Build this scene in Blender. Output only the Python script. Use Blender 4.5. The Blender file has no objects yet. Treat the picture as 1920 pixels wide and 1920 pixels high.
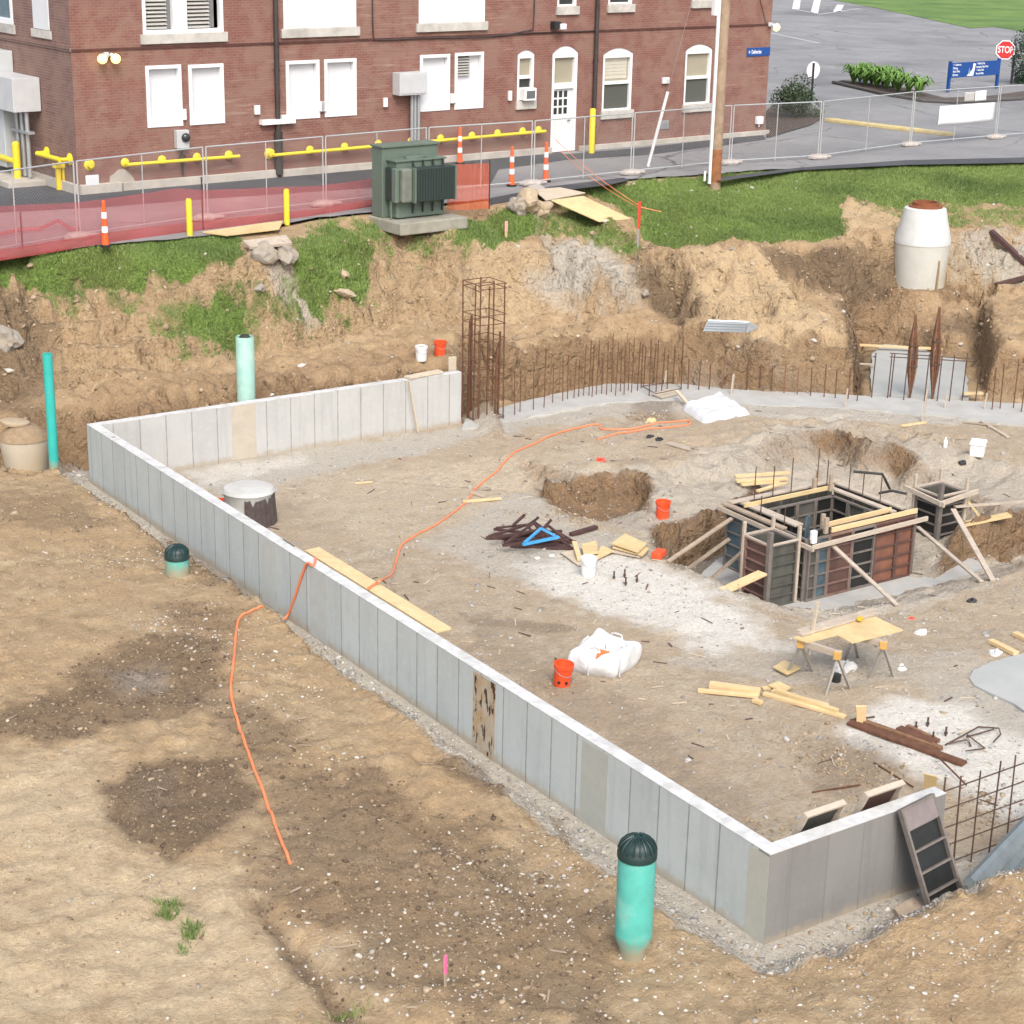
import bpy, bmesh, math, random
import numpy as np
from mathutils import Vector, Matrix, Euler, geometry, noise as mnoise
from mathutils.bvhtree import BVHTree

random.seed(7)
RNG = np.random.default_rng(11)
D = bpy.data
SC = bpy.context.scene
COL = SC.collection

# ------------------------------------------------------------------ camera
CAM = Vector((-13.9598, -14.6057, 12.3802))
CR = Vector((0.82791, -0.56048, 0.02071)).normalized()
CW = Vector((0.53644, 0.78053, -0.32094)).normalized()
CU = CR.cross(CW).normalized()
FOC = 3460.41
cam = D.cameras.new('camera')
cam.sensor_width = 36.0
cam.lens = 36.0 * FOC / 1920.0
cam.clip_start = 0.5
cam.clip_end = 2000
camo = D.objects.new('camera', cam)
COL.objects.link(camo)
camo.matrix_world = Matrix(((CR.x, CU.x, -CW.x, CAM.x), (CR.y, CU.y, -CW.y, CAM.y), (CR.z, CU.z, -CW.z, CAM.z), (0, 0, 0, 1)))
SC.camera = camo

# ------------------------------------------------------------------ sky, sun, exposure (dull, even daylight)
world = D.worlds.new('World')
SC.world = world
world.use_nodes = True
wn = world.node_tree
bg = wn.nodes['Background']
sky = wn.nodes.new('ShaderNodeTexSky')
sky.sky_type = 'NISHITA'
sky.sun_disc = False
sky.sun_elevation = math.radians(48)
sky.sun_rotation = math.radians(205)
sky.air_density = 1.0
sky.dust_density = 4.0
sky.ozone_density = 0.6
hs_ = wn.nodes.new('ShaderNodeHueSaturation'); hs_.inputs['Saturation'].default_value = .62
wn.links.new(sky.outputs[0], hs_.inputs['Color']); wn.links.new(hs_.outputs[0], bg.inputs[0])
bg.inputs[1].default_value = 0.135
sl = D.lights.new('sun', 'SUN')
sl.energy = 1.0
sl.angle = math.radians(28)
sl.color = (1.0, 0.95, 0.87)
so = D.objects.new('sun', sl)
COL.objects.link(so)
SUND = Vector((math.sin(math.radians(205)) * math.cos(math.radians(48)), math.cos(math.radians(205)) * math.cos(math.radians(48)), math.sin(math.radians(48))))
so.rotation_euler = SUND.to_track_quat('Z', 'Y').to_euler()
so.location = (0, -20, 40)
SC.view_settings.view_transform = 'Standard'
SC.view_settings.look = 'None'
SC.view_settings.exposure = 0.93
SC.view_settings.gamma = 1.0

# ------------------------------------------------------------------ helpers: pixels of the 1920 px photograph to places
def ray(x, y):
    return CW + (x - 960) / FOC * CR - (y - 960) / FOC * CU
def at(x, y, z=0.0):
    d = ray(x, y)
    return CAM + d * ((z - CAM.z) / d.z)
def zup(p, y):
    """height at which the vertical line through p reaches picture row y"""
    lo, hi = -3.0, 14.0
    for _ in range(40):
        m = (lo + hi) / 2
        d = Vector((p[0], p[1], m)) - CAM
        yy = 960 - FOC * d.dot(CU) / d.dot(CW)
        if yy > y: lo = m
        else: hi = m
    return (lo + hi) / 2
def pxm(p):
    return FOC / (Vector(p) - CAM).dot(CW)

# ------------------------------------------------------------------ helpers: objects
ORG = {}
def tag(o, label=None, cat=None, group=None, kind=None):
    if label: o['label'] = label
    if cat: o['category'] = cat
    if group: o['group'] = group
    if kind: o['kind'] = kind
    return o
def thing(name, label, cat, loc=(0, 0, 0), group=None):
    o = D.objects.new(name, None)
    COL.objects.link(o)
    o.location = loc
    o.empty_display_size = 0.2
    ORG[o.name] = Vector(loc)
    return tag(o, label, cat, group)
def copy_tree(o, parent=None):
    c = o.copy()
    COL.objects.link(c)
    c.parent = parent
    for ch in list(o.children): copy_tree(ch, c)
    return c

class MB:
    def __init__(s): s.v = []; s.f = []
    def add(s, vs, fs):
        n = len(s.v)
        s.v += [tuple(v) for v in vs]
        s.f += [tuple(i + n for i in f) for f in fs]
        return s
    def quad(s, a, b, c, d): return s.add([a, b, c, d], [(0, 1, 2, 3)])
    def box(s, c, size, rz=0.0, rot=None):
        c = Vector(c); h = Vector(size) / 2
        R = rot if rot is not None else Matrix.Rotation(rz, 3, 'Z')
        vs = [c + R @ Vector((sx * h.x, sy * h.y, sz * h.z)) for sz in (-1, 1) for sx, sy in ((-1, -1), (1, -1), (1, 1), (-1, 1))]
        return s.add(vs, [(3, 2, 1, 0), (4, 5, 6, 7), (0, 1, 5, 4), (1, 2, 6, 5), (2, 3, 7, 6), (3, 0, 4, 7)])
    def beam(s, a, b, w, h, up=(0, 0, 1)):
        """bar from a to b, w wide and h deep (h along 'up')"""
        a = Vector(a); b = Vector(b); d = (b - a)
        L = d.length; d.normalize(); up = Vector(up)
        x = d.cross(up)
        if x.length < 1e-4: x = d.cross(Vector((1, 0, 0)))
        x.normalize(); y = x.cross(d)
        R = Matrix((x, d, y)).transposed()
        return s.box((a + b) / 2, (w, L, h), rot=R)
    def tube(s, pts, r, n=8, caps=True, r2=None):
        pts = [Vector(p) for p in pts]; m = len(pts)
        rings = []; prev = None
        for i, p in enumerate(pts):
            t = (pts[min(i + 1, m - 1)] - pts[max(i - 1, 0)]).normalized()
            if prev is None:
                x = t.cross(Vector((0, 0, 1)))
                if x.length < 1e-3: x = t.cross(Vector((1, 0, 0)))
            else: x = prev - t * prev.dot(t)
            x.normalize(); prev = x; y = t.cross(x)
            rr = r if r2 is None else r + (r2 - r) * i / (m - 1)
            rings.append([p + (x * math.cos(2 * math.pi * k / n) + y * math.sin(2 * math.pi * k / n)) * rr for k in range(n)])
        vs = [v for q in rings for v in q]
        fs = [(i * n + k, i * n + (k + 1) % n, (i + 1) * n + (k + 1) % n, (i + 1) * n + k) for i in range(m - 1) for k in range(n)]
        if caps: fs += [tuple(range(n))[::-1], tuple((m - 1) * n + k for k in range(n))]
        return s.add(vs, fs)
    def lathe(s, c, prof, n=24, rot=None, cap0=True, cap1=True):
        c = Vector(c); R = rot or Matrix.Identity(3)
        vs = [c + R @ Vector((r * math.cos(2 * math.pi * k / n), r * math.sin(2 * math.pi * k / n), z)) for r, z in prof for k in range(n)]
        m = len(prof)
        fs = [(i * n + k, i * n + (k + 1) % n, (i + 1) * n + (k + 1) % n, (i + 1) * n + k) for i in range(m - 1) for k in range(n)]
        if cap0: fs.append(tuple(range(n))[::-1])
        if cap1: fs.append(tuple((m - 1) * n + k for k in range(n)))
        return s.add(vs, fs)
    def prism(s, poly, ax, ay, az, o, depth):
        """polygon (2d) in plane o + x*ax + y*ay, extruded by depth along az"""
        o = Vector(o); n = len(poly)
        a = [o + ax * p[0] + ay * p[1] for p in poly]
        b = [v + az * depth for v in a]
        return s.add(a + b, [tuple(range(n))[::-1], tuple(range(n, 2 * n))] + [(i, (i + 1) % n, n + (i + 1) % n, n + i) for i in range(n)])
    def build(s, name, mat, parent=None, smooth=False, bevel=0.0, loc=None, recalc=False):
        o0 = Vector(loc) if loc is not None else (world_of(parent) if parent else Vector((0, 0, 0)))
        me = D.meshes.new(name)
        me.from_pydata([(v[0] - o0.x, v[1] - o0.y, v[2] - o0.z) for v in s.v], [], s.f)
        if recalc or True:
            bm = bmesh.new(); bm.from_mesh(me)
            bmesh.ops.recalc_face_normals(bm, faces=bm.faces)
            bm.to_mesh(me); bm.free()
        if smooth: me.polygons.foreach_set('use_smooth', [True] * len(me.polygons))
        me.materials.append(mat)
        o = D.objects.new(name, me)
        COL.objects.link(o)
        if parent: o.parent = parent; ORG[o.name] = o0
        else: o.location = o0; ORG[o.name] = o0
        if bevel > 0:
            b = o.modifiers.new('bevel', 'BEVEL'); b.width = bevel; b.segments = 2; b.limit_method = 'ANGLE'
        if smooth and bevel == 0:
            try: me.set_sharp_from_angle(angle=math.radians(38))
            except Exception: pass
        return o
def world_of(o):
    return ORG.get(o.name, Vector((0, 0, 0)))

# ------------------------------------------------------------------ helpers: materials
def nodes(name):
    m = D.materials.new(name); m.use_nodes = True
    nt = m.node_tree
    return m, nt, nt.nodes['Principled BSDF']
def N(nt, kind, **kw):
    n = nt.nodes.new(kind)
    for k, v in kw.items():
        if k in n.inputs: n.inputs[k].default_value = v
        else: setattr(n, k, v)
    return n
def mixc(nt, a, b, fac):
    n = nt.nodes.new('ShaderNodeMix'); n.data_type = 'RGBA'
    for sock, val in ((n.inputs[6], a), (n.inputs[7], b), (n.inputs[0], fac)):
        if hasattr(val, 'links') or isinstance(val, bpy.types.NodeSocket): nt.links.new(val, sock)
        elif isinstance(val, (int, float)): sock.default_value = val
        else: sock.default_value = (*val, 1) if len(val) == 3 else val
    return n.outputs[2]
def ramp(nt, src, a, b):
    n = nt.nodes.new('ShaderNodeMapRange')
    n.inputs[1].default_value = a; n.inputs[2].default_value = b
    nt.links.new(src, n.inputs[0])
    return n.outputs[0]
def math2(nt, op, a, b):
    n = nt.nodes.new('ShaderNodeMath'); n.operation = op
    for i, v in enumerate((a, b)):
        if isinstance(v, (int, float)): n.inputs[i].default_value = v
        else: nt.links.new(v, n.inputs[i])
    return n.outputs[0]
def noise(nt, scale, detail=4, rough=0.55, vec=None, out=0):
    n = nt.nodes.new('ShaderNodeTexNoise')
    n.inputs['Scale'].default_value = scale; n.inputs['Detail'].default_value = detail; n.inputs['Roughness'].default_value = rough
    if vec is None:
        vec = coords(nt)
    nt.links.new(vec, n.inputs['Vector'])
    return n.outputs[out]
def coords(nt, which='Object'):
    for n in nt.nodes:
        if n.type == 'TEX_COORD': return n.outputs[which]
    return nt.nodes.new('ShaderNodeTexCoord').outputs[which]
def bump(nt, bsdf, h, strength=0.3, dist=0.02):
    b = nt.nodes.new('ShaderNodeBump'); b.inputs['Strength'].default_value = strength; b.inputs['Distance'].default_value = dist
    nt.links.new(h, b.inputs['Height']); nt.links.new(b.outputs[0], bsdf.inputs['Normal'])
def plain(name, col, rough=0.6, var=0.15, scale=6.0, metal=0.0, dirt=None, dirtamt=0.0, bumps=0.0):
    """a surface of one colour with uneven tone, optional dirt blotches"""
    m, nt, b = nodes(name)
    n1 = noise(nt, scale, 5, 0.6)
    lo = tuple(max(0, c * (1 - var)) for c in col); hi = tuple(min(1, c * (1 + var)) for c in col)
    c = mixc(nt, lo, hi, ramp(nt, n1, 0.3, 0.7))
    if dirt:
        n2 = noise(nt, scale * 0.45, 6, 0.65)
        c = mixc(nt, c, dirt, math2(nt, 'MULTIPLY', ramp(nt, n2, 0.48, 0.66), dirtamt))
    nt.links.new(c, b.inputs['Base Color'])
    b.inputs['Roughness'].default_value = rough
    b.inputs['Metallic'].default_value = metal
    if bumps: bump(nt, b, noise(nt, scale * 6, 4), bumps, 0.01)
    return m
# ------------------------------------------------------------------ terrain: fixed heights along the lines of the dig
CUT = {  # column: (foot of cut, top of cut, foot of bank, grass edge, street edge)
 'x': [-220, -80, 60, 180, 300, 450, 600, 750, 860, 950, 1050, 1150, 1250, 1350, 1430, 1490, 1560, 1610],
}
pts = []; edges = []
def P(x, y, z): pts.append(tuple(at(x, y, z))); return len(pts) - 1
def PW(x, y, z): pts.append((x, y, z)); return len(pts) - 1
def chain(ids, closed=False):
    for a, b in zip(ids[:-1], ids[1:]): edges.append((a, b))
    if closed: edges.append((ids[-1], ids[0]))
cols = {
 -220: ((-3.6, 24.6, .35), (760, .95), (720, 1.3), (560, 3.3), (520, 3.93)),
 -80: ((-2.4, 23.6, .3), (775, 1.0), (740, 1.3), (535, 3.4), (498, 3.93)),
 60: ((-0.6, 23.0, .05), (762, 1.15), (728, 1.35), (520, 3.45), (481, 3.93)),
 180: ((1.0, 22.75, 0), (752, 1.2), (712, 1.4), (505, 3.5), (466, 3.93)),
 300: ((2.6, 22.6, 0), (742, 1.25), (692, 1.45), (492, 3.6), (452, 3.95)),
 450: ((4.2, 22.55, 0), (722, 1.27), (668, 1.5), (478, 3.7), (440, 3.95)),
 600: ((6.2, 22.5, 0), (704, 1.28), (640, 1.6), (460, 3.7), (412, 3.95)),
 750: ((8.4, 22.45, 0), (690, 1.3), (600, 1.7), (440, 3.5), (393, 3.95)),
 860: ((9.7, 22.35, 0), (682, 1.28), (610, 1.6), (452, 3.4), (383, 3.95)),
 950: ((11.2, 22.9, 0), (655, 1.3), (600, 1.5), (446, 3.3), (372, 3.95)),
 1050: ((12.6, 22.9, 0), (640, 1.3), (592, 1.6), (425, 3.4), (352, 3.95)),
 1150: (None, 725, (626, 1.3), (590, 1.6), (415, 3.5), (342, 3.95)),
 1250: (None, 726, (620, 1.3), (603, 1.45), (478, 2.95), (333, 3.95)),
 1350: (None, 733, (625, 1.3), (602, 1.6), (455, 3.0), (328, 3.95)),
 1430: (None, 737, (643, 1.3), (615, 1.5), (456, 2.9), (322, 3.95)),
 1490: (None, 740, (641, 1.3), (566, 1.65), (462, 2.8), (318, 3.95)),
 1560: (None, 742, (643, 1.27), (546, 1.6), (470, 2.7), (314, 3.95)),
 1600: (None, 744, (646, 1.25), (544, 1.55), (460, 2.75), (311, 3.95)),
}
lines = [[], [], [], [], []]
for x in sorted(cols):
    c = cols[x]
    if c[0] is None:
        lines[0].append(P(x, c[1], 0)); rest = c[2:]
    else:
        lines[0].append(PW(*c[0])); rest = c[1:]
    for k, (y, z) in enumerate(rest): lines[k + 1].append(P(x, y, z))
# the notch dug for the slab at the right
lines[0] += [P(1606, 690, 0), P(1612, 648, 0), P(1700, 636, 0), P(1825, 642, 0), P(1836, 690, 0), P(1850, 748, 0), P(1925, 756, 0), P(2080, 772, 0)]
lines[1] += [P(1592, 600, 1.3), P(1585, 560, 1.35), P(1700, 556, 1.3), P(1838, 565, 1.3), P(1856, 610, 1.3), P(1872, 640, 1.25), P(1935, 645, 1.25), P(2090, 660, 1.2)]
lines[2] += [P(1640, 540, 1.5), P(1700, 536, 1.5), P(1790, 535, 1.5), P(1870, 535, 1.55), P(1935, 535, 1.6), P(2090, 545, 1.6)]
lines[3] += [P(1660, 448, 2.85), P(1720, 440, 2.95), P(1800, 430, 3.0), P(1870, 420, 3.05), P(1935, 415, 3.1), P(2090, 415, 3.1)]
lines[4] += [P(1660, 309, 3.95), P(1720, 307, 3.95), P(1800, 305, 3.95), P(1870, 304, 3.95), P(1935, 303, 3.95), P(2090, 302, 3.95)]
for l in lines: chain(l)
# lip beyond the street edge, under the road sheets
for i in lines[4]:
    p = pts[i]; PW(p[0] + .2, p[1] + .5, 3.78); PW(p[0] + 1.0, p[1] + 2.0, 3.7)
# mound of yellow soil and the gully to its left
for q in [(1275, 478, 3.0), (1420, 452, 3.0), (1300, 530, 2.35), (1395, 500, 2.75), (1470, 560, 2.05), (1350, 560, 2.1), (1515, 592, 1.8),
          (1215, 490, 2.2), (1235, 540, 1.7), (1280, 590, 1.45), (1205, 450, 2.9), (1120, 500, 2.75), (1060, 520, 2.4), (1190, 545, 2.0),
          (1100, 570, 1.85), (1000, 470, 3.1), (1005, 540, 2.2), (985, 385, 4.05), (1010, 378, 4.1), (1150, 430, 3.25)]: P(*q)
# floor inside the walls
for q in [(2.5, 2.5, .02), (4, 8, .03), (2, 15, .02), (5, 19, .0), (9, 19, .02), (.6, .6, .1), (.5, 4, .05), (.5, 12, .03), (.5, 20, 0), (6, 5, 0), (11, 5, .03), (3.5, 4, -.02), (16, 17.8, .05), (20, 14, 0), (24, 12, 0), (30, 12, 0)]: PW(*q)
# outside of the long wall: stone-filled strip, then the dirt edge
st = [(-.25, 23.0), (-.28, 22), (-.3, 18), (-.3, 12), (-.3, 6), (-.32, 2), (-.35, -.3), (1.2, -.45), (2.8, -.45), (5, -.45), (9, -.5), (16, -.6)]
chain([PW(x, y, -.02) for x, y in st])
eg = [(-.62, 22.2, .2), (-.5, 20.5, .26), (-.48, 19, .28), (-.52, 17, .28), (-.55, 14.5, .28), (-.55, 12.3, .36), (-.72, 10, .3), (-.75, 8, .3), (-.85, 6, .3), (-.9, 4, .28), (-.95, 2, .3), (-.95, .6, .3), (-.7, -.75, .28), (.2, -1.1, .38), (.95, -1.22, .55), (1.9, -1.25, .68), (3.3, -1.25, .72), (6, -1.3, .75), (10, -1.4, .75), (16, -1.5, .75)]
chain([PW(*q) for q in eg])
for q in [(-2, 21.5, .35), (-2, 18, .4), (-2.2, 14, .42), (-2.4, 10, .42), (-2.6, 7, .38), (-2.6, 4, .36), (-2.4, 2, .34), (-1.8, .2, .3), (-1.6, -1.4, .35), (.5, -2.2, .55), (3, -2.4, .8),
          (-4, 20, .45), (-4.5, 15, .5), (-4.5, 10, .45), (-4.6, 6, .42), (-4.5, 2.5, .4), (-4, -1, .4), (-8, 16, .6), (-8, 10, .55), (-8, 5, .45), (-8, 0, .45), (-14, 20, .8), (-14, 0, .6), (-3, 22.4, .4), (-5, 24, .5), (-14, 26, 1.0), (-2, -6, .5), (4, -6, .9), (16, -6, 1.0), (-14, -7, .6)]: PW(*q)
# shallow dug hole left of the forms, then the deep form pit
chain([P(*q) for q in [(992, 925, 0), (1020, 905, .02), (1090, 893, .05), (1190, 893, .03), (1212, 905, 0), (1216, 955, -.1), (1190, 985, -.05), (1100, 985, 0), (1055, 972, 0), (1020, 950, 0)]], True)
chain([P(*q) for q in [(1012, 940, -.36), (1030, 938, -.48), (1090, 942, -.52), (1185, 944, -.52), (1206, 952, -.5), (1195, 968, -.5), (1120, 974, -.5), (1062, 962, -.45)]], True)
chain([P(*q) for q in [(1216, 995, 0), (1228, 1030, 0), (1262, 1055, 0), (1320, 1085, 0), (1365, 1108, 0), (1425, 1130, -.05), (1490, 1152, -.35), (1560, 1150, -.3), (1640, 1140, -.15), (1720, 1128, -.05), (1800, 1110, 0), (1860, 1090, 0), (1930, 1062, 0), (2080, 1000, 0),
    (2080, 905, .05), (1925, 885, .02), (1840, 872, 0), (1720, 862, .05), (1640, 830, .14), (1560, 800, .14), (1490, 808, .12), (1420, 835, .12), (1330, 870, .06), (1260, 900, -.08), (1225, 940, -.05)]], True)
chain([P(*q) for q in [(1246, 1066, -.84), (1290, 1086, -.86), (1400, 1126, -.8), (1480, 1152, -.72), (1560, 1142, -.72), (1650, 1120, -.72), (1740, 1102, -.74), (1840, 1086, -.74), (1925, 1058, -.74), (2060, 1015, -.74),
    (2062, 975, -.74), (1932, 1034, -.84), (1872, 1054, -.84), (1812, 1062, -.84), (1790, 1000, -.74), (1740, 960, -.7), (1640, 930, -.7), (1560, 925, -.7), (1490, 935, -.7), (1430, 965, -.7), (1404, 1006, -.86), (1360, 1032, -.88), (1300, 1049, -.88), (1242, 1060, -.84)]], True)
# upright cuts at both ends of the pit: their top edges
chain([P(*q) for q in [(1216, 1004, -.0), (1236, 992, -.02), (1296, 976, -.04), (1356, 960, -.05), (1400, 938, -.08), (1430, 915, -.25)]])
chain([P(*q) for q in [(1796, 978, -.15), (1812, 982, -.02), (1870, 974, 0.02), (1932, 954, 0.02), (2062, 915, 0)]])
for q in [(1300, 930, -.1), (1370, 895, -.16), (1480, 870, -.34), (1560, 850, -.42), (1620, 865, -.45), (1700, 890, -.36), (1780, 915, -.3), (1850, 930, -.05), (1440, 890, -.3), (1520, 880, -.5), (1600, 895, -.55), (1680, 915, -.5)]: P(*q)
# far plain, so the one ground sheet reaches out of sight
FAR = 900
for q in [(-FAR, -FAR, .5), (FAR, -FAR, 1.0), (0, -FAR, .6), (-FAR, 0, .8), (-FAR, FAR, 3.7), (0, FAR, 3.7), (FAR, FAR, 3.7), (FAR, 20, 3.7), (-60, -30, .6), (60, -30, 1), (-60, 20, 1), (-60, 34, 3.7), (-20, 34, 3.7), (-20, 30, 3.6), (60, 2, 1.), (60, 12, 0.5), (60, 20, 2.0), (60, 26, 3.6), (60, 60, 3.7), (0, 60, 3.7), (-60, 60, 3.7), (36, -6, 1.0), (36, 4, .5)]: PW(*q)

cv, ce, cf, _, _, _ = geometry.delaunay_2d_cdt([Vector((p[0], p[1])) for p in pts], edges, [], 0, 1e-4, True)
# heights for the triangulation's own points
orig = np.array(pts)
cz = []
for v in cv:
    d = (orig[:, 0] - v.x) ** 2 + (orig[:, 1] - v.y) ** 2
    k = int(np.argmin(d))
    if d[k] < 1e-4: cz.append(orig[k, 2])
    else:
        w = 1 / (d + 1e-6) ** 1.5; cz.append(float((w * orig[:, 2]).sum() / w.sum()))
base_bvh = BVHTree.FromPolygons([Vector((v.x, v.y, z)) for v, z in zip(cv, cz)], [tuple(f) for f in cf])
def base_z(x, y):
    h = base_bvh.ray_cast(Vector((x, y, 60)), Vector((0, 0, -1)))
    return h[0].z if h[0] is not None else 0.5

def axis(parts):
    out = []
    for a, b, s in parts: out += list(np.arange(a, b - 1e-6, s))
    return np.array(out + [parts[-1][1]])
gx = axis([(-900, -100, 200), (-100, -20, 16), (-20, -14, .6), (-14, -9, .12), (-9, 6, .06), (6, 30, .085), (30, 44, .14), (44, 60, 1.2), (60, 120, 12), (120, 900, 200)])
gy = axis([(-900, -100, 200), (-100, -20, 16), (-20, -5, 1.0), (-5, -2.5, .1), (-2.5, 12, .065), (12, 29, .085), (29, 36, .14), (36, 60, 1.5), (60, 120, 12), (120, 900, 200)])
NX, NY = len(gx), len(gy)
GZ = np.empty((NY, NX))
for j in range(NY):
    for i in range(NX): GZ[j, i] = base_z(gx[i], gy[j])
GXX, GYY = np.meshgrid(gx, gy)

def vnoise(x, y, seed):
    """smooth value noise on arrays"""
    xi = np.floor(x).astype(np.int64); yi = np.floor(y).astype(np.int64)
    fx = x - xi; fy = y - yi
    fx = fx * fx * (3 - 2 * fx); fy = fy * fy * (3 - 2 * fy)
    def h(a, b):
        n = (a * 374761393 + b * 668265263 + seed * 982451653) & 0x7fffffff
        n = ((n ^ (n >> 13)) * 1274126177) & 0x7fffffff
        return ((n ^ (n >> 16)) & 0xffff) / 65535.0
    return (h(xi, yi) * (1 - fx) + h(xi + 1, yi) * fx) * (1 - fy) + (h(xi, yi + 1) * (1 - fx) + h(xi + 1, yi + 1) * fx) * fy
def fbm(x, y, f, octs, seed, gain=.5):
    s = 0; a = 1; t = 0
    for k in range(octs):
        s = s + a * (vnoise(x * f, y * f, seed + k * 17) - .5); t += a; a *= gain; f *= 2.03
    return s / t * 2
def ridged(x, y, f, octs, seed):
    s = 0; a = 1; t = 0
    for k in range(octs):
        s = s + a * (1 - np.abs(2 * vnoise(x * f, y * f, seed + k * 31) - 1)); t += a; a *= .5; f *= 2.1
    return s / t
def inpoly(X, Y, poly):
    r = np.zeros(X.shape, bool); n = len(poly)
    for i in range(n):
        x1, y1 = poly[i][:2]; x2, y2 = poly[(i + 1) % n][:2]
        c = ((y1 > Y) != (y2 > Y)) & (X < (x2 - x1) * (Y - y1) / ((y2 - y1) + 1e-12) + x1)
        r ^= c
    return r
def hit0(x, y):
    d = ray(x, y).normalized()
    h = base_bvh.ray_cast(CAM, d)
    return h[0] if h[0] is not None else at(x, y, 0)
def segdist(X, Y, poly):
    d = np.full(X.shape, 1e9); n = len(poly)
    for i in range(n):
        x1, y1 = poly[i][:2]; x2, y2 = poly[(i + 1) % n][:2]
        dx, dy = x2 - x1, y2 - y1; L = dx * dx + dy * dy + 1e-12
        t = np.clip(((X - x1) * dx + (Y - y1) * dy) / L, 0, 1)
        d = np.minimum(d, np.hypot(X - x1 - t * dx, Y - y1 - t * dy))
    return d
def region(poly_px, soft=.25, wob=.25, seed=1, world=False):
    """soft 0..1 mask of an area of ground, its edge broken by noise"""
    poly = poly_px if world else [tuple(hit0(*q)) for q in poly_px]
    xs = [p[0] for p in poly]; ys = [p[1] for p in poly]
    m = np.zeros(GXX.shape)
    pad = soft + wob + .3
    i0, i1 = np.searchsorted(gx, [min(xs) - pad, max(xs) + pad]); j0, j1 = np.searchsorted(gy, [min(ys) - pad, max(ys) + pad])
    X = GXX[j0:j1, i0:i1]; Y = GYY[j0:j1, i0:i1]
    if X.size == 0: return m
    sd = segdist(X, Y, poly) * np.where(inpoly(X, Y, poly), 1, -1)
    sd = sd + wob * (fbm(X, Y, 1.3, 3, seed) + .6 * fbm(X, Y, 5, 2, seed + 5))
    m[j0:j1, i0:i1] = np.clip(.5 + sd / (2 * soft), 0, 1)
    return m

# steepness decides where the soil is rough
dzx = np.gradient(GZ, gx, axis=1); dzy = np.gradient(GZ, gy, axis=0)
SLOPE = np.clip(np.hypot(dzx, dzy), 0, 4)
def blur(a, n=2):
    for _ in range(n):
        a = (a + np.roll(a, 1, 0) + np.roll(a, -1, 0) + np.roll(a, 1, 1) + np.roll(a, -1, 1)) / 5
    return a
STEEP = np.clip(blur(SLOPE, 3) / 1.1, 0, 1)
inner = ((GXX > -20) & (GXX < 46) & (GYY > -8) & (GYY < 38)).astype(float)
wallband = np.clip((np.minimum(np.abs(GXX - .1), 9) - .35) / .5, 0, 1)
road_side = np.clip((3.9 - GZ) / .4, 0, 1)
# ------------------------------------------------------------------ what lies where on the ground
def mx(*a):
    r = a[0]
    for b in a[1:]: r = np.maximum(r, b)
    return r
K_grass = mx(
    region([(-120, 512), (-80, 500), (0, 486), (130, 468), (215, 452), (330, 430), (420, 428), (450, 470), (440, 506), (330, 512), (200, 516), (100, 522), (0, 520), (-120, 540)], .12, .2, 3),
    .52 * region([(60, 515), (440, 500), (555, 560), (575, 612), (480, 648), (340, 632), (225, 652), (290, 590), (190, 560), (90, 545)], .3, .75, 5),
    .8 * region([(320, 560), (430, 545), (490, 600), (470, 632), (345, 622)], .2, .35, 6),
    .72 * region([(545, 520), (560, 450), (600, 428), (690, 412), (735, 424), (700, 470), (690, 545), (640, 590), (590, 595), (560, 560)], .3, .6, 8),
    region([(850, 408), (960, 384), (1005, 400), (1000, 432), (930, 470), (845, 462)], .15, .25, 9),
    .55 * region([(960, 400), (1060, 385), (1200, 430), (1200, 480), (1080, 440), (1000, 436)], .2, .5, 10),
    .5 * region([(640, 440), (850, 430), (900, 460), (760, 490), (690, 500)], .2, .6, 12),
    region([(1075, 352), (1200, 338), (1340, 330), (1500, 318), (1700, 308), (1960, 303), (2090, 303), (2090, 395), (1920, 388), (1800, 380), (1690, 395), (1590, 365), (1575, 400), (1590, 450), (1430, 452), (1300, 456), (1250, 470), (1215, 452), (1180, 405)], .15, .22, 13),
    .45 * region([(1600, 370), (1700, 385), (1920, 385), (2090, 395), (2090, 418), (1900, 415), (1700, 430)], .15, .6, 14),
    .6 * region([(330, 1730), (380, 1735), (385, 1790), (340, 1790)], .1, .2, 15), .5 * region([(280, 1690), (330, 1690), (330, 1730), (285, 1730)], .1, .2, 16),
    .45 * region([(570, 1830), (650, 1850), (720, 1930), (600, 1930)], .15, .35, 17))
inside = region([(.25, .2), (22, .2), (24, 13), (17.5, 21), (11, 22.3), (.3, 21.6)], .15, .05, 20, True)
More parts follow.
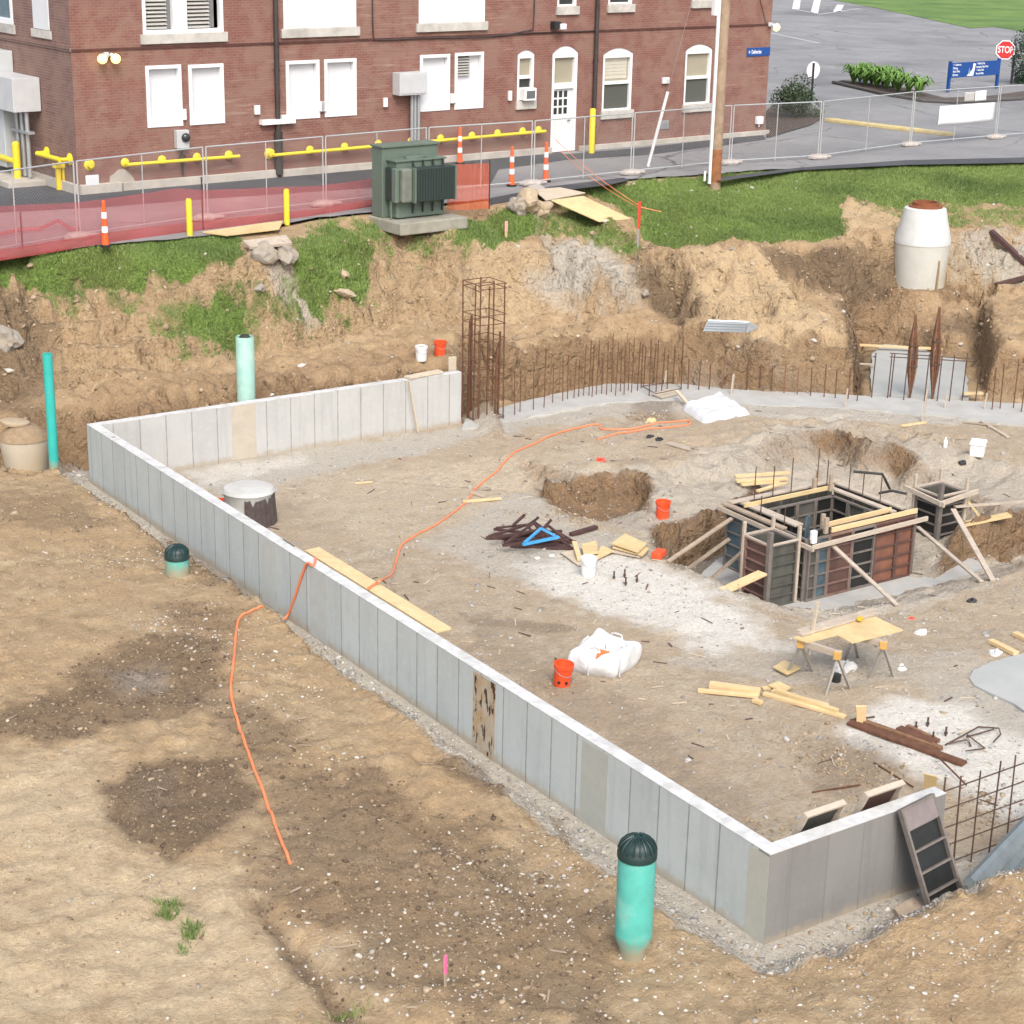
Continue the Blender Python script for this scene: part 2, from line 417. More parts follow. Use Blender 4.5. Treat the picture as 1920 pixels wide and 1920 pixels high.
K_gray = mx(
    .42 * inside,
    region([(300, 880), (600, 835), (870, 798), (1130, 742), (1300, 700), (1500, 742), (1920, 766), (2000, 800), (1600, 792), (1300, 775), (1000, 802), (700, 872), (420, 940)], .25, .3, 21),
    .8 * region([(1010, 905), (1220, 880), (1330, 840), (1480, 790), (1640, 800), (1800, 850), (1990, 890), (1990, 1010), (1860, 1110), (1560, 1180), (1400, 1150), (1290, 1090), (1210, 1010), (1100, 980), (960, 940)], .3, .4, 22),
    .9 * region([(930, 930), (1010, 915), (1060, 970), (1150, 1000), (1215, 1010), (1215, 1090), (1100, 1120), (900, 1080), (780, 1010)], .35, .4, 23),
    region([(-.62, 23.2), (-.48, 19), (-.52, 14.5), (-.5, 12.3), (-.68, 8), (-.85, 4), (-.9, .4), (-.75, -.8), (.9, -1.15), (16, -1.4), (16, .3), (.3, .3), (.3, 23.2)], .08, .14, 24, True),
    .8 * region([(1240, 1240), (1500, 1190), (1920, 1230), (1990, 1420), (1700, 1300), (1500, 1290)], .3, .5, 25),
    region([(1690, 1330), (1840, 1250), (1990, 1280), (1990, 1560), (1860, 1540), (1700, 1420)], .3, .3, 26),
    region([(1020, 440), (1120, 430), (1180, 490), (1200, 560), (1100, 560), (1000, 545), (1030, 500)], .3, .4, 27),
    .8 * region([(1780, 440), (1990, 420), (1990, 520), (1880, 530), (1790, 500)], .25, .5, 28),
    .7 * region([(480, 470), (540, 468), (600, 590), (580, 600), (520, 540)], .15, .2, 29),
    .7 * region([(960, 370), (1040, 375), (1010, 420), (960, 420)], .1, .15, 30),
    .6 * region([(200, 1260), (290, 1240), (320, 1290), (230, 1310)], .2, .2, 31), .5 * region([(260, 1450), (320, 1450), (320, 1510), (270, 1520)], .15, .15, 32))
K_white = mx(
    region([(1000, 1062), (1090, 1036), (1220, 1045), (1310, 1085), (1395, 1150), (1470, 1215), (1340, 1222), (1150, 1150), (1020, 1105)], .35, .45, 33),
    region([(1580, 1372), (1690, 1310), (1800, 1330), (1990, 1420), (1990, 1600), (1800, 1480), (1690, 1440), (1600, 1398)], .2, .25, 34),
    .7 * region([(1000, 745), (1130, 738), (1140, 760), (960, 790)], .12, .2, 35),
    .6 * region([(340, 885), (560, 850), (560, 870), (380, 915)], .2, .3, 36),
    .7 * region([(220, 1262), (290, 1255), (310, 1290), (240, 1300)], .15, .2, 37))
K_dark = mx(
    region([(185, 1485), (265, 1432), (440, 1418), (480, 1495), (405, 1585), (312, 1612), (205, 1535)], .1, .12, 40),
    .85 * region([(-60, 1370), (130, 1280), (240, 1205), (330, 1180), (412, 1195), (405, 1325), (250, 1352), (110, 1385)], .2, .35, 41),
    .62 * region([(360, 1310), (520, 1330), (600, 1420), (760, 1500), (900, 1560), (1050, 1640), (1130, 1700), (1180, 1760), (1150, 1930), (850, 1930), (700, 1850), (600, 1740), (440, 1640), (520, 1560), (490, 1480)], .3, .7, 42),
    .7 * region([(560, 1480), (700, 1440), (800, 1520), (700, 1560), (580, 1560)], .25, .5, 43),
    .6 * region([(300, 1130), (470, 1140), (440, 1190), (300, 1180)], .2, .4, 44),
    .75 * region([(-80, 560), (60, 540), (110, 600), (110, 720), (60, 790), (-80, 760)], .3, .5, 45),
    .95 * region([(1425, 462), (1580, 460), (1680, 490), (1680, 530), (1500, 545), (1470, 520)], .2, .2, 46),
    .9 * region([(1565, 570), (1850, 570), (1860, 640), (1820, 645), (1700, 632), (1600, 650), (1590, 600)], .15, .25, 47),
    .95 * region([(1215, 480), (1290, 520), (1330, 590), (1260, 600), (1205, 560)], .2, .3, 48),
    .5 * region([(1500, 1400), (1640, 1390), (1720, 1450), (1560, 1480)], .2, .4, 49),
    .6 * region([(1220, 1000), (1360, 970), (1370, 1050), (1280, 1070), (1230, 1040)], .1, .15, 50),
    .8 * region([(462, 1680), (490, 1685), (560, 1770), (640, 1870), (680, 1925), (640, 1925), (560, 1830), (500, 1750)], .06, .08, 111),  # from here, rut streaks: shade painted into the soil where the relief shades weakly
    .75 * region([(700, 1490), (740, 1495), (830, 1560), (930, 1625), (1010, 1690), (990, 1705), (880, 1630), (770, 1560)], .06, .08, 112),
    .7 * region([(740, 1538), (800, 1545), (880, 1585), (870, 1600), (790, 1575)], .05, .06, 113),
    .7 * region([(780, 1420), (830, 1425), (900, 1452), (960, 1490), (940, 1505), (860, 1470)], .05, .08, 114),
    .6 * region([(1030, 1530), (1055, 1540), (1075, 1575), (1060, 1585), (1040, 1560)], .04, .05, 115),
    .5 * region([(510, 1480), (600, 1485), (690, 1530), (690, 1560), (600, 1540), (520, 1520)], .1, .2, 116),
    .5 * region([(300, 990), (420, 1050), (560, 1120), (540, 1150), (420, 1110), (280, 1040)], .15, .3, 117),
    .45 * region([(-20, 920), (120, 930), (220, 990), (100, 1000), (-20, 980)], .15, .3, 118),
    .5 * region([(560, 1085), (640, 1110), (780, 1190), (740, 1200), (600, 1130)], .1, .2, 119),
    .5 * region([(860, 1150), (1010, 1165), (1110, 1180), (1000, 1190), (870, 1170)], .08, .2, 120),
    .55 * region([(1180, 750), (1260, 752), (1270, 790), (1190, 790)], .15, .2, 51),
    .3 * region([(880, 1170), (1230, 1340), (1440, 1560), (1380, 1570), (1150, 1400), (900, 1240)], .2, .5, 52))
K_rust = mx(
    region([(1000, 918), (1090, 895), (1200, 895), (1218, 960), (1140, 975), (1050, 965)], .1, .15, 60),
    .7 * np.clip(STEEP * 1.4 - .35, 0, 1) * (GZ < 1.45) * (GYY > 16),
    .95 * inside * np.clip(blur(SLOPE, 5) * 1.3 - .55, 0, 1),
    .45 * region([(150, 740), (860, 640), (960, 640), (960, 700), (860, 700), (150, 800)], .3, .5, 61))
K_yel = mx(
    region([(1262, 478), (1420, 452), (1490, 545), (1565, 600), (1600, 720), (1400, 720), (1330, 610), (1290, 540)], .2, .2, 62),
    .8 * region([(900, 440), (1010, 460), (1060, 560), (1000, 590), (860, 590), (860, 500)], .3, .4, 63),
    .6 * region([(-60, 1400), (180, 1400), (250, 1620), (450, 1640), (560, 1800), (500, 1930), (-60, 1930)], .5, .6, 64),
    .5 * region([(500, 900), (900, 860), (1180, 830), (1150, 900), (950, 960), (700, 1030)], .4, .6, 65),
    .8 * region([(1560, 360), (1690, 400), (1680, 450), (1590, 430)], .2, .3, 66))

# ------------------------------------------------------------------ roughness of the soil
wob1 = fbm(GXX, GYY, .9, 3, 70)
rough_amt = (.040 + .055 * STEEP + .03 * K_dark + .02 * K_rust) * (1 - .55 * inside)
far_amt = inner * road_side
disp = fbm(GXX, GYY, 2.4, 4, 71, .6) * rough_amt * 1.5 + (ridged(GXX, GYY, 1.7, 4, 72) - .55) * (STEEP * .26 + .05 * K_dark * (1 - inside) + K_rust * .1)
disp += wob1 * .05 * (1 - inside) + .012 * fbm(GXX, GYY, 7, 2, 73)
lump = np.clip(ridged(GXX + 40, GYY, 4.2, 3, 75) - .62, 0, 1) * (.16 * STEEP + .05 * (1 - inside))
disp += lump
bankarea = np.clip((GZ - .1) / .25, 0, 1) * np.clip((3.85 - GZ) / .3, 0, 1) * (1 - inside) * np.clip((GYY - 14.5) / 2, 0, 1) * np.clip((GYY - 14.5 - .0 + (GXX - 3) * .35) / 1.5, 0, 1)
bankarea = np.where((GXX < 12) & (GYY < 22.0), 0, bankarea)
disp += bankarea * (1 - .75 * K_grass) * (.20 * (ridged(GXX, GYY, 1.5, 4, 121) - .55) + .13 * np.clip(ridged(GXX + 9, GYY, 3.6, 3, 122) - .55, -.2, 1) + .06 * fbm(GXX, GYY, 6, 2, 123))
heap = region([(1190, 900), (1300, 830), (1480, 780), (1660, 790), (1800, 840), (1990, 880), (1990, 960), (1830, 900), (1640, 860), (1480, 860), (1380, 930), (1230, 985)], .4, .3, 124)
disp += heap * (.28 * fbm(GXX, GYY, 1.1, 4, 125, .6) + .20 * (ridged(GXX, GYY, 2.2, 3, 126) - .5))
heap2 = region([(990, 905), (1090, 872), (1215, 870), (1240, 900), (1200, 895), (1090, 893), (1020, 905)], .25, .15, 127)
disp += heap2 * (.10 + .12 * fbm(GXX, GYY, 2.0, 4, 128, .6))
patchy = np.clip(fbm(GXX, GYY, .5, 3, 101) * 1.6 + .1, 0, 1) * (1 - inside) * np.clip((17 - GYY) / 2, 0, 1)
disp += (.3 + 1.3 * patchy) * (1 - inside) * np.clip((17 - GYY) / 2, 0, 1) * (.075 * np.clip(ridged(GXX, GYY, 2.6, 4, 102) - .5, 0, 1) + .05 * fbm(GXX, GYY, 4.5, 3, 103, .6))
disp += inside * np.clip(fbm(GXX, GYY, .6, 3, 104) * 1.5, 0, 1) * .05 * fbm(GXX, GYY, 3.5, 4, 105, .6)
# crumbling dirt edge along the stone strip
edge_d = np.full(GXX.shape, 9.)
for _a, _b in zip(eg[:-1], eg[1:]): edge_d = np.minimum(edge_d, segdist(GXX, GYY, [_a[:2], _b[:2]]))
disp += np.exp(-(edge_d / .35) ** 2) * (.10 * fbm(GXX, GYY, 2.2, 4, 106, .65) + .03)
# gullies washed down the bank, broken ledges on the cuts
bankz = np.clip((GYY - 15.5) / 1.0, 0, 1) * (1 - inside) * np.clip(STEEP * 1.3, 0, 1)
disp -= bankz * .42 * np.clip(ridged(GXX * 1.0 + .35 * fbm(GXX, GYY, .8, 2, 81), GYY * .28, 1.15, 3, 82) - .52, 0, 1) * 2.0
pitz = np.clip((-.03 - GZ) / .2, 0, 1) * inside
disp += pitz * .10 * fbm(GXX, GYY, 2.0, 4, 83, .6) + np.clip(STEEP, 0, 1) * inside * .14 * (ridged(GXX, GYY, 2.2, 3, 84) - .5)
zt_n = GZ + disp + .22 * fbm(GXX, GYY, .9, 3, 85)
stp = .5
fr_ = zt_n / stp - np.floor(zt_n / stp)
ter = (np.floor(zt_n / stp) + np.clip((fr_ - .55) / .45, 0, 1) ** 1.0) * stp - zt_n
disp += bankz * 1.05 * (ter + .1) * np.clip(fbm(GXX, GYY, .45, 2, 86) + .75, .15, 1) * (1 - .7 * K_grass)
# vertical runnels down the cut faces
disp += STEEP * .12 * (np.abs(fbm(GXX * 1.0 + GYY * .15, GYY * .2, 3.2, 3, 76)) - .3)
disp += K_grass * .03 * fbm(GXX, GYY, 6, 2, 77)
near_wall = np.clip(np.minimum(np.hypot(np.maximum(np.abs(GXX - .1) - .1, 0), np.maximum(np.maximum(-GYY, GYY - 22), 0)),
             np.minimum(np.hypot(np.maximum(np.maximum(-GXX, GXX - 9.4), 0), np.abs(GYY - 21.75)), np.hypot(np.maximum(np.maximum(-GXX, GXX - 2.4), 0), np.abs(GYY - .1)))) / .5, .15, 1)
GZ2 = GZ + disp * far_amt * near_wall
# shallow wheel ruts in the foreground
ruts = np.zeros(GXX.shape)
for pl, wd, dp in (([(700, 1500), (800, 1560), (930, 1640), (1010, 1700)], .12, .07), ([(470, 1690), (560, 1790), (640, 1900)], .15, .1), ([(210, 1500), (250, 1570), (330, 1610)], .15, .06), ([(740, 1540), (860, 1590)], .08, .08), ([(780, 1420), (880, 1450), (960, 1500)], .07, .1)):
    q = [tuple(hit0(*a)) for a in pl]
    d = np.full(GXX.shape, 9.)
    for a, b in zip(q[:-1], q[1:]): d = np.minimum(d, segdist(GXX, GYY, [a, b]))
    ruts = np.maximum(ruts, 1.25 * dp * np.exp(-(d / wd) ** 2))
GZ2 -= ruts
# level standing ground for the big manhole on the bench
mh = hit0(1723, 522); md = np.hypot(GXX - mh.x, GYY - mh.y)
GZ2 = np.where(md < 2.2, np.maximum(GZ2, 1.52 - np.clip(md - 1.0, 0, 2) * 1.6 + .05 * fbm(GXX, GYY, 3, 3, 131)), GZ2)

def grid_mesh(name, X, Y, Z):
    ny, nx = Z.shape
    co = np.stack([X, Y, Z], -1).reshape(-1, 3).astype(np.float32)
    j, i = np.meshgrid(np.arange(ny - 1), np.arange(nx - 1), indexing='ij')
    a = (j * nx + i).ravel()
    q = np.stack([a, a + 1, a + nx + 1, a + nx], 1)
    me = D.meshes.new(name)
    me.vertices.add(len(co)); me.vertices.foreach_set('co', co.ravel())
    me.loops.add(q.size); me.loops.foreach_set('vertex_index', q.ravel().astype(np.int32))
    me.polygons.add(len(q)); me.polygons.foreach_set('loop_start', np.arange(0, q.size, 4, dtype=np.int32))
    me.polygons.foreach_set('use_smooth', np.ones(len(q), bool))
    me.update(calc_edges=True); me.validate()
    return me
gme = grid_mesh('ground', GXX, GYY, GZ2)
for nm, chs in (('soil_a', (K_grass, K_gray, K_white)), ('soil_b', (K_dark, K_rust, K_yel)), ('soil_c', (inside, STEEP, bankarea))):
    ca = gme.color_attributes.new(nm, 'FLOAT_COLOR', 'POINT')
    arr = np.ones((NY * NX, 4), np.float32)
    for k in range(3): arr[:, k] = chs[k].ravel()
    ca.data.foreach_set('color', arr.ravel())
ground = D.objects.new('ground', gme); COL.objects.link(ground)
tag(ground, kind='structure')

GH, GW = GZ2.shape
def gz(x, y):
    """height of the finished ground"""
    i = min(max(int(np.searchsorted(gx, x)) - 1, 0), NX - 2); j = min(max(int(np.searchsorted(gy, y)) - 1, 0), NY - 2)
    u = (x - gx[i]) / (gx[i + 1] - gx[i]); v = (y - gy[j]) / (gy[j + 1] - gy[j])
    return float((GZ2[j, i] * (1 - u) + GZ2[j, i + 1] * u) * (1 - v) + (GZ2[j + 1, i] * (1 - u) + GZ2[j + 1, i + 1] * u) * v)
def gzs(X, Y):
    i = np.clip(np.searchsorted(gx, X) - 1, 0, NX - 2); j = np.clip(np.searchsorted(gy, Y) - 1, 0, NY - 2)
    u = (X - gx[i]) / (gx[i + 1] - gx[i]); v = (Y - gy[j]) / (gy[j + 1] - gy[j])
    return (GZ2[j, i] * (1 - u) + GZ2[j, i + 1] * u) * (1 - v) + (GZ2[j + 1, i] * (1 - u) + GZ2[j + 1, i + 1] * u) * v
def sample(M, X, Y):
    i = np.clip(np.searchsorted(gx, X) - 1, 0, NX - 2); j = np.clip(np.searchsorted(gy, Y) - 1, 0, NY - 2)
    return M[j, i]
def hit(x, y):
    """the ground point seen at a pixel of the photograph"""
    d = ray(x, y); t0 = 5.0; p = CAM
    for k in range(900):
        t = t0 + k * .12
        q = CAM + d * t
        if q.z < gz(q.x, q.y):
            lo, hi = t - .12, t
            for _ in range(14):
                m = (lo + hi) / 2; q = CAM + d * m
                if q.z < gz(q.x, q.y): hi = m
                else: lo = m
            q = CAM + d * hi
            return Vector((q.x, q.y, gz(q.x, q.y)))
    return at(x, y, 0)

# ------------------------------------------------------------------ ground material
def ground_material():
    m, nt, b = nodes('soil')
    def att(nm):
        a = N(nt, 'ShaderNodeAttribute', attribute_name=nm)
        s = nt.nodes.new('ShaderNodeSeparateColor'); nt.links.new(a.outputs[0], s.inputs[0])
        return s.outputs
    A = att('soil_a'); B = att('soil_b'); Cc = att('soil_c')
    n_big = noise(nt, .55, 4, .6); n_mid = noise(nt, 2.6, 6, .65); n_fine = noise(nt, 16, 5, .7); n_sp = noise(nt, 42, 3, .6)
    def brk(mask, n, k=.5):
        """mask with its values broken up by noise"""
        s = math2(nt, 'ADD', mask, math2(nt, 'MULTIPLY', math2(nt, 'SUBTRACT', n, .5), k))
        q = nt.nodes.new('ShaderNodeClamp'); nt.links.new(s, q.inputs[0])
        r = math2(nt, 'MULTIPLY', q.outputs[0], ramp(nt, mask, .0, .12))
        return r
    c = mixc(nt, (.315, .225, .132), (.49, .382, .245), ramp(nt, n_mid, .32, .68))
    c = mixc(nt, c, (.415, .298, .175), ramp(nt, n_big, .4, .62))
    c = mixc(nt, c, mixc(nt, (.33, .225, .13), (.48, .355, .215), ramp(nt, n_mid, .3, .7)), math2(nt, 'MULTIPLY', Cc[2], .85))
    c = mixc(nt, c, mixc(nt, (.56, .455, .31), (.50, .375, .23), Cc[2]), brk(B[2], n_mid, .8))
    n_pt = noise(nt, 1.15, 6, .7)
    c = mixc(nt, c, (.215, .150, .092), math2(nt, 'MULTIPLY', ramp(nt, n_pt, .54, .72), .5))
    c = mixc(nt, c, (.46, .425, .365), brk(A[1], n_mid, .55))
    c = mixc(nt, c, (.66, .635, .58), brk(A[2], n_mid, .6))
    c = mixc(nt, c, mixc(nt, (.165, .10, .056), (.31, .205, .118), ramp(nt, n_mid, .3, .7)), brk(B[1], n_mid, .9))
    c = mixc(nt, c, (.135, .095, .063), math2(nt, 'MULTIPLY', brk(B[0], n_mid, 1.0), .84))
    g = mixc(nt, (.075, .13, .028), (.19, .28, .065), ramp(nt, n_fine, .3, .7))
    g = mixc(nt, g, (.10, .12, .035), ramp(nt, n_big, .45, .7))
    gf = nt.nodes.new('ShaderNodeMapRange'); gf.inputs[1].default_value = .34; gf.inputs[2].default_value = .62
    nt.links.new(brk(A[0], n_mid, .8), gf.inputs[0])
    c = mixc(nt, c, g, gf.outputs[0])
    # grains: small dark and pale specks
    c = mixc(nt, c, (.06, .045, .03), math2(nt, 'MULTIPLY', ramp(nt, n_sp, .66, .74), .5))
    c = mixc(nt, c, (.62, .56, .47), math2(nt, 'MULTIPLY', ramp(nt, n_sp, .36, .28), .5))
    fm = nt.nodes.new('ShaderNodeMix'); fm.data_type = 'RGBA'; fm.blend_type = 'MULTIPLY'; fm.inputs[0].default_value = .8
    nt.links.new(c, fm.inputs[6])
    fr = nt.nodes.new('ShaderNodeValToRGB'); fr.color_ramp.elements[0].position = .3; fr.color_ramp.elements[0].color = (.72, .70, .68, 1); fr.color_ramp.elements[1].position = .7; fr.color_ramp.elements[1].color = (1.12, 1.12, 1.12, 1)
    nt.links.new(n_fine, fr.inputs[0]); nt.links.new(fr.outputs[0], fm.inputs[7])
    nt.links.new(fm.outputs[2], b.inputs['Base Color'])
    b.inputs['Roughness'].default_value = .92
    b.inputs['Specular IOR Level'].default_value = .2
    hsum = math2(nt, 'ADD', math2(nt, 'MULTIPLY', n_fine, 1.0), math2(nt, 'MULTIPLY', n_sp, .4))
    vo = nt.nodes.new('ShaderNodeTexVoronoi'); vo.inputs['Scale'].default_value = 2.6
    wv = nt.nodes.new('ShaderNodeVectorMath'); wv.operation = 'ADD'; nt.links.new(coords(nt), wv.inputs[0]); nt.links.new(noise(nt, 2.2, 4, .6, out=1), wv.inputs[1]); nt.links.new(wv.outputs[0], vo.inputs['Vector'])
    chunk = math2(nt, 'MULTIPLY', math2(nt, 'ADD', math2(nt, 'MULTIPLY', vo.outputs['Distance'], -1.6), math2(nt, 'MULTIPLY', n_mid, 1.5)), math2(nt, 'ADD', math2(nt, 'MULTIPLY', Cc[1], 2.6), .30))
    bump(nt, b, math2(nt, 'ADD', hsum, chunk), .9, .05)
    return m
M_SOIL = ground_material()
gme.materials.append(M_SOIL)
# ------------------------------------------------------------------ poured foundation walls
def concrete_wall_mat(name, base, axis, off, seam_dark, panel_var, width=.61):
    """form-cast concrete: a faint seam every form width, panels of slightly different tone"""
    m, nt, b = nodes(name)
    sep = nt.nodes.new('ShaderNodeSeparateXYZ'); nt.links.new(coords(nt), sep.inputs[0])
    x = math2(nt, 'DIVIDE', math2(nt, 'ADD', sep.outputs[axis], off), width)
    fl = math2(nt, 'FLOOR', x, 0); fr = math2(nt, 'SUBTRACT', x, fl)
    wn_ = nt.nodes.new('ShaderNodeTexWhiteNoise'); wn_.noise_dimensions = '1D'; nt.links.new(fl, wn_.inputs['W'])
    n1 = noise(nt, 1.3, 6, .65); n2 = noise(nt, 9, 5, .6)
    lo = tuple(c * (1 - panel_var) for c in base); hi = tuple(min(1, c * (1 + panel_var)) for c in base)
    c = mixc(nt, lo, hi, wn_.outputs[0])
    c = mixc(nt, c, tuple(v * .80 for v in base), math2(nt, 'MULTIPLY', ramp(nt, n1, .45, .75), .55))
    c = mixc(nt, c, tuple(min(1, v * 1.12) for v in base), math2(nt, 'MULTIPLY', ramp(nt, n2, .5, .75), .5))
    mp = nt.nodes.new('ShaderNodeMapping'); mp.inputs['Scale'].default_value = (5, 5, .35); nt.links.new(coords(nt), mp.inputs[0])
    c = mixc(nt, c, tuple(v * .74 for v in base), math2(nt, 'MULTIPLY', ramp(nt, noise(nt, 1.0, 5, .65, vec=mp.outputs[0]), .52, .74), .6))
    mud = math2(nt, 'SUBTRACT', math2(nt, 'ADD', math2(nt, 'MULTIPLY', noise(nt, 6, 4, .65), .32), -.02), sep.outputs[2])
    c = mixc(nt, c, (.36, .30, .22), math2(nt, 'MULTIPLY', ramp(nt, mud, -.02, .10), .7))
    # seam
    d = math2(nt, 'MINIMUM', fr, math2(nt, 'SUBTRACT', 1.0, fr))
    wob = math2(nt, 'MULTIPLY', noise(nt, 5, 3), .035)
    s = ramp(nt, math2(nt, 'SUBTRACT', d, wob), .012, -.006)
    up = nt.nodes.new('ShaderNodeNewGeometry')
    sn = nt.nodes.new('ShaderNodeSeparateXYZ'); nt.links.new(up.outputs['Normal'], sn.inputs[0])
    side = ramp(nt, sn.outputs[2], .6, .3)
    s = math2(nt, 'MULTIPLY', math2(nt, 'MULTIPLY', s, side), seam_dark)
    c = mixc(nt, c, (.17, .16, .15), s)
    nt.links.new(c, b.inputs['Base Color'])
    b.inputs['Roughness'].default_value = .85
    bump(nt, b, math2(nt, 'SUBTRACT', noise(nt, 30, 4), math2(nt, 'MULTIPLY', s, 1.2)), .25, .01)
    return m
WH = 1.3; WT = .21; WL = 21.85; WB = 9.39
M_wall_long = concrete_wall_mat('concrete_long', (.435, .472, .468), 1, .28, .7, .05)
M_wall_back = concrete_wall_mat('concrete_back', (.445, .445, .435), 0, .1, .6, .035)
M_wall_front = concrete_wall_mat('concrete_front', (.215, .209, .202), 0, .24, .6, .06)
M_wall_top = plain('concrete_top', (.56, .565, .56), .8, .12, 7, dirt=(.36, .35, .33), dirtamt=.6, bumps=.2)
fw = thing('foundation_wall', 'long U-shaped poured concrete foundation wall around the dirt floor, open on the right', 'wall', (0, 0, 0))
def wallmesh(a, b, z1):
    m = MB(); m.box(((a[0] + b[0]) / 2, (a[1] + b[1]) / 2, (z1 - .5) / 2), (abs(b[0] - a[0]), abs(b[1] - a[1]), z1 + .5)); return m
TOPT = .012
def wall_seg(a, b, mat, nm):
    o = wallmesh(a, b, WH - TOPT).build(nm, mat, fw)
    return o
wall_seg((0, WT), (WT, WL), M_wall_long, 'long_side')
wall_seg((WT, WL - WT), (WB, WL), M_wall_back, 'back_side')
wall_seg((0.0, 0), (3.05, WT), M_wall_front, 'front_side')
def topslab(poly, nm):
    m = MB()
    m.prism([(p[0], p[1]) for p in poly], Vector((1, 0, 0)), Vector((0, 1, 0)), Vector((0, 0, 1)), (0, 0, WH - TOPT), TOPT)
    return m.build(nm, M_wall_top, fw)
topslab([(-.004, -.004), (3.05, -.004), (3.05, WT + .004), (WT + .004, WT + .004), (WT + .004, WL - WT - .004), (WB, WL - WT - .004), (WB, WL + .004), (-.004, WL + .004)], 'wall_top')
# rust-stained patch where a form panel stuck to the long side
def stain_mat():
    m, nt, b = nodes('rust_stained_concrete')
    mp = nt.nodes.new('ShaderNodeMapping'); mp.inputs['Scale'].default_value = (1, 1.6, .55); nt.links.new(coords(nt), mp.inputs[0])
    n1 = noise(nt, 3, 6, .7); n2 = noise(nt, 5, 4, .6, vec=mp.outputs[0])
    c = mixc(nt, (.40, .37, .31), (.38, .25, .12), ramp(nt, n1, .4, .65))
    c = mixc(nt, c, (.05, .025, .014), ramp(nt, n2, .545, .58))
    nt.links.new(c, b.inputs['Base Color']); b.inputs['Roughness'].default_value = .8
    return m
y0 = 6.02
sp = MB(); sp.box((-.003, y0 + .31, WH / 2 - .02), (.004, .60, WH - .06)); sp.build('stained_panel', stain_mat(), fw)
for yy, tone in ((3.57, (.375, .385, .35)), (.19, (.40, .40, .35)), (11.5, (.41, .43, .415)), (13.33, (.42, .44, .42))):
    sp = MB(); sp.box((-.002, yy, WH / 2 - .02), (.003, .37 if yy < 1 else .6, WH - .05)); sp.build('patched_panel', plain('concrete_patch', tone, .85, .07, 4), fw)
sp = MB(); sp.box((3.6, WL - WT - .002, WH / 2), (.6, .003, WH - .04)); sp.build('patched_panel', plain('concrete_warm_patch', (.45, .40, .33), .85, .07, 4), fw)
# ------------------------------------------------------------------ street level: road sheets, kerbs, parking lot, far lawn
ZS = 4.0
def sheet(name, poly_px, z, mat, z_of=None, kind='structure', world=False):
    pl = [tuple(p[:2]) for p in poly_px] if world else [tuple(at(x, y, z))[:2] for x, y in poly_px]
    m = MB(); m.add([(p[0], p[1], z) for p in pl], [tuple(range(len(pl)))])
    o = m.build(name, mat); tag(o, kind=kind); return o
def asphalt(name, a, b, speck=.25):
    m, nt, bs = nodes(name)
    n1 = noise(nt, .35, 5, .6); n2 = noise(nt, 3.0, 5, .65); n3 = noise(nt, 30, 3, .6)
    c = mixc(nt, a, b, ramp(nt, n1, .35, .65))
    c = mixc(nt, c, tuple(v * .78 for v in a), math2(nt, 'MULTIPLY', ramp(nt, n2, .5, .7), .6))
    c = mixc(nt, c, tuple(min(1, v * 1.5) for v in b), math2(nt, 'MULTIPLY', ramp(nt, n3, .55, .75), speck))
    nt.links.new(c, bs.inputs['Base Color']); bs.inputs['Roughness'].default_value = .85
    vo = nt.nodes.new('ShaderNodeTexVoronoi'); vo.feature = 'DISTANCE_TO_EDGE'; vo.inputs['Scale'].default_value = .16
    wv = nt.nodes.new('ShaderNodeVectorMath'); wv.operation = 'ADD'; nt.links.new(coords(nt), wv.inputs[0]); nt.links.new(noise(nt, .5, 4, .6, out=1), wv.inputs[1]); nt.links.new(wv.outputs[0], vo.inputs['Vector'])
    c = mixc(nt, c, tuple(v * .45 for v in a), math2(nt, 'MULTIPLY', ramp(nt, vo.outputs['Distance'], .012, .003), ramp(nt, n1, .45, .6)))
    c = mixc(nt, c, tuple(v * .6 for v in a), math2(nt, 'MULTIPLY', ramp(nt, noise(nt, .12, 5, .65), .52, .66), .7))
    nt.links.new(c, bs.inputs['Base Color'])
    bump(nt, bs, n3, .3, .01)
    return m
M_asph = asphalt('asphalt_worn', (.20, .20, .205), (.27, .265, .265))
M_asph_d = asphalt('asphalt_fresh', (.045, .048, .055), (.075, .078, .085))
M_asph_lot = asphalt('asphalt_lot', (.19, .195, .205), (.26, .255, .255))
M_mulch = plain('mulch', (.075, .05, .04), .95, .4, 14, bumps=.8)
M_lawn = None
def lawn_mat():
    m, nt, b = nodes('far_lawn')
    n1 = noise(nt, .25, 5, .6); n2 = noise(nt, 5, 4, .7)
    c = mixc(nt, (.075, .15, .03), (.16, .25, .055), ramp(nt, n1, .35, .65))
    c = mixc(nt, c, (.05, .10, .02), math2(nt, 'MULTIPLY', ramp(nt, n2, .5, .75), .6))
    nt.links.new(c, b.inputs['Base Color']); b.inputs['Roughness'].default_value = .9
    bump(nt, b, n2, .6, .1)
    return m
M_lawn = lawn_mat()
# road from the bank's edge back past the building
edge = [tuple(pts[i][:2]) for i in lines[4]]
edge = [(x + .12 * math.sin(3.1 * k), y + .12 * math.cos(2.3 * k)) for k, (x, y) in enumerate(edge)]
dense = []
for a, b in zip(edge[:-1], edge[1:]):
    for k in range(6):
        t = k / 6; dense.append((a[0] + (b[0] - a[0]) * t + random.uniform(-.06, .06), a[1] + (b[1] - a[1]) * t + random.uniform(-.08, .08)))
dense.append(edge[-1])
road = sheet('road', dense + [(60, 26), (900, 26), (900, 900), (-300, 900), (-300, 32), (-14, 30.5)], ZS, M_asph, world=True)
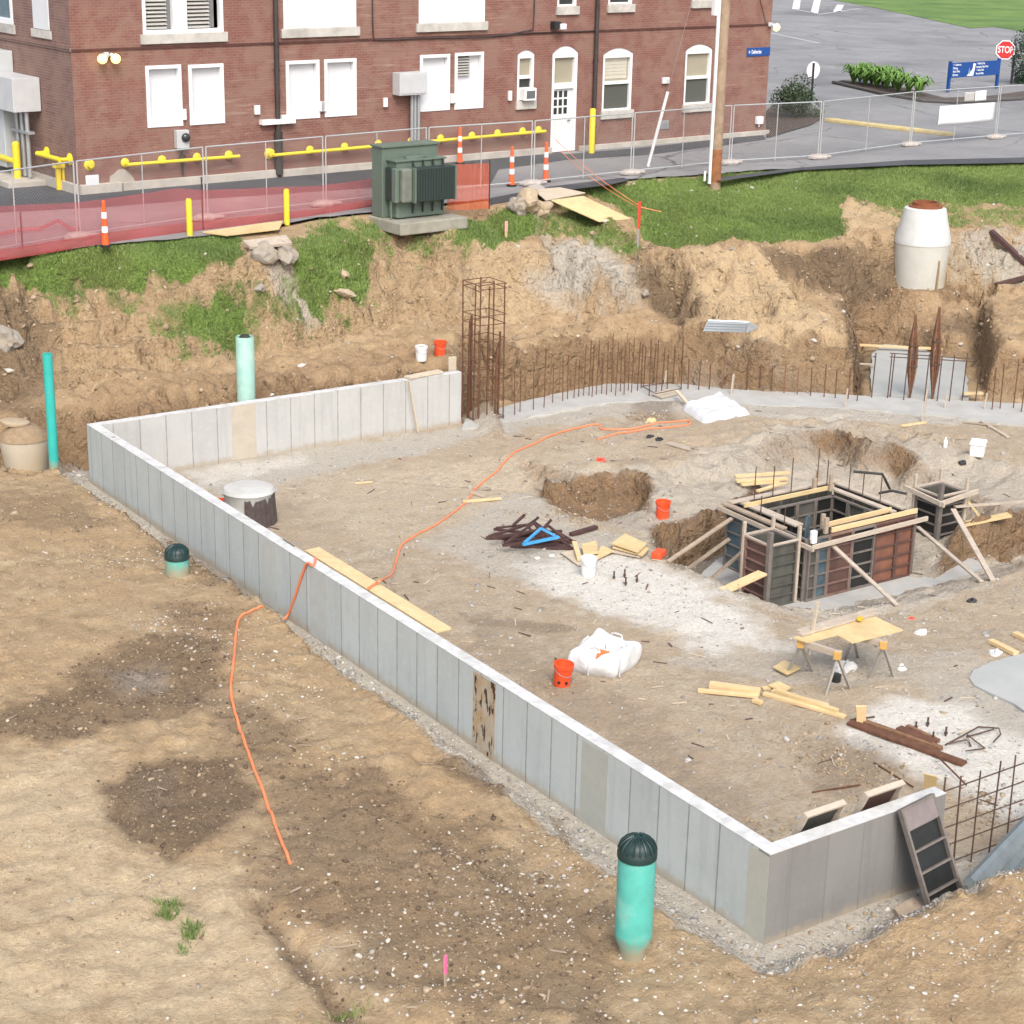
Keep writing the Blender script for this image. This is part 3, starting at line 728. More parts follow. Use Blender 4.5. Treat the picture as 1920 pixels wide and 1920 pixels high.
# fresh dark strip along the building's foot and the yard on its left
sheet('dark_asphalt', [(-60, 352), (60, 330), (140, 352), (150, 366), (330, 345), (520, 326), (700, 310), (1035, 280), (1060, 289), (1200, 277), (1430, 252), (1436, 262), (1220, 290), (1060, 300), (935, 318), (920, 345), (700, 352), (400, 372), (200, 388), (120, 392), (-60, 402)], ZS + .004, M_asph_d)
sheet('dark_asphalt', [(1330, 336), (1400, 326), (1500, 314), (1700, 300), (1960, 294), (2060, 292), (2060, 303), (1920, 305), (1700, 309), (1500, 319), (1350, 339)], ZS + .008, M_asph_d)
sheet('dark_asphalt', [(915, 372), (1030, 350), (1110, 340), (1170, 333), (1180, 338), (1140, 347), (1050, 358), (960, 376), (920, 384)], ZS + .008, M_asph_d)
# parking lot behind the building: seams, stall lines, far lawn
M_line = plain('road_paint', (.72, .73, .72), .7, .08, 8, dirt=(.35, .35, .35), dirtamt=.5)
M_line_worn = plain('worn_paint', (.40, .41, .42), .8, .12, 8)
def stripe(a, b, wpx, mat, name='parking_line'):
    a = at(*a, ZS); b = at(*b, ZS); d = (b - a).normalized(); n = Vector((-d.y, d.x, 0)) * wpx / 2
    m = MB(); z = Vector((0, 0, .006)); m.quad(a + n + z, b + n + z, b - n + z, a - n + z); return tag(m.build(name, mat), kind='structure')
for a, b in (((1492, 17), (1497, -12)), ((1527, 24), (1534, -6)), ((1569, 22), (1576, 9))): stripe(a, b, .55, M_line)
stripe((1488, 17), (1535, 26), .3, M_line_worn); stripe((1535, 27), (1612, 16), .3, M_line_worn)
stripe((1446, 62), (1536, 81), .28, M_line_worn)
stripe((1455, 44), (1620, 70), .22, plain('faint_paint', (.30, .30, .31), .8, .1, 8))
sheet('lawn', [(1530, -6), (1640, 14), (1770, 42), (1820, 53), (1862, 50), (1890, 54), (1960, 68), (2300, 120), (2700, -120), (1500, -190), (1420, -60)], ZS + .02, M_lawn)
M_curb = plain('kerb_stone', (.30, .29, .27), .85, .1, 5)
def kerb(name, px, w, h, mat, z0=ZS):
    m = MB(); q = [at(x, y, z0) for x, y in px]
    for a, b in zip(q[:-1], q[1:]): m.beam(a + Vector((0, 0, h / 2)), b + Vector((0, 0, h / 2)), w, h)
    return tag(m.build(name, mat, bevel=.02), kind='structure')
sheet('mulch_bed', [(1560, 155), (1580, 150), (1700, 165), (1770, 183), (1850, 180), (2000, 160), (2000, 182), (1860, 189), (1790, 193), (1730, 190), (1650, 176), (1590, 162)], ZS + .05, M_mulch)
kerb('kerb', [(1562, 156), (1590, 163), (1650, 177), (1730, 191), (1790, 194), (1860, 190), (2000, 181)], .16, .12, plain('dark_kerb', (.09, .085, .08), .9, .1, 5))
sheet('mulch_bed', [(1436, 208), (1450, 196), (1540, 206), (1541, 222), (1520, 234), (1437, 258)], ZS + .04, M_mulch)
yk = kerb('yellow_kerb', [(1552, 227), (1640, 238), (1785, 255)], .45, .12, plain('yellow_kerb_paint', (.62, .50, .22), .85, .15, 3, dirt=(.35, .30, .22), dirtamt=.8))

# ------------------------------------------------------------------ brick building
F0 = at(148, 364, ZS); F1 = at(1433, 252, ZS)
FE = (F1 - F0).normalized(); FL = (F1 - F0).length
FN = Vector((FE.y, -FE.x, 0))           # outward, towards the dig
FZ = Vector((0, 0, 1))
SE = -FN                                # side wall runs back from the near corner
SNN = -FE                               # outward of the side wall
BTOP = 15.0
def fac(x, y, off=0.0):
    """(along, height) on the front face for a pixel; off = depth in front"""
    o = F0 + FN * off; d = ray(x, y); t = (o - CAM).dot(FN) / d.dot(FN); p = CAM + d * t
    return (p - F0).dot(FE), p.z
def sid(x, y, off=0.0):
    o = F0 + SNN * off; d = ray(x, y); t = (o - CAM).dot(SNN) / d.dot(SNN); p = CAM + d * t
    return (p - F0).dot(SE), p.z
def FP(u, z, off=0.0): return Vector((F0.x, F0.y, 0)) + FE * u + FN * off + FZ * z
def SP(u, z, off=0.0): return Vector((F0.x, F0.y, 0)) + SE * u + SNN * off + FZ * z

def brick_mat(name, c1, c2, mortar, ex, smear):
    m, nt, b = nodes(name)
    tc = coords(nt)
    # horizontal coordinate along the wall and height
    dp = nt.nodes.new('ShaderNodeVectorMath'); dp.operation = 'DOT_PRODUCT'; dp.inputs[1].default_value = tuple(ex); nt.links.new(tc, dp.inputs[0])
    sep = nt.nodes.new('ShaderNodeSeparateXYZ'); nt.links.new(tc, sep.inputs[0])
    cb = nt.nodes.new('ShaderNodeCombineXYZ'); nt.links.new(dp.outputs['Value'], cb.inputs[0]); nt.links.new(sep.outputs[2], cb.inputs[1])
    bt = nt.nodes.new('ShaderNodeTexBrick')
    nt.links.new(cb.outputs[0], bt.inputs['Vector'])
    bt.inputs['Scale'].default_value = 1.0; bt.inputs['Brick Width'].default_value = .215; bt.inputs['Row Height'].default_value = .076
    bt.inputs['Mortar Size'].default_value = .009; bt.inputs['Mortar Smooth'].default_value = .2; bt.inputs['Bias'].default_value = -.1
    bt.inputs['Color1'].default_value = (*c1, 1); bt.inputs['Color2'].default_value = (*c2, 1); bt.inputs['Mortar'].default_value = (*mortar, 1)
    n1 = noise(nt, .35, 5, .6); n2 = noise(nt, 1.6, 6, .65); n3 = noise(nt, 12, 4, .6)
    c = mixc(nt, bt.outputs[0], tuple(v * .62 for v in c1), math2(nt, 'MULTIPLY', ramp(nt, n2, .5, .8), .15))
    # streaked rows: mortar washed out or lost, as in the lower storey
    st = nt.nodes.new('ShaderNodeMapping'); st.inputs['Scale'].default_value = (.9, .9, 13); nt.links.new(tc, st.inputs[0])
    n4 = noise(nt, 1.0, 4, .7, vec=st.outputs[0])
    low = ramp(nt, sep.outputs[2], smear, smear - 1.2)
    pat = math2(nt, 'MULTIPLY', ramp(nt, n1, .42, .62), low)
    c = mixc(nt, c, (.42, .30, .24), math2(nt, 'MULTIPLY', math2(nt, 'MULTIPLY', ramp(nt, n4, .54, .68), pat), .65))
    c = mixc(nt, c, (.06, .035, .03), math2(nt, 'MULTIPLY', math2(nt, 'MULTIPLY', ramp(nt, n4, .40, .31), pat), .7))
    low2 = ramp(nt, sep.outputs[2], smear - 1.9, smear - 2.6)
    c = mixc(nt, c, (.27, .175, .135), math2(nt, 'MULTIPLY', math2(nt, 'MULTIPLY', ramp(nt, n2, .42, .56), low2), .5))
    nt.links.new(c, b.inputs['Base Color']); b.inputs['Roughness'].default_value = .88
    bump(nt, b, math2(nt, 'ADD', math2(nt, 'MULTIPLY', bt.outputs['Fac'], -1.0), math2(nt, 'MULTIPLY', n3, .4)), .4, .012)
    return m
z_sm = fac(400, 110)[1]
M_brick = brick_mat('red_brick', (.225, .088, .068), (.19, .072, .057), (.215, .145, .12), FE, z_sm)
M_brick_s = brick_mat('brown_brick', (.20, .105, .088), (.155, .08, .068), (.22, .175, .155), SE, z_sm)
M_white = plain('white_paint', (.78, .79, .80), .55, .03, 3)
M_white_board = plain('white_board', (.66, .67, .69), .6, .03, 2)
M_stone = plain('stone_sill', (.50, .48, .44), .85, .12, 4, dirt=(.30, .28, .25), dirtamt=.6)
M_found = plain('foundation_concrete', (.47, .43, .38), .9, .12, 2.5, dirt=(.30, .27, .23), dirtamt=.6)
M_glass = plain('dark_glass', (.035, .04, .042), .12, .2, 2)
M_shade = plain('tan_blind', (.33, .30, .225), .5, .05, 2)
M_screen = plain('insect_screen', (.085, .087, .075), .7, .15, 40)
M_dark = plain('dark_metal', (.02, .021, .023), .5, .2, 5)
M_pipe_d = plain('dark_downpipe', (.045, .035, .033), .6, .3, 4)
M_galv = plain('galvanised_steel', (.42, .44, .45), .45, .08, 4, metal=.55)
M_ygrey = plain('grey_enamel', (.50, .51, .52), .5, .06, 3)
M_yel = plain('safety_yellow', (.80, .60, .03), .5, .08, 5, dirt=(.45, .34, .08), dirtamt=.35)
bld = thing('brick_building', 'two-storey red brick building with white boarded windows and an arched white door', 'building', tuple(F0))

def uz(r):
    """pixel box x0,y0,x1,y1 to a level box u0,z0,u1,z1 on the front face"""
    x0, ya, x1, yb = r; xm = (x0 + x1) / 2; ym = (ya + yb) / 2
    return fac(x0, ym)[0], fac(xm, yb)[1], fac(x1, ym)[0], fac(xm, ya)[1]
OPEN = []  # (u0,z0,u1,z1,arched)
def cell_wall(openings, u_lo, u_hi, z_lo, z_hi, PT, mat, name, depth=.22):
    us = sorted(set([u_lo, u_hi] + [o[0] for o in openings] + [o[2] for o in openings]))
    zs = sorted(set([z_lo, z_hi] + [o[1] for o in openings] + [o[3] for o in openings]))
    m = MB()
    for a, b in zip(us[:-1], us[1:]):
        for c, d in zip(zs[:-1], zs[1:]):
            um, zm = (a + b) / 2, (c + d) / 2
            if any(o[0] < um < o[2] and o[1] < zm < o[3] for o in openings): continue
            m.quad(PT(a, c), PT(b, c), PT(b, d), PT(a, d))
    for o in openings:
        u0, z0, u1, z1 = o[:4]
        for p, q in (((u0, z0), (u0, z1)), ((u1, z1), (u1, z0)), ((u0, z1), (u1, z1)), ((u1, z0), (u0, z0))):
            m.quad(PT(*p), PT(*q), PT(*q, -depth), PT(*p, -depth))
        if len(o) > 4 and o[4]:
            # brick spandrels above a segment arch
            n = 10; rise = o[4]
            for sgn in (0, 1):
                arc = []
                for k in range(n + 1):
                    t = k / n * .5 if sgn == 0 else .5 + k / n * .5
                    arc.append((u0 + (u1 - u0) * t, z1 - rise + rise * (1 - (2 * t - 1) ** 2)))
                corner = (u0, z1) if sgn == 0 else (u1, z1)
                for a, b in zip(arc[:-1], arc[1:]): m.add([PT(*corner), PT(*a), PT(*b)], [(0, 1, 2)])
                for a, b in zip(arc[:-1], arc[1:]): m.quad(PT(*a), PT(*b), PT(*b, -.2), PT(*a, -.2))
    return m
def arch_fill(u0, u1, z1, rise, PT, off, base=0.0):
    """white board filling the arch head, from its spring line up"""
    n = 14; m = MB()
    top = [(u0 + (u1 - u0) * k / n, z1 - rise + rise * (1 - (2 * k / n - 1) ** 2)) for k in range(n + 1)]
    for a, b in zip(top[:-1], top[1:]):
        m.quad(PT(a[0], z1 - rise - base, off), PT(b[0], z1 - rise - base, off), PT(b[0], b[1], off), PT(a[0], a[1], off))
    return m
def pbox(m, PT, u0, z0, u1, z1, o0, o1):
    """box on the wall between depths o0 and o1"""
    a = [PT(u0, z0, o0), PT(u1, z0, o0), PT(u1, z1, o0), PT(u0, z1, o0)]; b = [PT(u0, z0, o1), PT(u1, z0, o1), PT(u1, z1, o1), PT(u0, z1, o1)]
    return m.add(a + b, [(3, 2, 1, 0), (4, 5, 6, 7), (0, 1, 5, 4), (1, 2, 6, 5), (2, 3, 7, 6), (3, 0, 4, 7)])
def ring(m, PT, u0, z0, u1, z1, w, o0, o1, wb=None):
    wb = w if wb is None else wb
    pbox(m, PT, u0, z0, u0 + w, z1, o0, o1); pbox(m, PT, u1 - w, z0, u1, z1, o0, o1)
    pbox(m, PT, u0 + w, z0, u1 - w, z0 + wb, o0, o1); pbox(m, PT, u0 + w, z1 - w, u1 - w, z1, o0, o1)
def sill(PT, u0, u1, z1, h, parent, over=.1):
    m = MB(); pbox(m, PT, u0 - over, z1 - h, u1 + over, z1, -.12, .09); return m.build('sill', M_stone, parent, bevel=.012)
def board_window(r, sill_px=None, seam=None, label=None, PT=FP):
    u0, z0, u1, z1 = uz(r); OPEN.append((u0, z0, u1, z1))
    m = MB(); pbox(m, PT, u0 + .02, z0 + .02, u1 - .02, z1 - .02, -.17, -.15)
    w = m.build('window', M_white_board, bld)
    if label: w['label'] = label
    f = MB(); ring(f, PT, u0 + .002, z0 + .002, u1 - .002, z1 - .002, .1, -.14, .03, .05)
    f.build('frame', M_white, w, bevel=.006)
    if seam is not None:
        s = MB(); us = fac(seam, (r[1] + r[3]) / 2)[0]; pbox(s, PT, us - .015, z0 + .06, us + .015, z1 - .1, -.149, -.14); s.build('seam_batten', M_white, w)
    if sill_px: sill(PT, u0, u1, z0 - .002, .26, w)
    return w, (u0, z0, u1, z1)
def louvres(w, u0, z0, u1, z1, n, off=-.13):
    m = MB()
    for k in range(n):
        zc = z0 + (z1 - z0) * (k + .5) / n; h = (z1 - z0) / n
        a = [FP(u0, zc - h * .30, off + .06), FP(u1, zc - h * .30, off + .06), FP(u1, zc + h * .16, off), FP(u0, zc + h * .16, off)]
        b = [p + Vector((0, 0, -.018)) for p in a]
        m.add(a + b, [(0, 1, 2, 3), (7, 6, 5, 4), (0, 4, 5, 1), (3, 2, 6, 7), (0, 3, 7, 4), (1, 5, 6, 2)])
    m.build('louvre', plain('louvre_slats', (.42, .41, .38), .6, .06, 4), w)
    d = MB(); pbox(d, FP, u0, z0, u1, z1, off - .03, off - .02); d.build('louvre_back', M_dark, w)
# upper storey
r = (265, -75, 417, 62); u0, z0, u1, z1 = uz(r); OPEN.append((u0, z0, u1, z1))
m = MB(); ring(m, FP, u0 + .002, z0 + .002, u1 - .002, z1 - .002, .1, -.15, .02); um = fac(337, 20)[0]; pbox(m, FP, um - .22, z0 + .1, um + .22, z1 - .1, -.15, .01)
w = m.build('window', M_white, bld); w['label'] = 'upper window with a pair of grey louvres'
for a, b in ((271, 325), (349, 405)):
    ua, ub = fac(a, 20)[0], fac(b, 20)[0]; louvres(w, ua, z0 + .12, ub - .18, z1 - .15, 16, -.12)
    s = MB(); pbox(s, FP, ub - .178, z0 + .12, ub, z1 - .15, -.17, -.15); s.build('side_panel', plain('dull_grey', (.16, .165, .17), .6, .1, 3), w)
sill(FP, u0, u1, z0 - .002, .27, w)
board_window((530, -80, 667, 52), True, 590); board_window((785, -80, 909, 42), True, None)
def sash(r, panes, arched=None, sillh=.26, screen=False, label=None, blind=False):
    u0, z0, u1, z1 = uz(r); rise = arched or 0
    OPEN.append((u0, z0, u1, z1, rise))
    zt = z1 - rise - .02
    m = MB(); ring(m, FP, u0 + .002, z0 + .002, u1 - .002, zt, .1, -.17, -.03, .06)
    w = m.build('window', M_white, bld)
    if label: w['label'] = label
    if arched: arch_fill(u0, u1, z1, rise, FP, -.028, .04).build('arch_head', M_white, w)
    zm = z0 + (zt - z0) * panes
    r1 = MB(); pbox(r1, FP, u0 + .1, zm - .05, u1 - .1, zm + .05, -.16, -.05); r1.build('meeting_rail', M_white, w)
    g = MB(); g.quad(FP(u0 + .09, zm, -.14), FP(u1 - .09, zm, -.14), FP(u1 - .09, zt - .1, -.14), FP(u0 + .09, zt - .1, -.14)); g.build('pane', M_shade if arched else M_glass, w)
    g = MB(); g.quad(FP(u0 + .09, z0, -.12), FP(u1 - .09, z0, -.12), FP(u1 - .09, zm, -.12), FP(u0 + .09, zm, -.12)); g.build('pane', M_screen if screen else M_glass, w)
    if blind:
        b = MB()
        for k in range(6):
            zz = zm + .1 + (zt - zm - .25) * k / 6; pbox(b, FP, u0 + .18, zz + .03, u1 - .18, zz + .16, -.139, -.13)
        b.build('blind', plain('pale_slats', (.55, .52, .43), .6, .05, 4), w)
    sill(FP, u0, u1, z0 - .002, sillh, w, .06)
    return w, (u0, z0, u1, z1, zt, zm)
sash((1046, -75, 1083, 12), .5, label='narrow upper window above the arched door'); sash((1142, -80, 1188, 8), .5); sash((1300, -85, 1348, 0), .5)
# lower storey, left to right
board_window((274, 122, 341, 238)); board_window((354, 120, 420, 233)); board_window((536, 113, 599, 223)); board_window((608, 110, 668, 218)); board_window((787, 102, 843, 208))
w, q = board_window((852, 98, 906, 204), label='boarded window with a small louvre set in its top corner')
ua, za = fac(857, 143); ub, zb = fac(884, 106); louvres(w, ua + .02, za, ub, zb, 7, -.12)
w, q = sash((970, 94, 1002, 189), .52, .14, label='narrow arched window with an air conditioner in its lower half')
acu = (fac(974, 190)[0], q[1] + .03, fac(996, 190)[0], fac(985, 164)[1])
sash((1130, 90, 1186, 207), .5, .2, screen=True, blind=True, label='arched window with slatted blind above a dark screen')
sash((1284, 83, 1334, 195), .5, .2, screen=True, label='arched window with plain tan blind beside the wooden pole')
# arched door
r = (1034, 86, 1082, 287); u0, z0, u1, z1 = uz(r); z0 = ZS + .02; rise = .24; OPEN.append((u0, z0, u1, z1, rise)); zt = z1 - rise - .02
m = MB(); ring(m, FP, u0 + .002, z0, u1 - .002, zt, .12, -.2, -.03, .03); zb_ = fac(1050, 160)[1]; pbox(m, FP, u0 + .12, zb_ - .12, u1 - .12, zb_ + .06, -.19, -.05)
dr = m.build('door', M_white, bld); dr['label'] = 'white arched door with nine small panes under a tan transom'
arch_fill(u0, u1, z1, rise, FP, -.028, .04).build('arch_head', M_white, dr)
g = MB(); g.quad(FP(u0 + .1, zb_ + .05, -.15), FP(u1 - .1, zb_ + .05, -.15), FP(u1 - .1, zt - .1, -.15), FP(u0 + .1, zt - .1, -.15)); g.build('transom_pane', M_shade, dr)
lf = MB(); pbox(lf, FP, u0 + .12, z0 + .03, u1 - .12, zb_ - .12, -.19, -.15); lf.build('door_leaf', plain('door_paint', (.70, .71, .72), .5, .03, 3), dr)
pz0, pz1 = fac(1046, 217)[1], fac(1046, 170)[1]; pu0, pu1 = u0 + .18, u0 + .12 + (u1 - u0 - .24) * .82
pn = MB()
for i in range(3):
    for j in range(3):
        a = pu0 + (pu1 - pu0) * i / 3; c = pz0 + (pz1 - pz0) * j / 3
        pbox(pn, FP, a + .035, c + .03, a + (pu1 - pu0) / 3 - .035, c + (pz1 - pz0) / 3 - .03, -.15, -.146)
pn.build('pane', M_glass, dr)
hb = MB(); hb.tube([FP(u1 - .2, z0 + 1.0, -.15), FP(u1 - .2, z0 + 1.0, -.09), FP(u1 - .31, z0 + 1.0, -.09)], .018); hb.build('handle', M_dark, dr)
# side wall openings
SOPEN = []
def side_rect(x0, ya, x1, yb):
    um = (x0 + x1) / 2; a = sid(x1, (ya + yb) / 2)[0]; b = sid(x0, (ya + yb) / 2)[0]
    return a, sid(um, yb)[1], b, sid(um, ya)[1]
a, z0, b, z1 = side_rect(60, -60, 90, 55); SOPEN.append((a, z0, b, z1))
m = MB(); pbox(m, SP, a + .01, z0 + .01, b - .01, z1 - .01, -.1, .02); w = m.build('window', M_white_board, bld, bevel=.01); w['label'] = 'white boarded window on the side wall'
s = MB(); pbox(s, SP, a - .1, z0 - .22, b + .1, z0 - .002, -.1, .05); s.build('sill', M_stone, w)
a, z0, b, z1 = side_rect(-22, -60, 22, 42); SOPEN.append((a, z0, b, z1))
m = MB(); ring(m, SP, a + .002, z0 + .002, b - .002, z1 - .002, .14, -.15, .03); w = m.build('window', M_white, bld); w['label'] = 'white sash window on the side wall'
g = MB(); g.quad(SP(a, z0, -.12), SP(b, z0, -.12), SP(b, z1, -.12), SP(a, z1, -.12)); g.build('pane', plain('blue_glass', (.10, .16, .19), .15, .2, 2), w)
s = MB(); pbox(s, SP, a - .1, z0 - .26, b + .1, z0 - .002, -.1, .06); s.build('sill', M_stone, w)

cell_wall(OPEN, 0, FL, ZS - .3, BTOP, FP, M_brick, 'wall').build('wall', M_brick, bld)
DEP = 14.0
cell_wall(SOPEN, 0, DEP, ZS - .3, BTOP, SP, M_brick_s, 'wall').build('side_wall', M_brick_s, bld)
m = MB()
def RP(u, z, v): return Vector((F0.x, F0.y, 0)) + FE * u + SE * v + FZ * z
m.quad(RP(FL, ZS - .3, 0), RP(FL, ZS - .3, DEP), RP(FL, BTOP, DEP), RP(FL, BTOP, 0))
m.quad(RP(0, ZS - .3, DEP), RP(FL, ZS - .3, DEP), RP(FL, BTOP, DEP), RP(0, BTOP, DEP))
m.build('rear_wall', M_brick, bld)
m = MB(); m.prism([(-.3, -.3), (FL + .3, -.3), (FL + .3, DEP + .3), (-.3, DEP + .3)], FE, SE, FZ, (F0.x, F0.y, BTOP), .35); m.build('roof', M_stone, bld)
# stone base courses
zf = fac(800, 297)[1]
m = MB()
zfl = fac(170, 346)[1]; zfr = fac(1380, 250)[1]
for xa, xb in ((147, 224), (227, 516), (526, 1031), (1083, 1435)):
    ua, ub = fac(xa, 330)[0], fac(xb, 300 if xb > 600 else 330)[0]
    za = zfl + (zfr - zfl) * ua / FL
    pbox(m, FP, max(ua, -.11), ZS - .2, ub, min(za, ZS + .34) + (.02 if xa == 147 else 0), 0, .12 if xa != 147 else .17)
m.build('foundation', M_found, bld, bevel=.015)
m = MB(); pbox(m, SP, .0, ZS - .2, 6, ZS + .27, 0, .11); m.build('foundation', M_found, bld, bevel=.015)
# course line between the storeys and cables
zc = (fac(160, 97)[1] + fac(1400, 45)[1]) / 2
m = MB(); pbox(m, FP, .0, zc - .03, FL, zc + .03, 0, .035); m.build('belt_course', plain('dark_joint', (.085, .035, .028), .9, .3, 4), bld)
m = MB(); pbox(m, SP, .0, zc - .03, DEP, zc + .03, 0, .035); pbox(m, SP, .0, zc + .03, DEP, zc + .12, 0, .05); m.build('belt_course', M_brick_s, bld)
cab = MB(); cab.tube([FP(*fac(x, y), .05) for x, y in ((697, -40), (697, 40), (699, 74), (720, 75), (800, 71), (905, 70), (960, 63), (998, 55), (1000, 20), (1001, -40))], .022, 6)
cab.build('wall_cable', M_pipe_d, bld); cab = MB()
cab.tube([FP(*fac(x, y), .05) for x, y in ((905, 70), (1000, 61), (1050, 60), (1112, 58))], .018, 6)
cab.build('wall_cable', M_pipe_d, bld); cab = MB()
cab.tube([FP(*fac(x, y), .05) for x, y in ((1435, 45), (1424, 2), (1426, -40))], .012, 6)
cab.build('wall_cable', M_pipe_d, bld)
for x0, x1, y0, y1 in ((513, 519, -40, 326), (1118, 1109, -40, 285)):
    a = fac(x0, y0); b = fac(x1, y1); m = MB(); uu = (fac((x0 * .6 + x1 * .4), (y0 * .6 + y1 * .4))[0])
    m.tube([FP(uu, a[1], .1), FP(uu, b[1] + .05, .1)], .075, 10)
    for z in np.arange(b[1] + .8, a[1], 2.2): m.lathe(FP(uu, z, .1), [(.09, 0), (.09, .1)], 10)
    if x0 == 513: m.lathe(FP(uu, b[1], .1), [(.13, 0), (.13, 1.25)], 10)
    m.build('downpipe', M_pipe_d, bld, smooth=True)
wp = MB()
ua, za = fac(486, 229); ub, zb = fac(548, 225); zz = (za + zb) / 2
pbox(wp, FP, ua, zz - .07, ub, zz + .07, 0, .2); pbox(wp, FP, fac(524, 226)[0], zz + .07, ub, zz + .17, 0, .2)
wp.build('white_trunking', M_white, bld)
for r in ((475, 197, 485, 214), (596, 190, 606, 208), (600, 190, 610, 208), (717, 183, 724, 200), (843, 175, 848, 193), (848, 176, 853, 192), (951, 170, 957, 188), (341, 204, 347, 224), (1246, 148, 1251, 156), (1240, 145, 1252, 156)):
    u0, z0, u1, z1 = uz(r); m = MB(); pbox(m, FP, u0, z0, u1, z1, .031, .09); pbox(m, FP, u0 + .02, z0 + .02, u1 - .02, z1 - .02, 0, .03); m.build('wall_bracket', M_white, bld)
u0, z0, u1, z1 = uz((1234, 226, 1253, 242)); m = MB(); pbox(m, FP, u0, z0, u1, z1, 0, .03)
for k in range(5): pbox(m, FP, u0 + .03, z0 + .04 + k * (z1 - z0 - .06) / 5, u1 - .03, z0 + .06 + k * (z1 - z0 - .06) / 5, .03, .045)
m.build('wall_vent', M_galv, bld)
# a pale plaster patch and a leaning slab low on the wall
patch = MB(); q = [fac(x, y) for x, y in ((205, 343), (206, 331), (215, 325), (222, 318), (233, 317), (243, 325), (251, 335), (252, 342))]
patch.prism(q, FE, FZ, FN, FP(0, 0, .0), .015); patch.build('plaster_patch', plain('plaster', (.40, .36, .31), .9, .08, 4), bld)
u0, z0, u1, z1 = uz((156, 327, 181, 348)); m = MB(); pbox(m, FP, u0, z0, u1, z1, .13, .17); pbl = m.build('white_board', M_white_board, bevel=.02); tag(pbl, 'small white board leaning on the brick corner above the concrete footing', 'board')
# ------------------------------------------------------------------ things on and beside the building
def emis(name, col, strength):
    m, nt, b = nodes(name); b.inputs['Base Color'].default_value = (*col, 1)
    b.inputs['Emission Color'].default_value = (*col, 1); b.inputs['Emission Strength'].default_value = strength; return m
M_bulb = emis('lit_lamp', (1.0, .78, .20), 1.7)
M_bulb_hot = emis('lit_lamp_bright', (1.0, .80, .45), 9.0)
def flood(px, label, heads, lit=True, power=70):
    u, z = fac(*px); t = thing('flood_light', label, 'lamp', tuple(FP(u, z, .05)))
    m = MB(); pbox(m, FP, u - .07, z - .06, u + .07, z + .08, .036, .1); m.build('mounting_box', M_ygrey if lit else M_dark, t, bevel=.01)
    for du in heads:
        a = FP(u + du * .4, z, .1); b = FP(u + du, z - .06, .22); d = ((b - a).normalized() + Vector((0, 0, -.12)) - FE * .35 * (1 if len(heads) > 1 else 0)).normalized()
        R = d.to_track_quat('Z', 'Y').to_matrix()
        h = MB(); h.lathe(b, [(.045, -.16), (.07, -.08), (.12, .02), (.125, .05)], 16, R); h.tube([a, b - d * .1], .02, 6)
        hd = h.build('lamp_head', M_ygrey if lit else M_dark, t, smooth=True)
        l = MB(); l.lathe(b + d * .045, [(.01, .13), (.07, .12), (.12, .07), (.135, .0), (.115, -.06)], 16, R, cap0=False); l.build('lens', M_bulb if lit else M_white, hd, smooth=True)
        if lit:
            la = D.lights.new('lamp', 'SPOT'); la.energy = power; la.color = (1, .68, .3); la.spot_size = 2.4; la.shadow_soft_size = .08
            lo = D.objects.new('lamp_light', la); COL.objects.link(lo); lo.parent = hd; lo.matrix_parent_inverse = Matrix.Identity(4)
            lo.location = b + d * .1 - world_of(hd); lo.rotation_euler = (d + FE * du * 1.2 - FN * .5).to_track_quat('-Z', 'Y').to_euler()
    return t
flood((197, 103), 'pair of lit yellow flood lights high on the left end of the brick wall', (-.17, .17))
flood((1441, 46), 'single lit flood light at the far right corner of the brick wall', (.12,))
u, z = fac(1040, 47); t = thing('flood_light', 'unlit dark flood light with pale lens above the arched door', 'lamp', tuple(FP(u, z, .05)))
m = MB(); pbox(m, FP, u - .22, z - .1, u + .05, z + .13, .036, .3); m.build('housing', M_dark, t, bevel=.02)
m = MB(); pbox(m, FP, u - .02, z - .12, u + .22, z + .06, .24, .36); m.build('lens', M_white, t, bevel=.02)
def text(name, body, size, mat, parent, org, ax, ay, off=.004, align='LEFT', extr=.002, wide=1.0):
    cu = D.curves.new(name, 'FONT'); cu.body = body; cu.size = size; cu.extrude = extr; cu.align_x = align; cu.align_y = 'CENTER'; cu.offset = size * .012
    az = ax.cross(ay)
    M = Matrix((ax * wide, ay, az)).transposed().to_4x4(); M.translation = org + az * off
    o = D.objects.new(name, cu); COL.objects.link(o)
    dg = bpy.context.evaluated_depsgraph_get(); me = D.meshes.new_from_object(o.evaluated_get(dg))
    D.objects.remove(o); D.curves.remove(cu)
    M.translation = M.translation - world_of(parent)
    me.transform(M); me.materials.clear(); me.materials.append(mat)
    q = D.objects.new(name, me); COL.objects.link(q); q.parent = parent; ORG[q.name] = world_of(parent)
    return q
M_blue = plain('sign_blue', (.010, .065, .26), .45, .08, 3)
M_sgwhite = plain('sign_white', (.82, .83, .85), .5, .02, 3)
u0, z0, u1, z1 = uz((1400, 88, 1441, 106)); t = thing('wall_sign', 'narrow blue direction sign with white lettering at the right end of the brick wall', 'sign', tuple(FP(u0, z0, .03)))
m = MB(); pbox(m, FP, u0, z0 + .02, u1 + .05, z1 - .02, .0, .03); m.build('board', M_blue, t)
hs = (z1 - z0) * .62
text('lettering', '← Deliveries', hs * .95, M_sgwhite, t, FP(u0 + .06, (z0 + z1) / 2, .03), FE, FZ, .003, wide=.62)

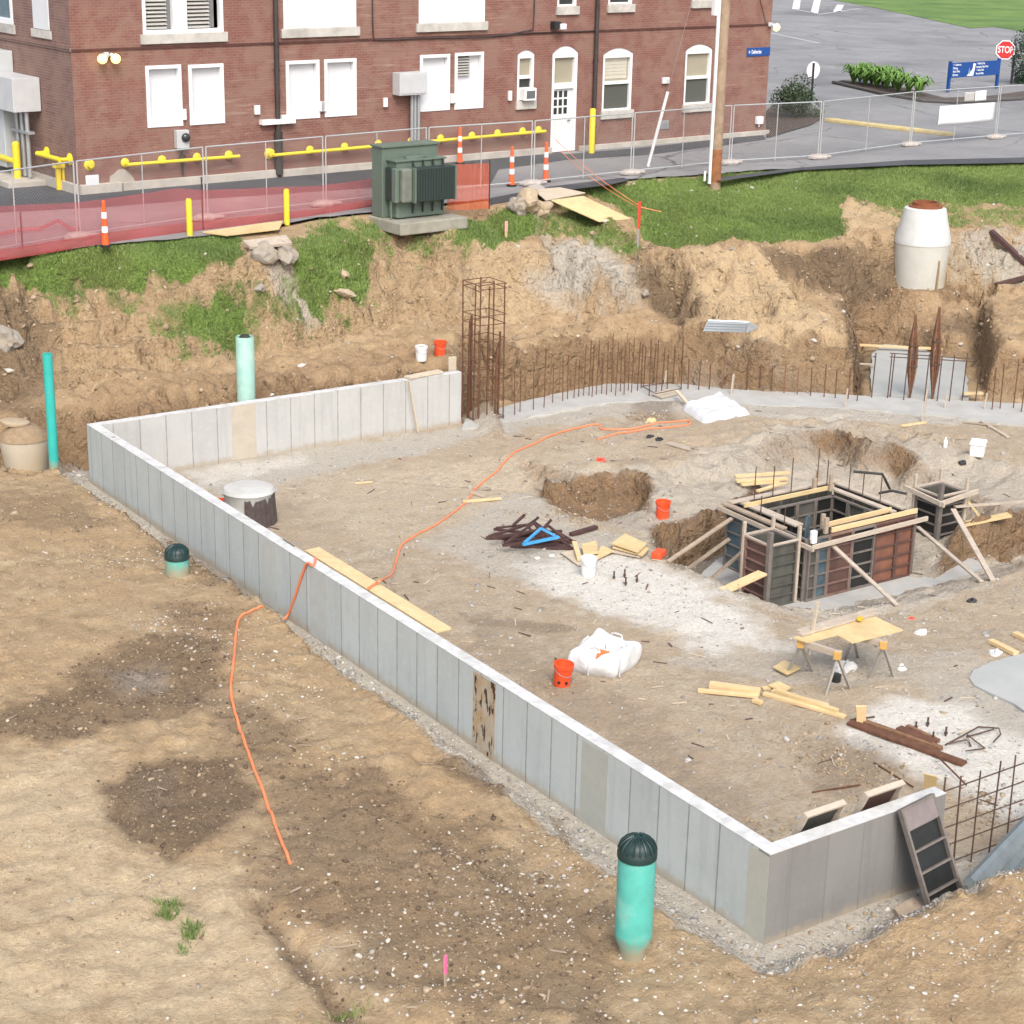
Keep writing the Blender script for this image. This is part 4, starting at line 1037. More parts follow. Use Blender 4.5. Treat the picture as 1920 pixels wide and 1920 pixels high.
# electric cabinets with conduits
def cabinet(r, label, depth, cond, PT, uzf, zend, split=None):
    u0, z0, u1, z1 = uzf(r); t = thing('electric_cabinet', label, 'cabinet', tuple(PT((u0 + u1) / 2, z0, .1)))
    m = MB(); pbox(m, PT, u0, z0, u1, z1, .02, depth); m.build('box', M_ygrey, t, bevel=.012)
    m = MB(); pbox(m, PT, u0 + .05, z0 + .05, u1 - .05, z1 - .05, depth + .003, depth + .018); m.build('door', M_ygrey, t, bevel=.006)
    for x in cond:
        m = MB(); m.tube([PT(x, z0 + .02, depth * .5), PT(x, zend, depth * .5)], .055, 10); m.build('conduit', M_galv, t, smooth=True)
    return t
u0, z0, u1, z1 = uz((735, 134, 786, 176)); zc_ = fac(770, 300)[1]
uu = fac(771, 220)[0]
cabinet((735, 134, 786, 176), 'beige steel cabinet on the brick wall with conduits running down behind the transformer', .42, (uu - .12, uu, uu + .13), FP, uz, ZS)
m_ = uz((326, 243, 349, 277)); u0, z0, u1, z1 = m_
t = thing('meter_box', 'grey meter box with a round dark meter under the boarded windows', 'meter', tuple(FP((u0 + u1) / 2, z0, .05)))
m = MB(); pbox(m, FP, u0, z0, u1, z1, .01, .2); m.build('box', M_ygrey, t, bevel=.015)
um = (u0 + u1) / 2 + .07; zm = z0 + (z1 - z0) * .6
m = MB(); m.lathe(FP(um, zm, .2), [(.13, 0), (.13, .05), (.105, .09), (.05, .12)], 20, FN.to_track_quat('Z', 'Y').to_matrix()); m.build('meter', M_glass, t, smooth=True)
m = MB(); m.tube([FP((u0 + u1) / 2, z0 + .02, .1), FP((u0 + u1) / 2, ZS + .3, .1)], .035, 8); m.lathe(FP((u0 + u1) / 2, ZS + .75, .1), [(.09, 0), (.09, .12)], 12); m.build('conduit', M_pipe_d, t)
# air conditioner in the narrow window
t = thing('air_conditioner', 'small white window air conditioner in the narrow arched window', 'air conditioner', tuple(FP(acu[0], acu[1], 0)))
m = MB(); pbox(m, FP, acu[0], acu[1], acu[2], acu[3], -.1, .28); m.build('case', M_white, t, bevel=.02)
m = MB(); pbox(m, FP, acu[0] + .07, acu[1] + .07, acu[2] - .07, acu[3] - .08, .283, .288)
m.build('grille', plain('grille_grey', (.12, .125, .13), .6, .2, 30), t)
u0, z0, u1, z1 = uz((1415, 218, 1426, 232)); t = thing('junction_box', 'small white junction box near the right foot of the brick wall', 'junction box', tuple(FP(u0, z0, .05)))
m = MB(); pbox(m, FP, u0, z0, u1, z1, .01, .16); m.build('box', M_white, t, bevel=.02)
m = MB(); m.tube([FP((u0 + u1) / 2, z0 + .02, .08), FP((u0 + u1) / 2, ZS + .3, .08)], .025, 8); m.build('conduit', M_white, t)
# big cabinet and ducts on the side wall
a, z0, b, z1 = side_rect(27, 140, 78, 204)
ua = sid(78, 170)[0]; t = thing('electric_cabinet', 'large grey cabinet with grey ducts on the shaded side wall', 'cabinet', tuple(SP(ua, ZS, .3)))
za, zb = sid(60, 204)[1], sid(60, 142)[1]
m = MB(); pbox(m, SP, ua + .05, za, ua + 1.75, zb, .02, .85); m.build('box', M_ygrey, t, bevel=.015)
m = MB(); pbox(m, SP, ua + 1.35, ZS + .35, ua + 2.9, za - .003, .02, .62); pbox(m, SP, ua + 1.8, za + .01, ua + 2.9, zb + .6, .02, .5); m.build('duct', plain('grey_duct', (.47, .50, .51), .5, .05, 2), t, bevel=.02)
for k in range(3):
    m = MB(); m.tube([SP(ua + .22 + k * .34, za + .02, .4), SP(ua + .22 + k * .34, ZS + .2, .4)], .065, 10); m.build('conduit', M_galv, t, smooth=True)
m = MB(); pbox(m, SP, ua - .05, za - .62, ua + 1.2, za - .55, .3, .5); m.build('strut', M_galv, t)
m = MB(); pbox(m, SP, ua - .2, ZS - .1, ua + 3.2, ZS + .16, .11, 1.25); m.build('plinth', M_found, t, bevel=.02)

# yellow pipe guards
def guard(x0, y0, x1, y1, ticks, label, r=.045, st=.22):
    a = FP(*fac(x0, y0, st), st); b = FP(*fac(x1, y1, st), st); zz = (a.z + b.z) / 2
    t = thing('pipe_guard', label, 'guard rail', tuple(a), 'yellow pipe guards along the brick wall')
    m = MB(); m.tube([a, b], r * 1.15, 10); m.build('rail', M_yel, t, smooth=True)
    for k in ticks:
        p = a.lerp(b, k); m = MB(); m.tube([p, p - FN * (st - .03) + Vector((0, 0, .03))], r, 8)
        m.lathe(p - FN * (st - .02) + Vector((0, 0, .03)), [(.13, 0), (.13, .03), (.08, .07)], 14, FN.to_track_quat('Z', 'Y').to_matrix()); m.build('flange', M_yel, t, smooth=True)
    return t
guard(238, 309, 449, 293, (.01, .33, .64, .93), 'yellow pipe guard on the wall below the grey meter box')
guard(515, 291, 1023, 246, (.0, .13, .25, .37, .49, .60, .72, .82, .92, .985), 'longest yellow pipe guard, running behind the transformer to the arched door')
for x, y, l in ((167, 309, 'round yellow flange of a missing pipe on the wall beside the brick corner'), (504, 288, 'round yellow flange on the wall left of the longest yellow guard')):
    p = FP(*fac(x, y)); m = MB(); m.lathe(p, [(.16, 0), (.16, .03), (.1, .07), (.08, .14)], 16, FN.to_track_quat('Z', 'Y').to_matrix()); tag(m.build('pipe_flange', M_yel, smooth=True, loc=p), l, 'flange', 'yellow pipe guards along the brick wall')
a = SP(*sid(113, 300, .3), .3); t = thing('pipe_guard', 'short yellow pipe guard bent out from the side wall by the grey ducts', 'guard rail', tuple(a), 'yellow pipe guards along the brick wall')
b = SP(*sid(70, 291, .3), .3); zz = a.z; b.z = a.z
m = MB(); m.tube([a, b], .07, 10); m.build('rail', M_yel, t, smooth=True)
for p in (a, b):
    m = MB(); m.tube([p, p - SNN * .28], .06, 8); m.lathe(p - SNN * .3, [(.17, 0), (.17, .03), (.08, .08)], 14, SNN.to_track_quat('Z', 'Y').to_matrix()); m.build('flange', M_yel, t, smooth=True)
# yellow frame of pipes standing on the plinth, double guard post
g0 = at(34, 344, ZS); t = thing('pipe_barrier', 'yellow pipe barrier of two posts and a rail beside the grey ducts', 'barrier', tuple(g0))
d_ = SE; h_ = zup(g0, 270) - ZS
for k in (0, 1.7):
    m = MB(); m.tube([g0 + d_ * k, g0 + d_ * k + FZ * (h_ - .1), g0 + d_ * k + FZ * h_], .11, 12); m.lathe(g0 + d_ * k + FZ * h_, [(.11, 0), (.08, .06), (.0, .09)], 12); m.build('post', M_yel, t, smooth=True)
m = MB(); m.tube([g0 + FZ * h_ * .55, g0 + d_ * 1.7 + FZ * h_ * .55], .08, 10); m.build('rail', M_yel, t, smooth=True)
g0 = at(116, 356, ZS); t = thing('guard_post', 'short yellow guard of two posts under one cap at the brick corner', 'post', tuple(g0))
h_ = zup(g0, 312) - ZS
for k in (-.08, .09):
    m = MB(); m.box(g0 + FE * k + FZ * h_ * .5, (.13, .13, h_)); m.build('post', M_yel, t, bevel=.02)
m = MB(); m.box(g0 + FZ * (h_ + .03) , (.42, .22, .14)); m.build('cap', M_yel, t, bevel=.02)

def bollard(px, top, label, r=.065, base=ZS):
    p = at(*px, base); h = zup(p, top) - base; t = None
    m = MB(); m.lathe(p, [(r, -.05), (r, h - .05), (r * .8, h - .01), (r * .3, h)], 14)
    return tag(m.build('bollard', M_yel, smooth=True, loc=p), label, 'bollard', 'yellow bollards')
bollard((1109, 287), 203, 'tall yellow bollard beside the arched door', .1)
bollard((356, 441), 372, 'short yellow bollard in front of the red netting, left of the boards', .075)
bollard((538, 418), 354, 'short yellow bollard in front of the red netting, right of the boards', .075)

# traffic delineators
M_orange = plain('traffic_orange', (.86, .12, .025), .5, .06, 4)
M_refl = plain('reflective_white', (.84, .84, .84), .4, .03, 4)
def delineator(px, top, label, proto=[]):
    p = at(*px, ZS + .004)
    if proto: t = copy_tree(proto[0]); t.location = p
    else:
        t = thing('traffic_post', label, 'traffic post', tuple(p), 'orange and white traffic posts')
        m = MB(); m.lathe(p, [(.17, 0), (.17, .04), (.13, .055)], 8); m.build('base', M_dark, t)
        m = MB(); m.lathe(p, [(.11, .05), (.082, .3), (.07, .62), (.062, .9), (.05, 1.1), (.05, 1.14), (.03, 1.17)], 16); m.build('tube', M_orange, t, smooth=True)
        for z, r in ((.36, .084), (.72, .072)):
            m = MB(); m.lathe(p, [(r + .004, z), (r, z + .16)], 16, cap0=False, cap1=False); m.build('band', M_refl, t, smooth=True)
        proto.append(t)
    t['label'] = label; s = (zup(p, top) - ZS) / 1.17; t.scale = (s * .92, s * .92, s)
    return t
delineator((198, 462), 376, 'orange and white traffic post in front of the netting at the far left')
delineator((862, 307), 238, 'orange and white traffic post close to the wall, behind the transformer')
delineator((959, 349), 275, 'orange and white traffic post left of the one before the arched door')
delineator((1023, 341), 266, 'orange and white traffic post standing in front of the arched door')

# ------------------------------------------------------------------ temporary chain-link fence
M_fpipe = plain('fence_pipe', (.50, .52, .52), .4, .06, 4, metal=.4)
M_wire = plain('fence_wire', (.40, .42, .42), .45, .05, 4, metal=.4)
M_block = plain('fence_foot', (.42, .38, .35), .9, .15, 6)
joints = [(-92, 490), (148, 446), (387, 411), (609, 385), (801, 363), (998, 346), (1184, 326), (1368, 307), (1535, 297), (1706, 273), (1866, 259), (2025, 246)]
JP = [at(x, y, ZS + .008) for x, y in joints]
lab = ['chain-link fence panel at the far left edge, orange netting at its foot', 'chain-link fence panel before the brick corner, left of the double gate posts', 'chain-link fence panel behind the plywood boards on the grass', 'chain-link fence panel directly left of the transformer', 'chain-link fence panel half hidden by the transformer', 'chain-link fence panel in front of the arched door', 'chain-link fence panel before the arched window with slatted blind', 'chain-link fence panel behind the wooden utility pole', 'chain-link fence panel in front of the round dark shrub', 'chain-link fence panel before the yellow kerb', 'chain-link fence panel carrying the white banner', 'chain-link fence panel at the right edge beyond the banner']
FH = 1.86
def fence_panel(a, b, label):
    a = a.copy(); b = b.copy(); d = (b - a); L = d.length; d.normalize(); a += d * .05; b -= d * .05; L -= .1
    t = thing('chain_link_fence', label, 'fence', tuple(a), 'temporary chain-link fence panels')
    m = MB(); r = .021
    for k in (0, L * .5, L): m.tube([a + d * k + FZ * .02, a + d * k + FZ * FH], r if k != L * .5 else .016, 6)
    for z in (.1, FH): m.tube([a + FZ * z, b + FZ * z], r, 6)
    m.build('frame', M_fpipe, t, smooth=True)
    w = MB(); s = .085; nrm = Vector((d.y, -d.x, 0)); hw = .0016
    H = FH - .1; n = int((L + H) / s)
    for sg in (1, -1):
        for k in range(n + 1):
            c = k * s
            # line from (c,0) up-left
            x0, z0 = c, 0.; x1, z1 = c - H, H
            if x0 > L: z0 = x0 - L; x0 = L
            if x1 < 0: z1 = z1 + x1; x1 = 0.
            if z1 - z0 < .02: continue
            if sg < 0: x0, x1 = L - x0, L - x1
            p = a + d * x0 + FZ * (z0 + .1) + nrm * .003 * sg; q = a + d * x1 + FZ * (z1 + .1) + nrm * .003 * sg
            e = Vector((0, 0, hw))
            w.add([p - e + nrm * hw, p + e + nrm * hw, q + e + nrm * hw, q - e + nrm * hw, p - nrm * hw, q - nrm * hw], [(0, 1, 2, 3), (1, 4, 5, 2), (4, 0, 3, 5)])
    w.build('chain_link', M_wire, t)
    return t
for k in range(len(JP) - 1): fence_panel(JP[k], JP[k + 1], lab[k])
foot_lab = ['weighted fence foot on the kerb at the left, under the red netting', 'fence foot under the double posts behind the plywood boards', 'pale fence foot under the netting left of the transformer', 'fence foot hidden in the netting beside the transformer', 'fence foot beside the traffic post before the door', 'fence foot below the arched window with blind', 'fence foot by the base of the wooden pole', 'dark fence foot below the round shrub', 'fence foot at the right end of the yellow kerb', 'fence foot under the right end of the white banner']
for k, p in enumerate(JP[1:-1]):
    m = MB(); nrm = Vector((FE.y, -FE.x, 0))
    m.lathe(p + FZ * .03, [(.30, -.03), (.32, .04), (.28, .09), (.12, .12)], 10)
    m.box(p + FZ * .05 + nrm * .05, (.95, .22, .07), rz=.15)
    tag(m.build('fence_weight', M_block, bevel=.015, loc=p), foot_lab[k], 'fence foot', 'fence feet')
# translucent plastic netting hung along the fence
def net_mat(name, col, alpha):
    m, nt, b = nodes(name)
    out = nt.nodes['Material Output']; tr = nt.nodes.new('ShaderNodeBsdfTransparent'); mix = nt.nodes.new('ShaderNodeMixShader')
    tl = nt.nodes.new('ShaderNodeBsdfTranslucent'); tl.inputs[0].default_value = (*col, 1); m2 = nt.nodes.new('ShaderNodeMixShader'); m2.inputs[0].default_value = .4
    b.inputs['Base Color'].default_value = (*col, 1); b.inputs['Roughness'].default_value = .7
    nt.links.new(b.outputs[0], m2.inputs[1]); nt.links.new(tl.outputs[0], m2.inputs[2])
    a = math2(nt, 'ADD', alpha - .1, math2(nt, 'MULTIPLY', noise(nt, 1.4, 4, .6), .2))
    nt.links.new(a, mix.inputs[0]); nt.links.new(tr.outputs[0], mix.inputs[1]); nt.links.new(m2.outputs[0], mix.inputs[2])
    nt.links.new(mix.outputs[0], out.inputs['Surface']); return m
M_net = net_mat('red_netting', (.66, .15, .16), .46)
M_net2 = net_mat('orange_netting', (.85, .16, .06), .5)
def netting(base_px, top_px, mat, label, cat='netting', sag=.05, zb=ZS, seed=0, fold=0.0):
    n = 60; m = MB(); rows = 7; P0 = []; T0 = []
    def samp(px, k):
        xs = [p[0] for p in px]; x = xs[0] + (xs[-1] - xs[0]) * k / n; return x, float(np.interp(x, xs, [p[1] for p in px]))
    vs = []
    for k in range(n + 1):
        b = at(*samp(base_px, k), zb - .02); tx, ty = samp(top_px, k); zt = zup(b, ty)
        for j in range(rows):
            f = j / (rows - 1); w = math.sin(k * .9 + seed) * sag * f * (1 - f * .5) + random.uniform(-.012, .012)
            vs.append(b + FZ * (zt - zb) * f - FN * 0 + FN * (w + fold * f * (1 - f)))
    fs = [(k * rows + j, (k + 1) * rows + j, (k + 1) * rows + j + 1, k * rows + j + 1) for k in range(n) for j in range(rows - 1)]
    m.add(vs, fs); o = m.build('netting', mat, smooth=True, loc=at(*base_px[0], zb)); return tag(o, label, cat)
netting([(-90, 508), (0, 489), (130, 468), (215, 455), (330, 439), (440, 426), (600, 404), (700, 388)], [(-90, 392), (0, 385), (150, 378), (240, 366), (330, 352), (400, 355), (500, 350), (600, 347), (700, 333)], M_net, 'long translucent red safety netting along the foot of the left fence', seed=1)
netting([(-90, 508), (0, 489), (130, 468), (215, 455), (330, 439), (440, 426), (600, 404), (700, 388)], [(-90, 488), (0, 467), (130, 446), (215, 433), (330, 418), (440, 407), (600, 389), (700, 372)], net_mat('doubled_netting', (.56, .13, .11), .58), 'doubled dark red skirt of netting along the grass edge', seed=5, sag=.09)
netting([(838, 394), (880, 393), (916, 391)], [(838, 307), (880, 306), (916, 304)], M_net2, 'short piece of orange safety netting right of the transformer', seed=2, sag=.03)
for px, top, l in (((917, 392), 300, 'thin dark stake at the right end of the orange netting'), ((381, 435), 332, 'thin dark stake in front of the red netting'), ((43, 474), 398, 'thin dark stake in the red netting at the far left')):
    p = at(*px, ZS - .05); m = MB(); m.tube([p, Vector((p.x, p.y, zup(p, top)))], .02, 6); tag(m.build('stake', M_pipe_d, loc=p), l, 'stake')
m = MB(); ll = [at(x, y, ZS) + FZ * (.12 + .06 * math.sin(x * .3)) for x, y in ((-40, 470), (0, 448), (40, 437), (75, 436), (110, 427), (140, 438), (150, 441))]
m.tube(ll, .05, 6); tag(m.build('netting_roll', M_net, loc=ll[0], smooth=True), 'slumped fold of red netting lying on the road at the far left', 'netting')

# ------------------------------------------------------------------ transformer on its pad
M_tg = plain('transformer_green', (.115, .155, .125), .5, .08, 3)
M_td = plain('radiator_dark', (.022, .036, .033), .6, .1, 3)
c0 = at(768, 408, ZS - .12)
TX = FE.copy(); TY = -FN
tb = at(735, 404, ZS - .05)
pc = at(718, 409, ZS - .08)    # front-left foot of the tall case
padz = ZS - .1
t = thing('transformer', 'green pad-mounted electrical transformer with dark radiator banks behind orange netting', 'transformer', tuple(pc))
# sizes from the picture
q1 = at(826, 402, padz)
Wc = 1.78; Dc = .5; Hc = zup(pc, 278) - padz
def TP(x, y, z): return Vector((pc.x, pc.y, padz)) + TX * x + TY * y + FZ * z
def tbox(m, x0, y0, z0, x1, y1, z1):
    a = [TP(x0, y0, z0), TP(x1, y0, z0), TP(x1, y1, z0), TP(x0, y1, z0), TP(x0, y0, z1), TP(x1, y0, z1), TP(x1, y1, z1), TP(x0, y1, z1)]
    return m.add(a, [(3, 2, 1, 0), (4, 5, 6, 7), (0, 1, 5, 4), (1, 2, 6, 5), (2, 3, 7, 6), (3, 0, 4, 7)])
m = MB(); tbox(m, -.02, .0, .02, Wc, Dc, Hc); m.build('case', M_tg, t, bevel=.02)
m = MB(); tbox(m, -.06, -.05, Hc + .002, Wc + .05, Dc + .03, Hc + .06); m.build('case_lid', M_tg, t, bevel=.01)
m = MB(); tbox(m, .16, -.42, .05, Wc - .06, -.003, Hc * .82); m.build('tank', M_tg, t, bevel=.03)
m = MB(); tbox(m, .10, -.46, Hc * .82 + .003, Wc - .02, -.003, Hc * .82 + .05); m.build('tank_lid', M_tg, t, bevel=.01)
m = MB(); m.lathe(TP(Wc * .5, -.22, Hc * .82 + .052), [(.2, 0), (.2, .05), (.18, .06)], 24, Matrix.Diagonal((1.6, .9, 1))); m.build('hatch', M_tg, t, smooth=True)
m = MB()
tbox(m, .52, -.80, Hc * .27, Wc + .0, -.47, Hc * .74); rad = m.build('radiator', M_td, t, bevel=.015)
m = MB(); tbox(m, .47, -.82, Hc * .26, .52 - .003, -.45, Hc * .75); m.build('radiator_end', M_tg, t); m = MB(); tbox(m, Wc + .004, -.82, Hc * .26, Wc + .05, -.45, Hc * .75); m.build('radiator_end', M_tg, t)
for k in range(14):
    m = MB()
    x = .56 + k * (Wc - .6) / 13.6; tbox(m, x, -.815, Hc * .28, x + .02, -.802, Hc * .73); m.build('fin', M_td, rad)
m = MB(); tbox(m, .04, -.36, Hc * .27, .16 - .004, -.06, Hc * .74); m.build('radiator', M_td, t, bevel=.015)
m = MB(); tbox(m, .0, -.60, Hc * .26, .14, -.38, Hc * .75); m.build('radiator_end', M_tg, t, bevel=.04)
m = MB(); tbox(m, .145, -.72, Hc * .265, .465, -.45, Hc * .745); m.build('radiator_end', plain('transformer_worn', (.16, .18, .15), .6, .2, 4), t, bevel=.05)
for k in range(4):
    x = .60 + k * .32; m = MB()
    for zz, dz in ((Hc * .27, -.34), (Hc * .745, .17)):
        m = MB(); m.add([TP(x, -.5, zz), TP(x + .09, -.5, zz), TP(x + .045, -.425, zz + dz), TP(x + .045, -.5, zz + dz)], [(0, 1, 2), (0, 2, 3), (1, 3, 2), (0, 3, 1)])
        m.build('bracket', M_td, t)
m = MB(); m.tube([TP(.06, -.3, .05), TP(.06, -.3, Hc * .27)], .03, 8); m.build('drain_pipe', M_tg, t)
m = MB(); tbox(m, -.12, -1.0, -.3, Wc + .3, Dc + .15, .018); pad = m.build('transformer_pad', plain('pad_concrete', (.30, .29, .24), .9, .12, 4, dirt=(.2, .18, .13), dirtamt=.5), bevel=.03)
tag(pad, 'grey concrete pad under the green transformer', 'concrete pad')

# ------------------------------------------------------------------ poles, boards and stakes at the edge of the bank
M_wood_pole = plain('weathered_pole', (.34, .25, .175), .85, .15, 5, dirt=(.22, .14, .08), dirtamt=.6)
p = at(1341, 338, ZS - .02); r0 = 14.5 / pxm(p) * .5
pt = ray(1353, 0); hT = zup(p, -60)
t = thing('utility_pole', 'round wooden utility pole with a white conduit strapped to its left side', 'utility pole', tuple(p))
m = MB(); m.tube([p - FZ * .3, p + FZ * (hT - ZS) * .5, p + FZ * (hT - ZS + 3)], .17, 14, r2=.15); m.build('pole', M_wood_pole, t, smooth=True)
m = MB(); m.lathe(p, [(.174, -.05), (.172, .95)], 14, cap0=False, cap1=False); m.build('base_stain', plain('stained_pole', (.28, .12, .05), .9, .3, 5), t, smooth=True)
cp = p - Vector((CR.x, CR.y, 0)).normalized() * .21 + FN * .06
m = MB(); m.tube([cp - FZ * .1, cp + FZ * (hT - ZS + 3)], .062, 10); m.build('conduit', plain('conduit_white', (.70, .74, .77), .4, .05, 3), t, smooth=True)
m = MB(); zz = zup(p, 25); m.box(Vector((cp.x, cp.y, zz + .2)) - Vector((CR.x, CR.y, 0)).normalized() * .12, (.14, .2, .55)); m.build('coupling', M_white, t, bevel=.03)
m = MB(); m.tube([cp + FZ * .0 - FE * .22, cp + FZ * .3 - FE * .22], .035, 8); m.build('ground_stub', M_white, t)
a = at(1215, 312, ZS); b_ = Vector((a.x, a.y, 0)) + Vector((CR.x, CR.y, 0)).normalized() * .52
zt = zup(b_, 172); b_ = Vector((b_.x, b_.y, zt)); m = MB(); m.tube([a, b_], .05, 8)
dd = (b_ - a).normalized()
gt = thing('guy_wire', 'thin guy wire with a long white guard tube leaning over the asphalt', 'guy wire', tuple(a))
m.build('guard_tube', plain('guard_white', (.74, .75, .76), .45, .04, 3), gt, smooth=True)
m = MB(); m.tube([b_ - dd * .1, b_ + dd * 6], .006, 5); m.build('wire', M_galv, gt)

M_ply = None
def wood_mat(name, c1, c2, axis=None, rough=.75):
    m, nt, b = nodes(name)
    g = nt.nodes.new('ShaderNodeMapping'); g.inputs['Scale'].default_value = (2.0, 2.0, 9.0); nt.links.new(coords(nt), g.inputs[0])
    n1 = noise(nt, 3.0, 5, .65, vec=g.outputs[0]); n2 = noise(nt, 1.1, 4, .6); n3 = noise(nt, 4.5, 3)
    c = mixc(nt, c1, c2, ramp(nt, n1, .3, .7)); c = mixc(nt, c, tuple(v * .8 for v in c1), math2(nt, 'MULTIPLY', ramp(nt, n2, .5, .7), .5))
    c = mixc(nt, c, tuple(v * .42 for v in c1), math2(nt, 'MULTIPLY', ramp(nt, n3, .70, .76), .6))
    nt.links.new(c, b.inputs['Base Color']); b.inputs['Roughness'].default_value = rough; return m
M_pine = wood_mat('fresh_pine', (.60, .43, .22), (.72, .55, .32))
M_ply = wood_mat('plywood', (.56, .42, .21), (.66, .51, .28))
M_ply_pale = wood_mat('pale_plywood', (.50, .42, .31), (.60, .52, .41))
M_grey_wood = wood_mat('grey_board', (.40, .33, .26), (.52, .45, .37))
M_old_wood = wood_mat('old_lumber', (.30, .23, .17), (.42, .34, .26))
def panel4(px, zs, th, name, mat, label, cat, group=None, bev=.003):
    """flat board from its four top corners (pixels and heights)"""
    q = [at(x, y, z) for (x, y), z in zip(px, zs)]
    m = MB(); n = (q[1] - q[0]).cross(q[3] - q[0]).normalized()
    if n.z < 0: n = -n
    k = len(q); lo = [v - n * th for v in q]
    m.add(q + lo, [tuple(range(k)), tuple(range(2 * k - 1, k - 1, -1))] + [(i, (i + 1) % k, k + (i + 1) % k, k + i) for i in range(k)])
    o = m.build(name, mat, bevel=bev, loc=q[0]); return tag(o, label, cat, group)
panel4([(455, 451), (536, 440), (548, 455), (470, 463)], [3.98, 4.0, 3.9, 3.88], .07, 'plywood_board', M_grey_wood, 'weathered plywood board on the grass above the stony gully, nearer of the pair', 'board')
panel4([(380, 434), (500, 417), (530, 414), (524, 428), (425, 440)], [4.06, 4.06, 4.06, 4.04, 4.04], .04, 'plywood_board', M_ply, 'torn pinkish plywood board lying behind the weathered one on the grass', 'board')
panel4([(1000, 355), (1050, 351), (1098, 361), (1023, 375)], [4.05, 4.05, 4.02, 4.02], .03, 'plywood_board', M_ply_pale, 'pale grey plywood sheet at the kerb above the tan ramp sheet', 'board')
panel4([(1033, 375), (1093, 367), (1184, 410), (1124, 415)], [4.03, 4.03, 3.55, 3.55], .03, 'plywood_board', M_ply, 'tan plywood sheet sloping down the grass like a ramp', 'board')
panel4([(988, 349), (1010, 344), (1022, 352), (1000, 357)], [4.06, 4.06, 4.06, 4.06], .05, 'concrete_scrap', M_block, 'small pale slab of broken concrete under the fence by the ramp', 'slab')
M_redpaint = plain('red_marker', (.72, .07, .04), .6, .05, 4)
def stake(px, top, label, mats, w=.04, split=.55):
    p = hit(*px); h = zup(p, top) - p.z; t = thing('survey_stake', label, 'stake', tuple(p))
    m = MB(); m.box(p + FZ * (h * split / 2 - .05), (w, w * .6, h * split + .1), rz=.5); m.build('shaft', mats[0], t)
    m = MB(); m.box(p + FZ * (h * (split + 1) / 2 + .001), (w * 1.15, w * .8, h * (1 - split)), rz=.5); m.build('flagging', mats[1], t)
    return p, h
M_pink = plain('pink_ribbon', (.86, .16, .34), .6, .08, 6)
stake((949, 445), 415, 'short pink stake in the grass right of the transformer pad', (M_pine, plain('pale_pink', (.85, .42, .36), .6, .05, 4)), .07, .35)
stake((835, 1848), 1792, 'stake with a pink ribbon in the dark dirt near the bottom of the picture', (M_old_wood, M_pink), .035, .4)
sp_, sh_ = stake((1196, 462), 378, 'tall red-topped stake holding two orange string lines on the grass', (plain('grey_stake', (.32, .31, .28), .8, .1, 4), M_redpaint), .07, .4)
M_string = plain('orange_string', (.80, .25, .10), .6, .03, 3)
topz = zup(sp_, 388); S0 = Vector((sp_.x, sp_.y, topz))
for ends, l in ((((1050, 283, 4.3), (1168, 378, topz + .05)), 'orange string line running from the door to the red stake, lower of the two'), (((1042, 262, 4.75), (1130, 332, 4.3)), 'orange string line running past the fence to the red stake, upper of the two')):
    a = at(*ends[0][:2], ends[0][2]); b = S0 + FZ * (.03 if 'upper' in l else -.04); m = MB(); e = b + (b - a).normalized() * 1.0
    pts_ = [a.lerp(b, k / 8) - FZ * .12 * math.sin(math.pi * k / 8) for k in range(9)]
    m.tube(pts_, .011, 5); tag(m.build('string_line', M_string, loc=a), l, 'string')
m = MB(); e = at(1240, 397, topz - .1); m.tube([S0, e], .011, 5); tag(m.build('string_line', M_string, loc=S0), 'short orange string end beyond the red stake', 'string')

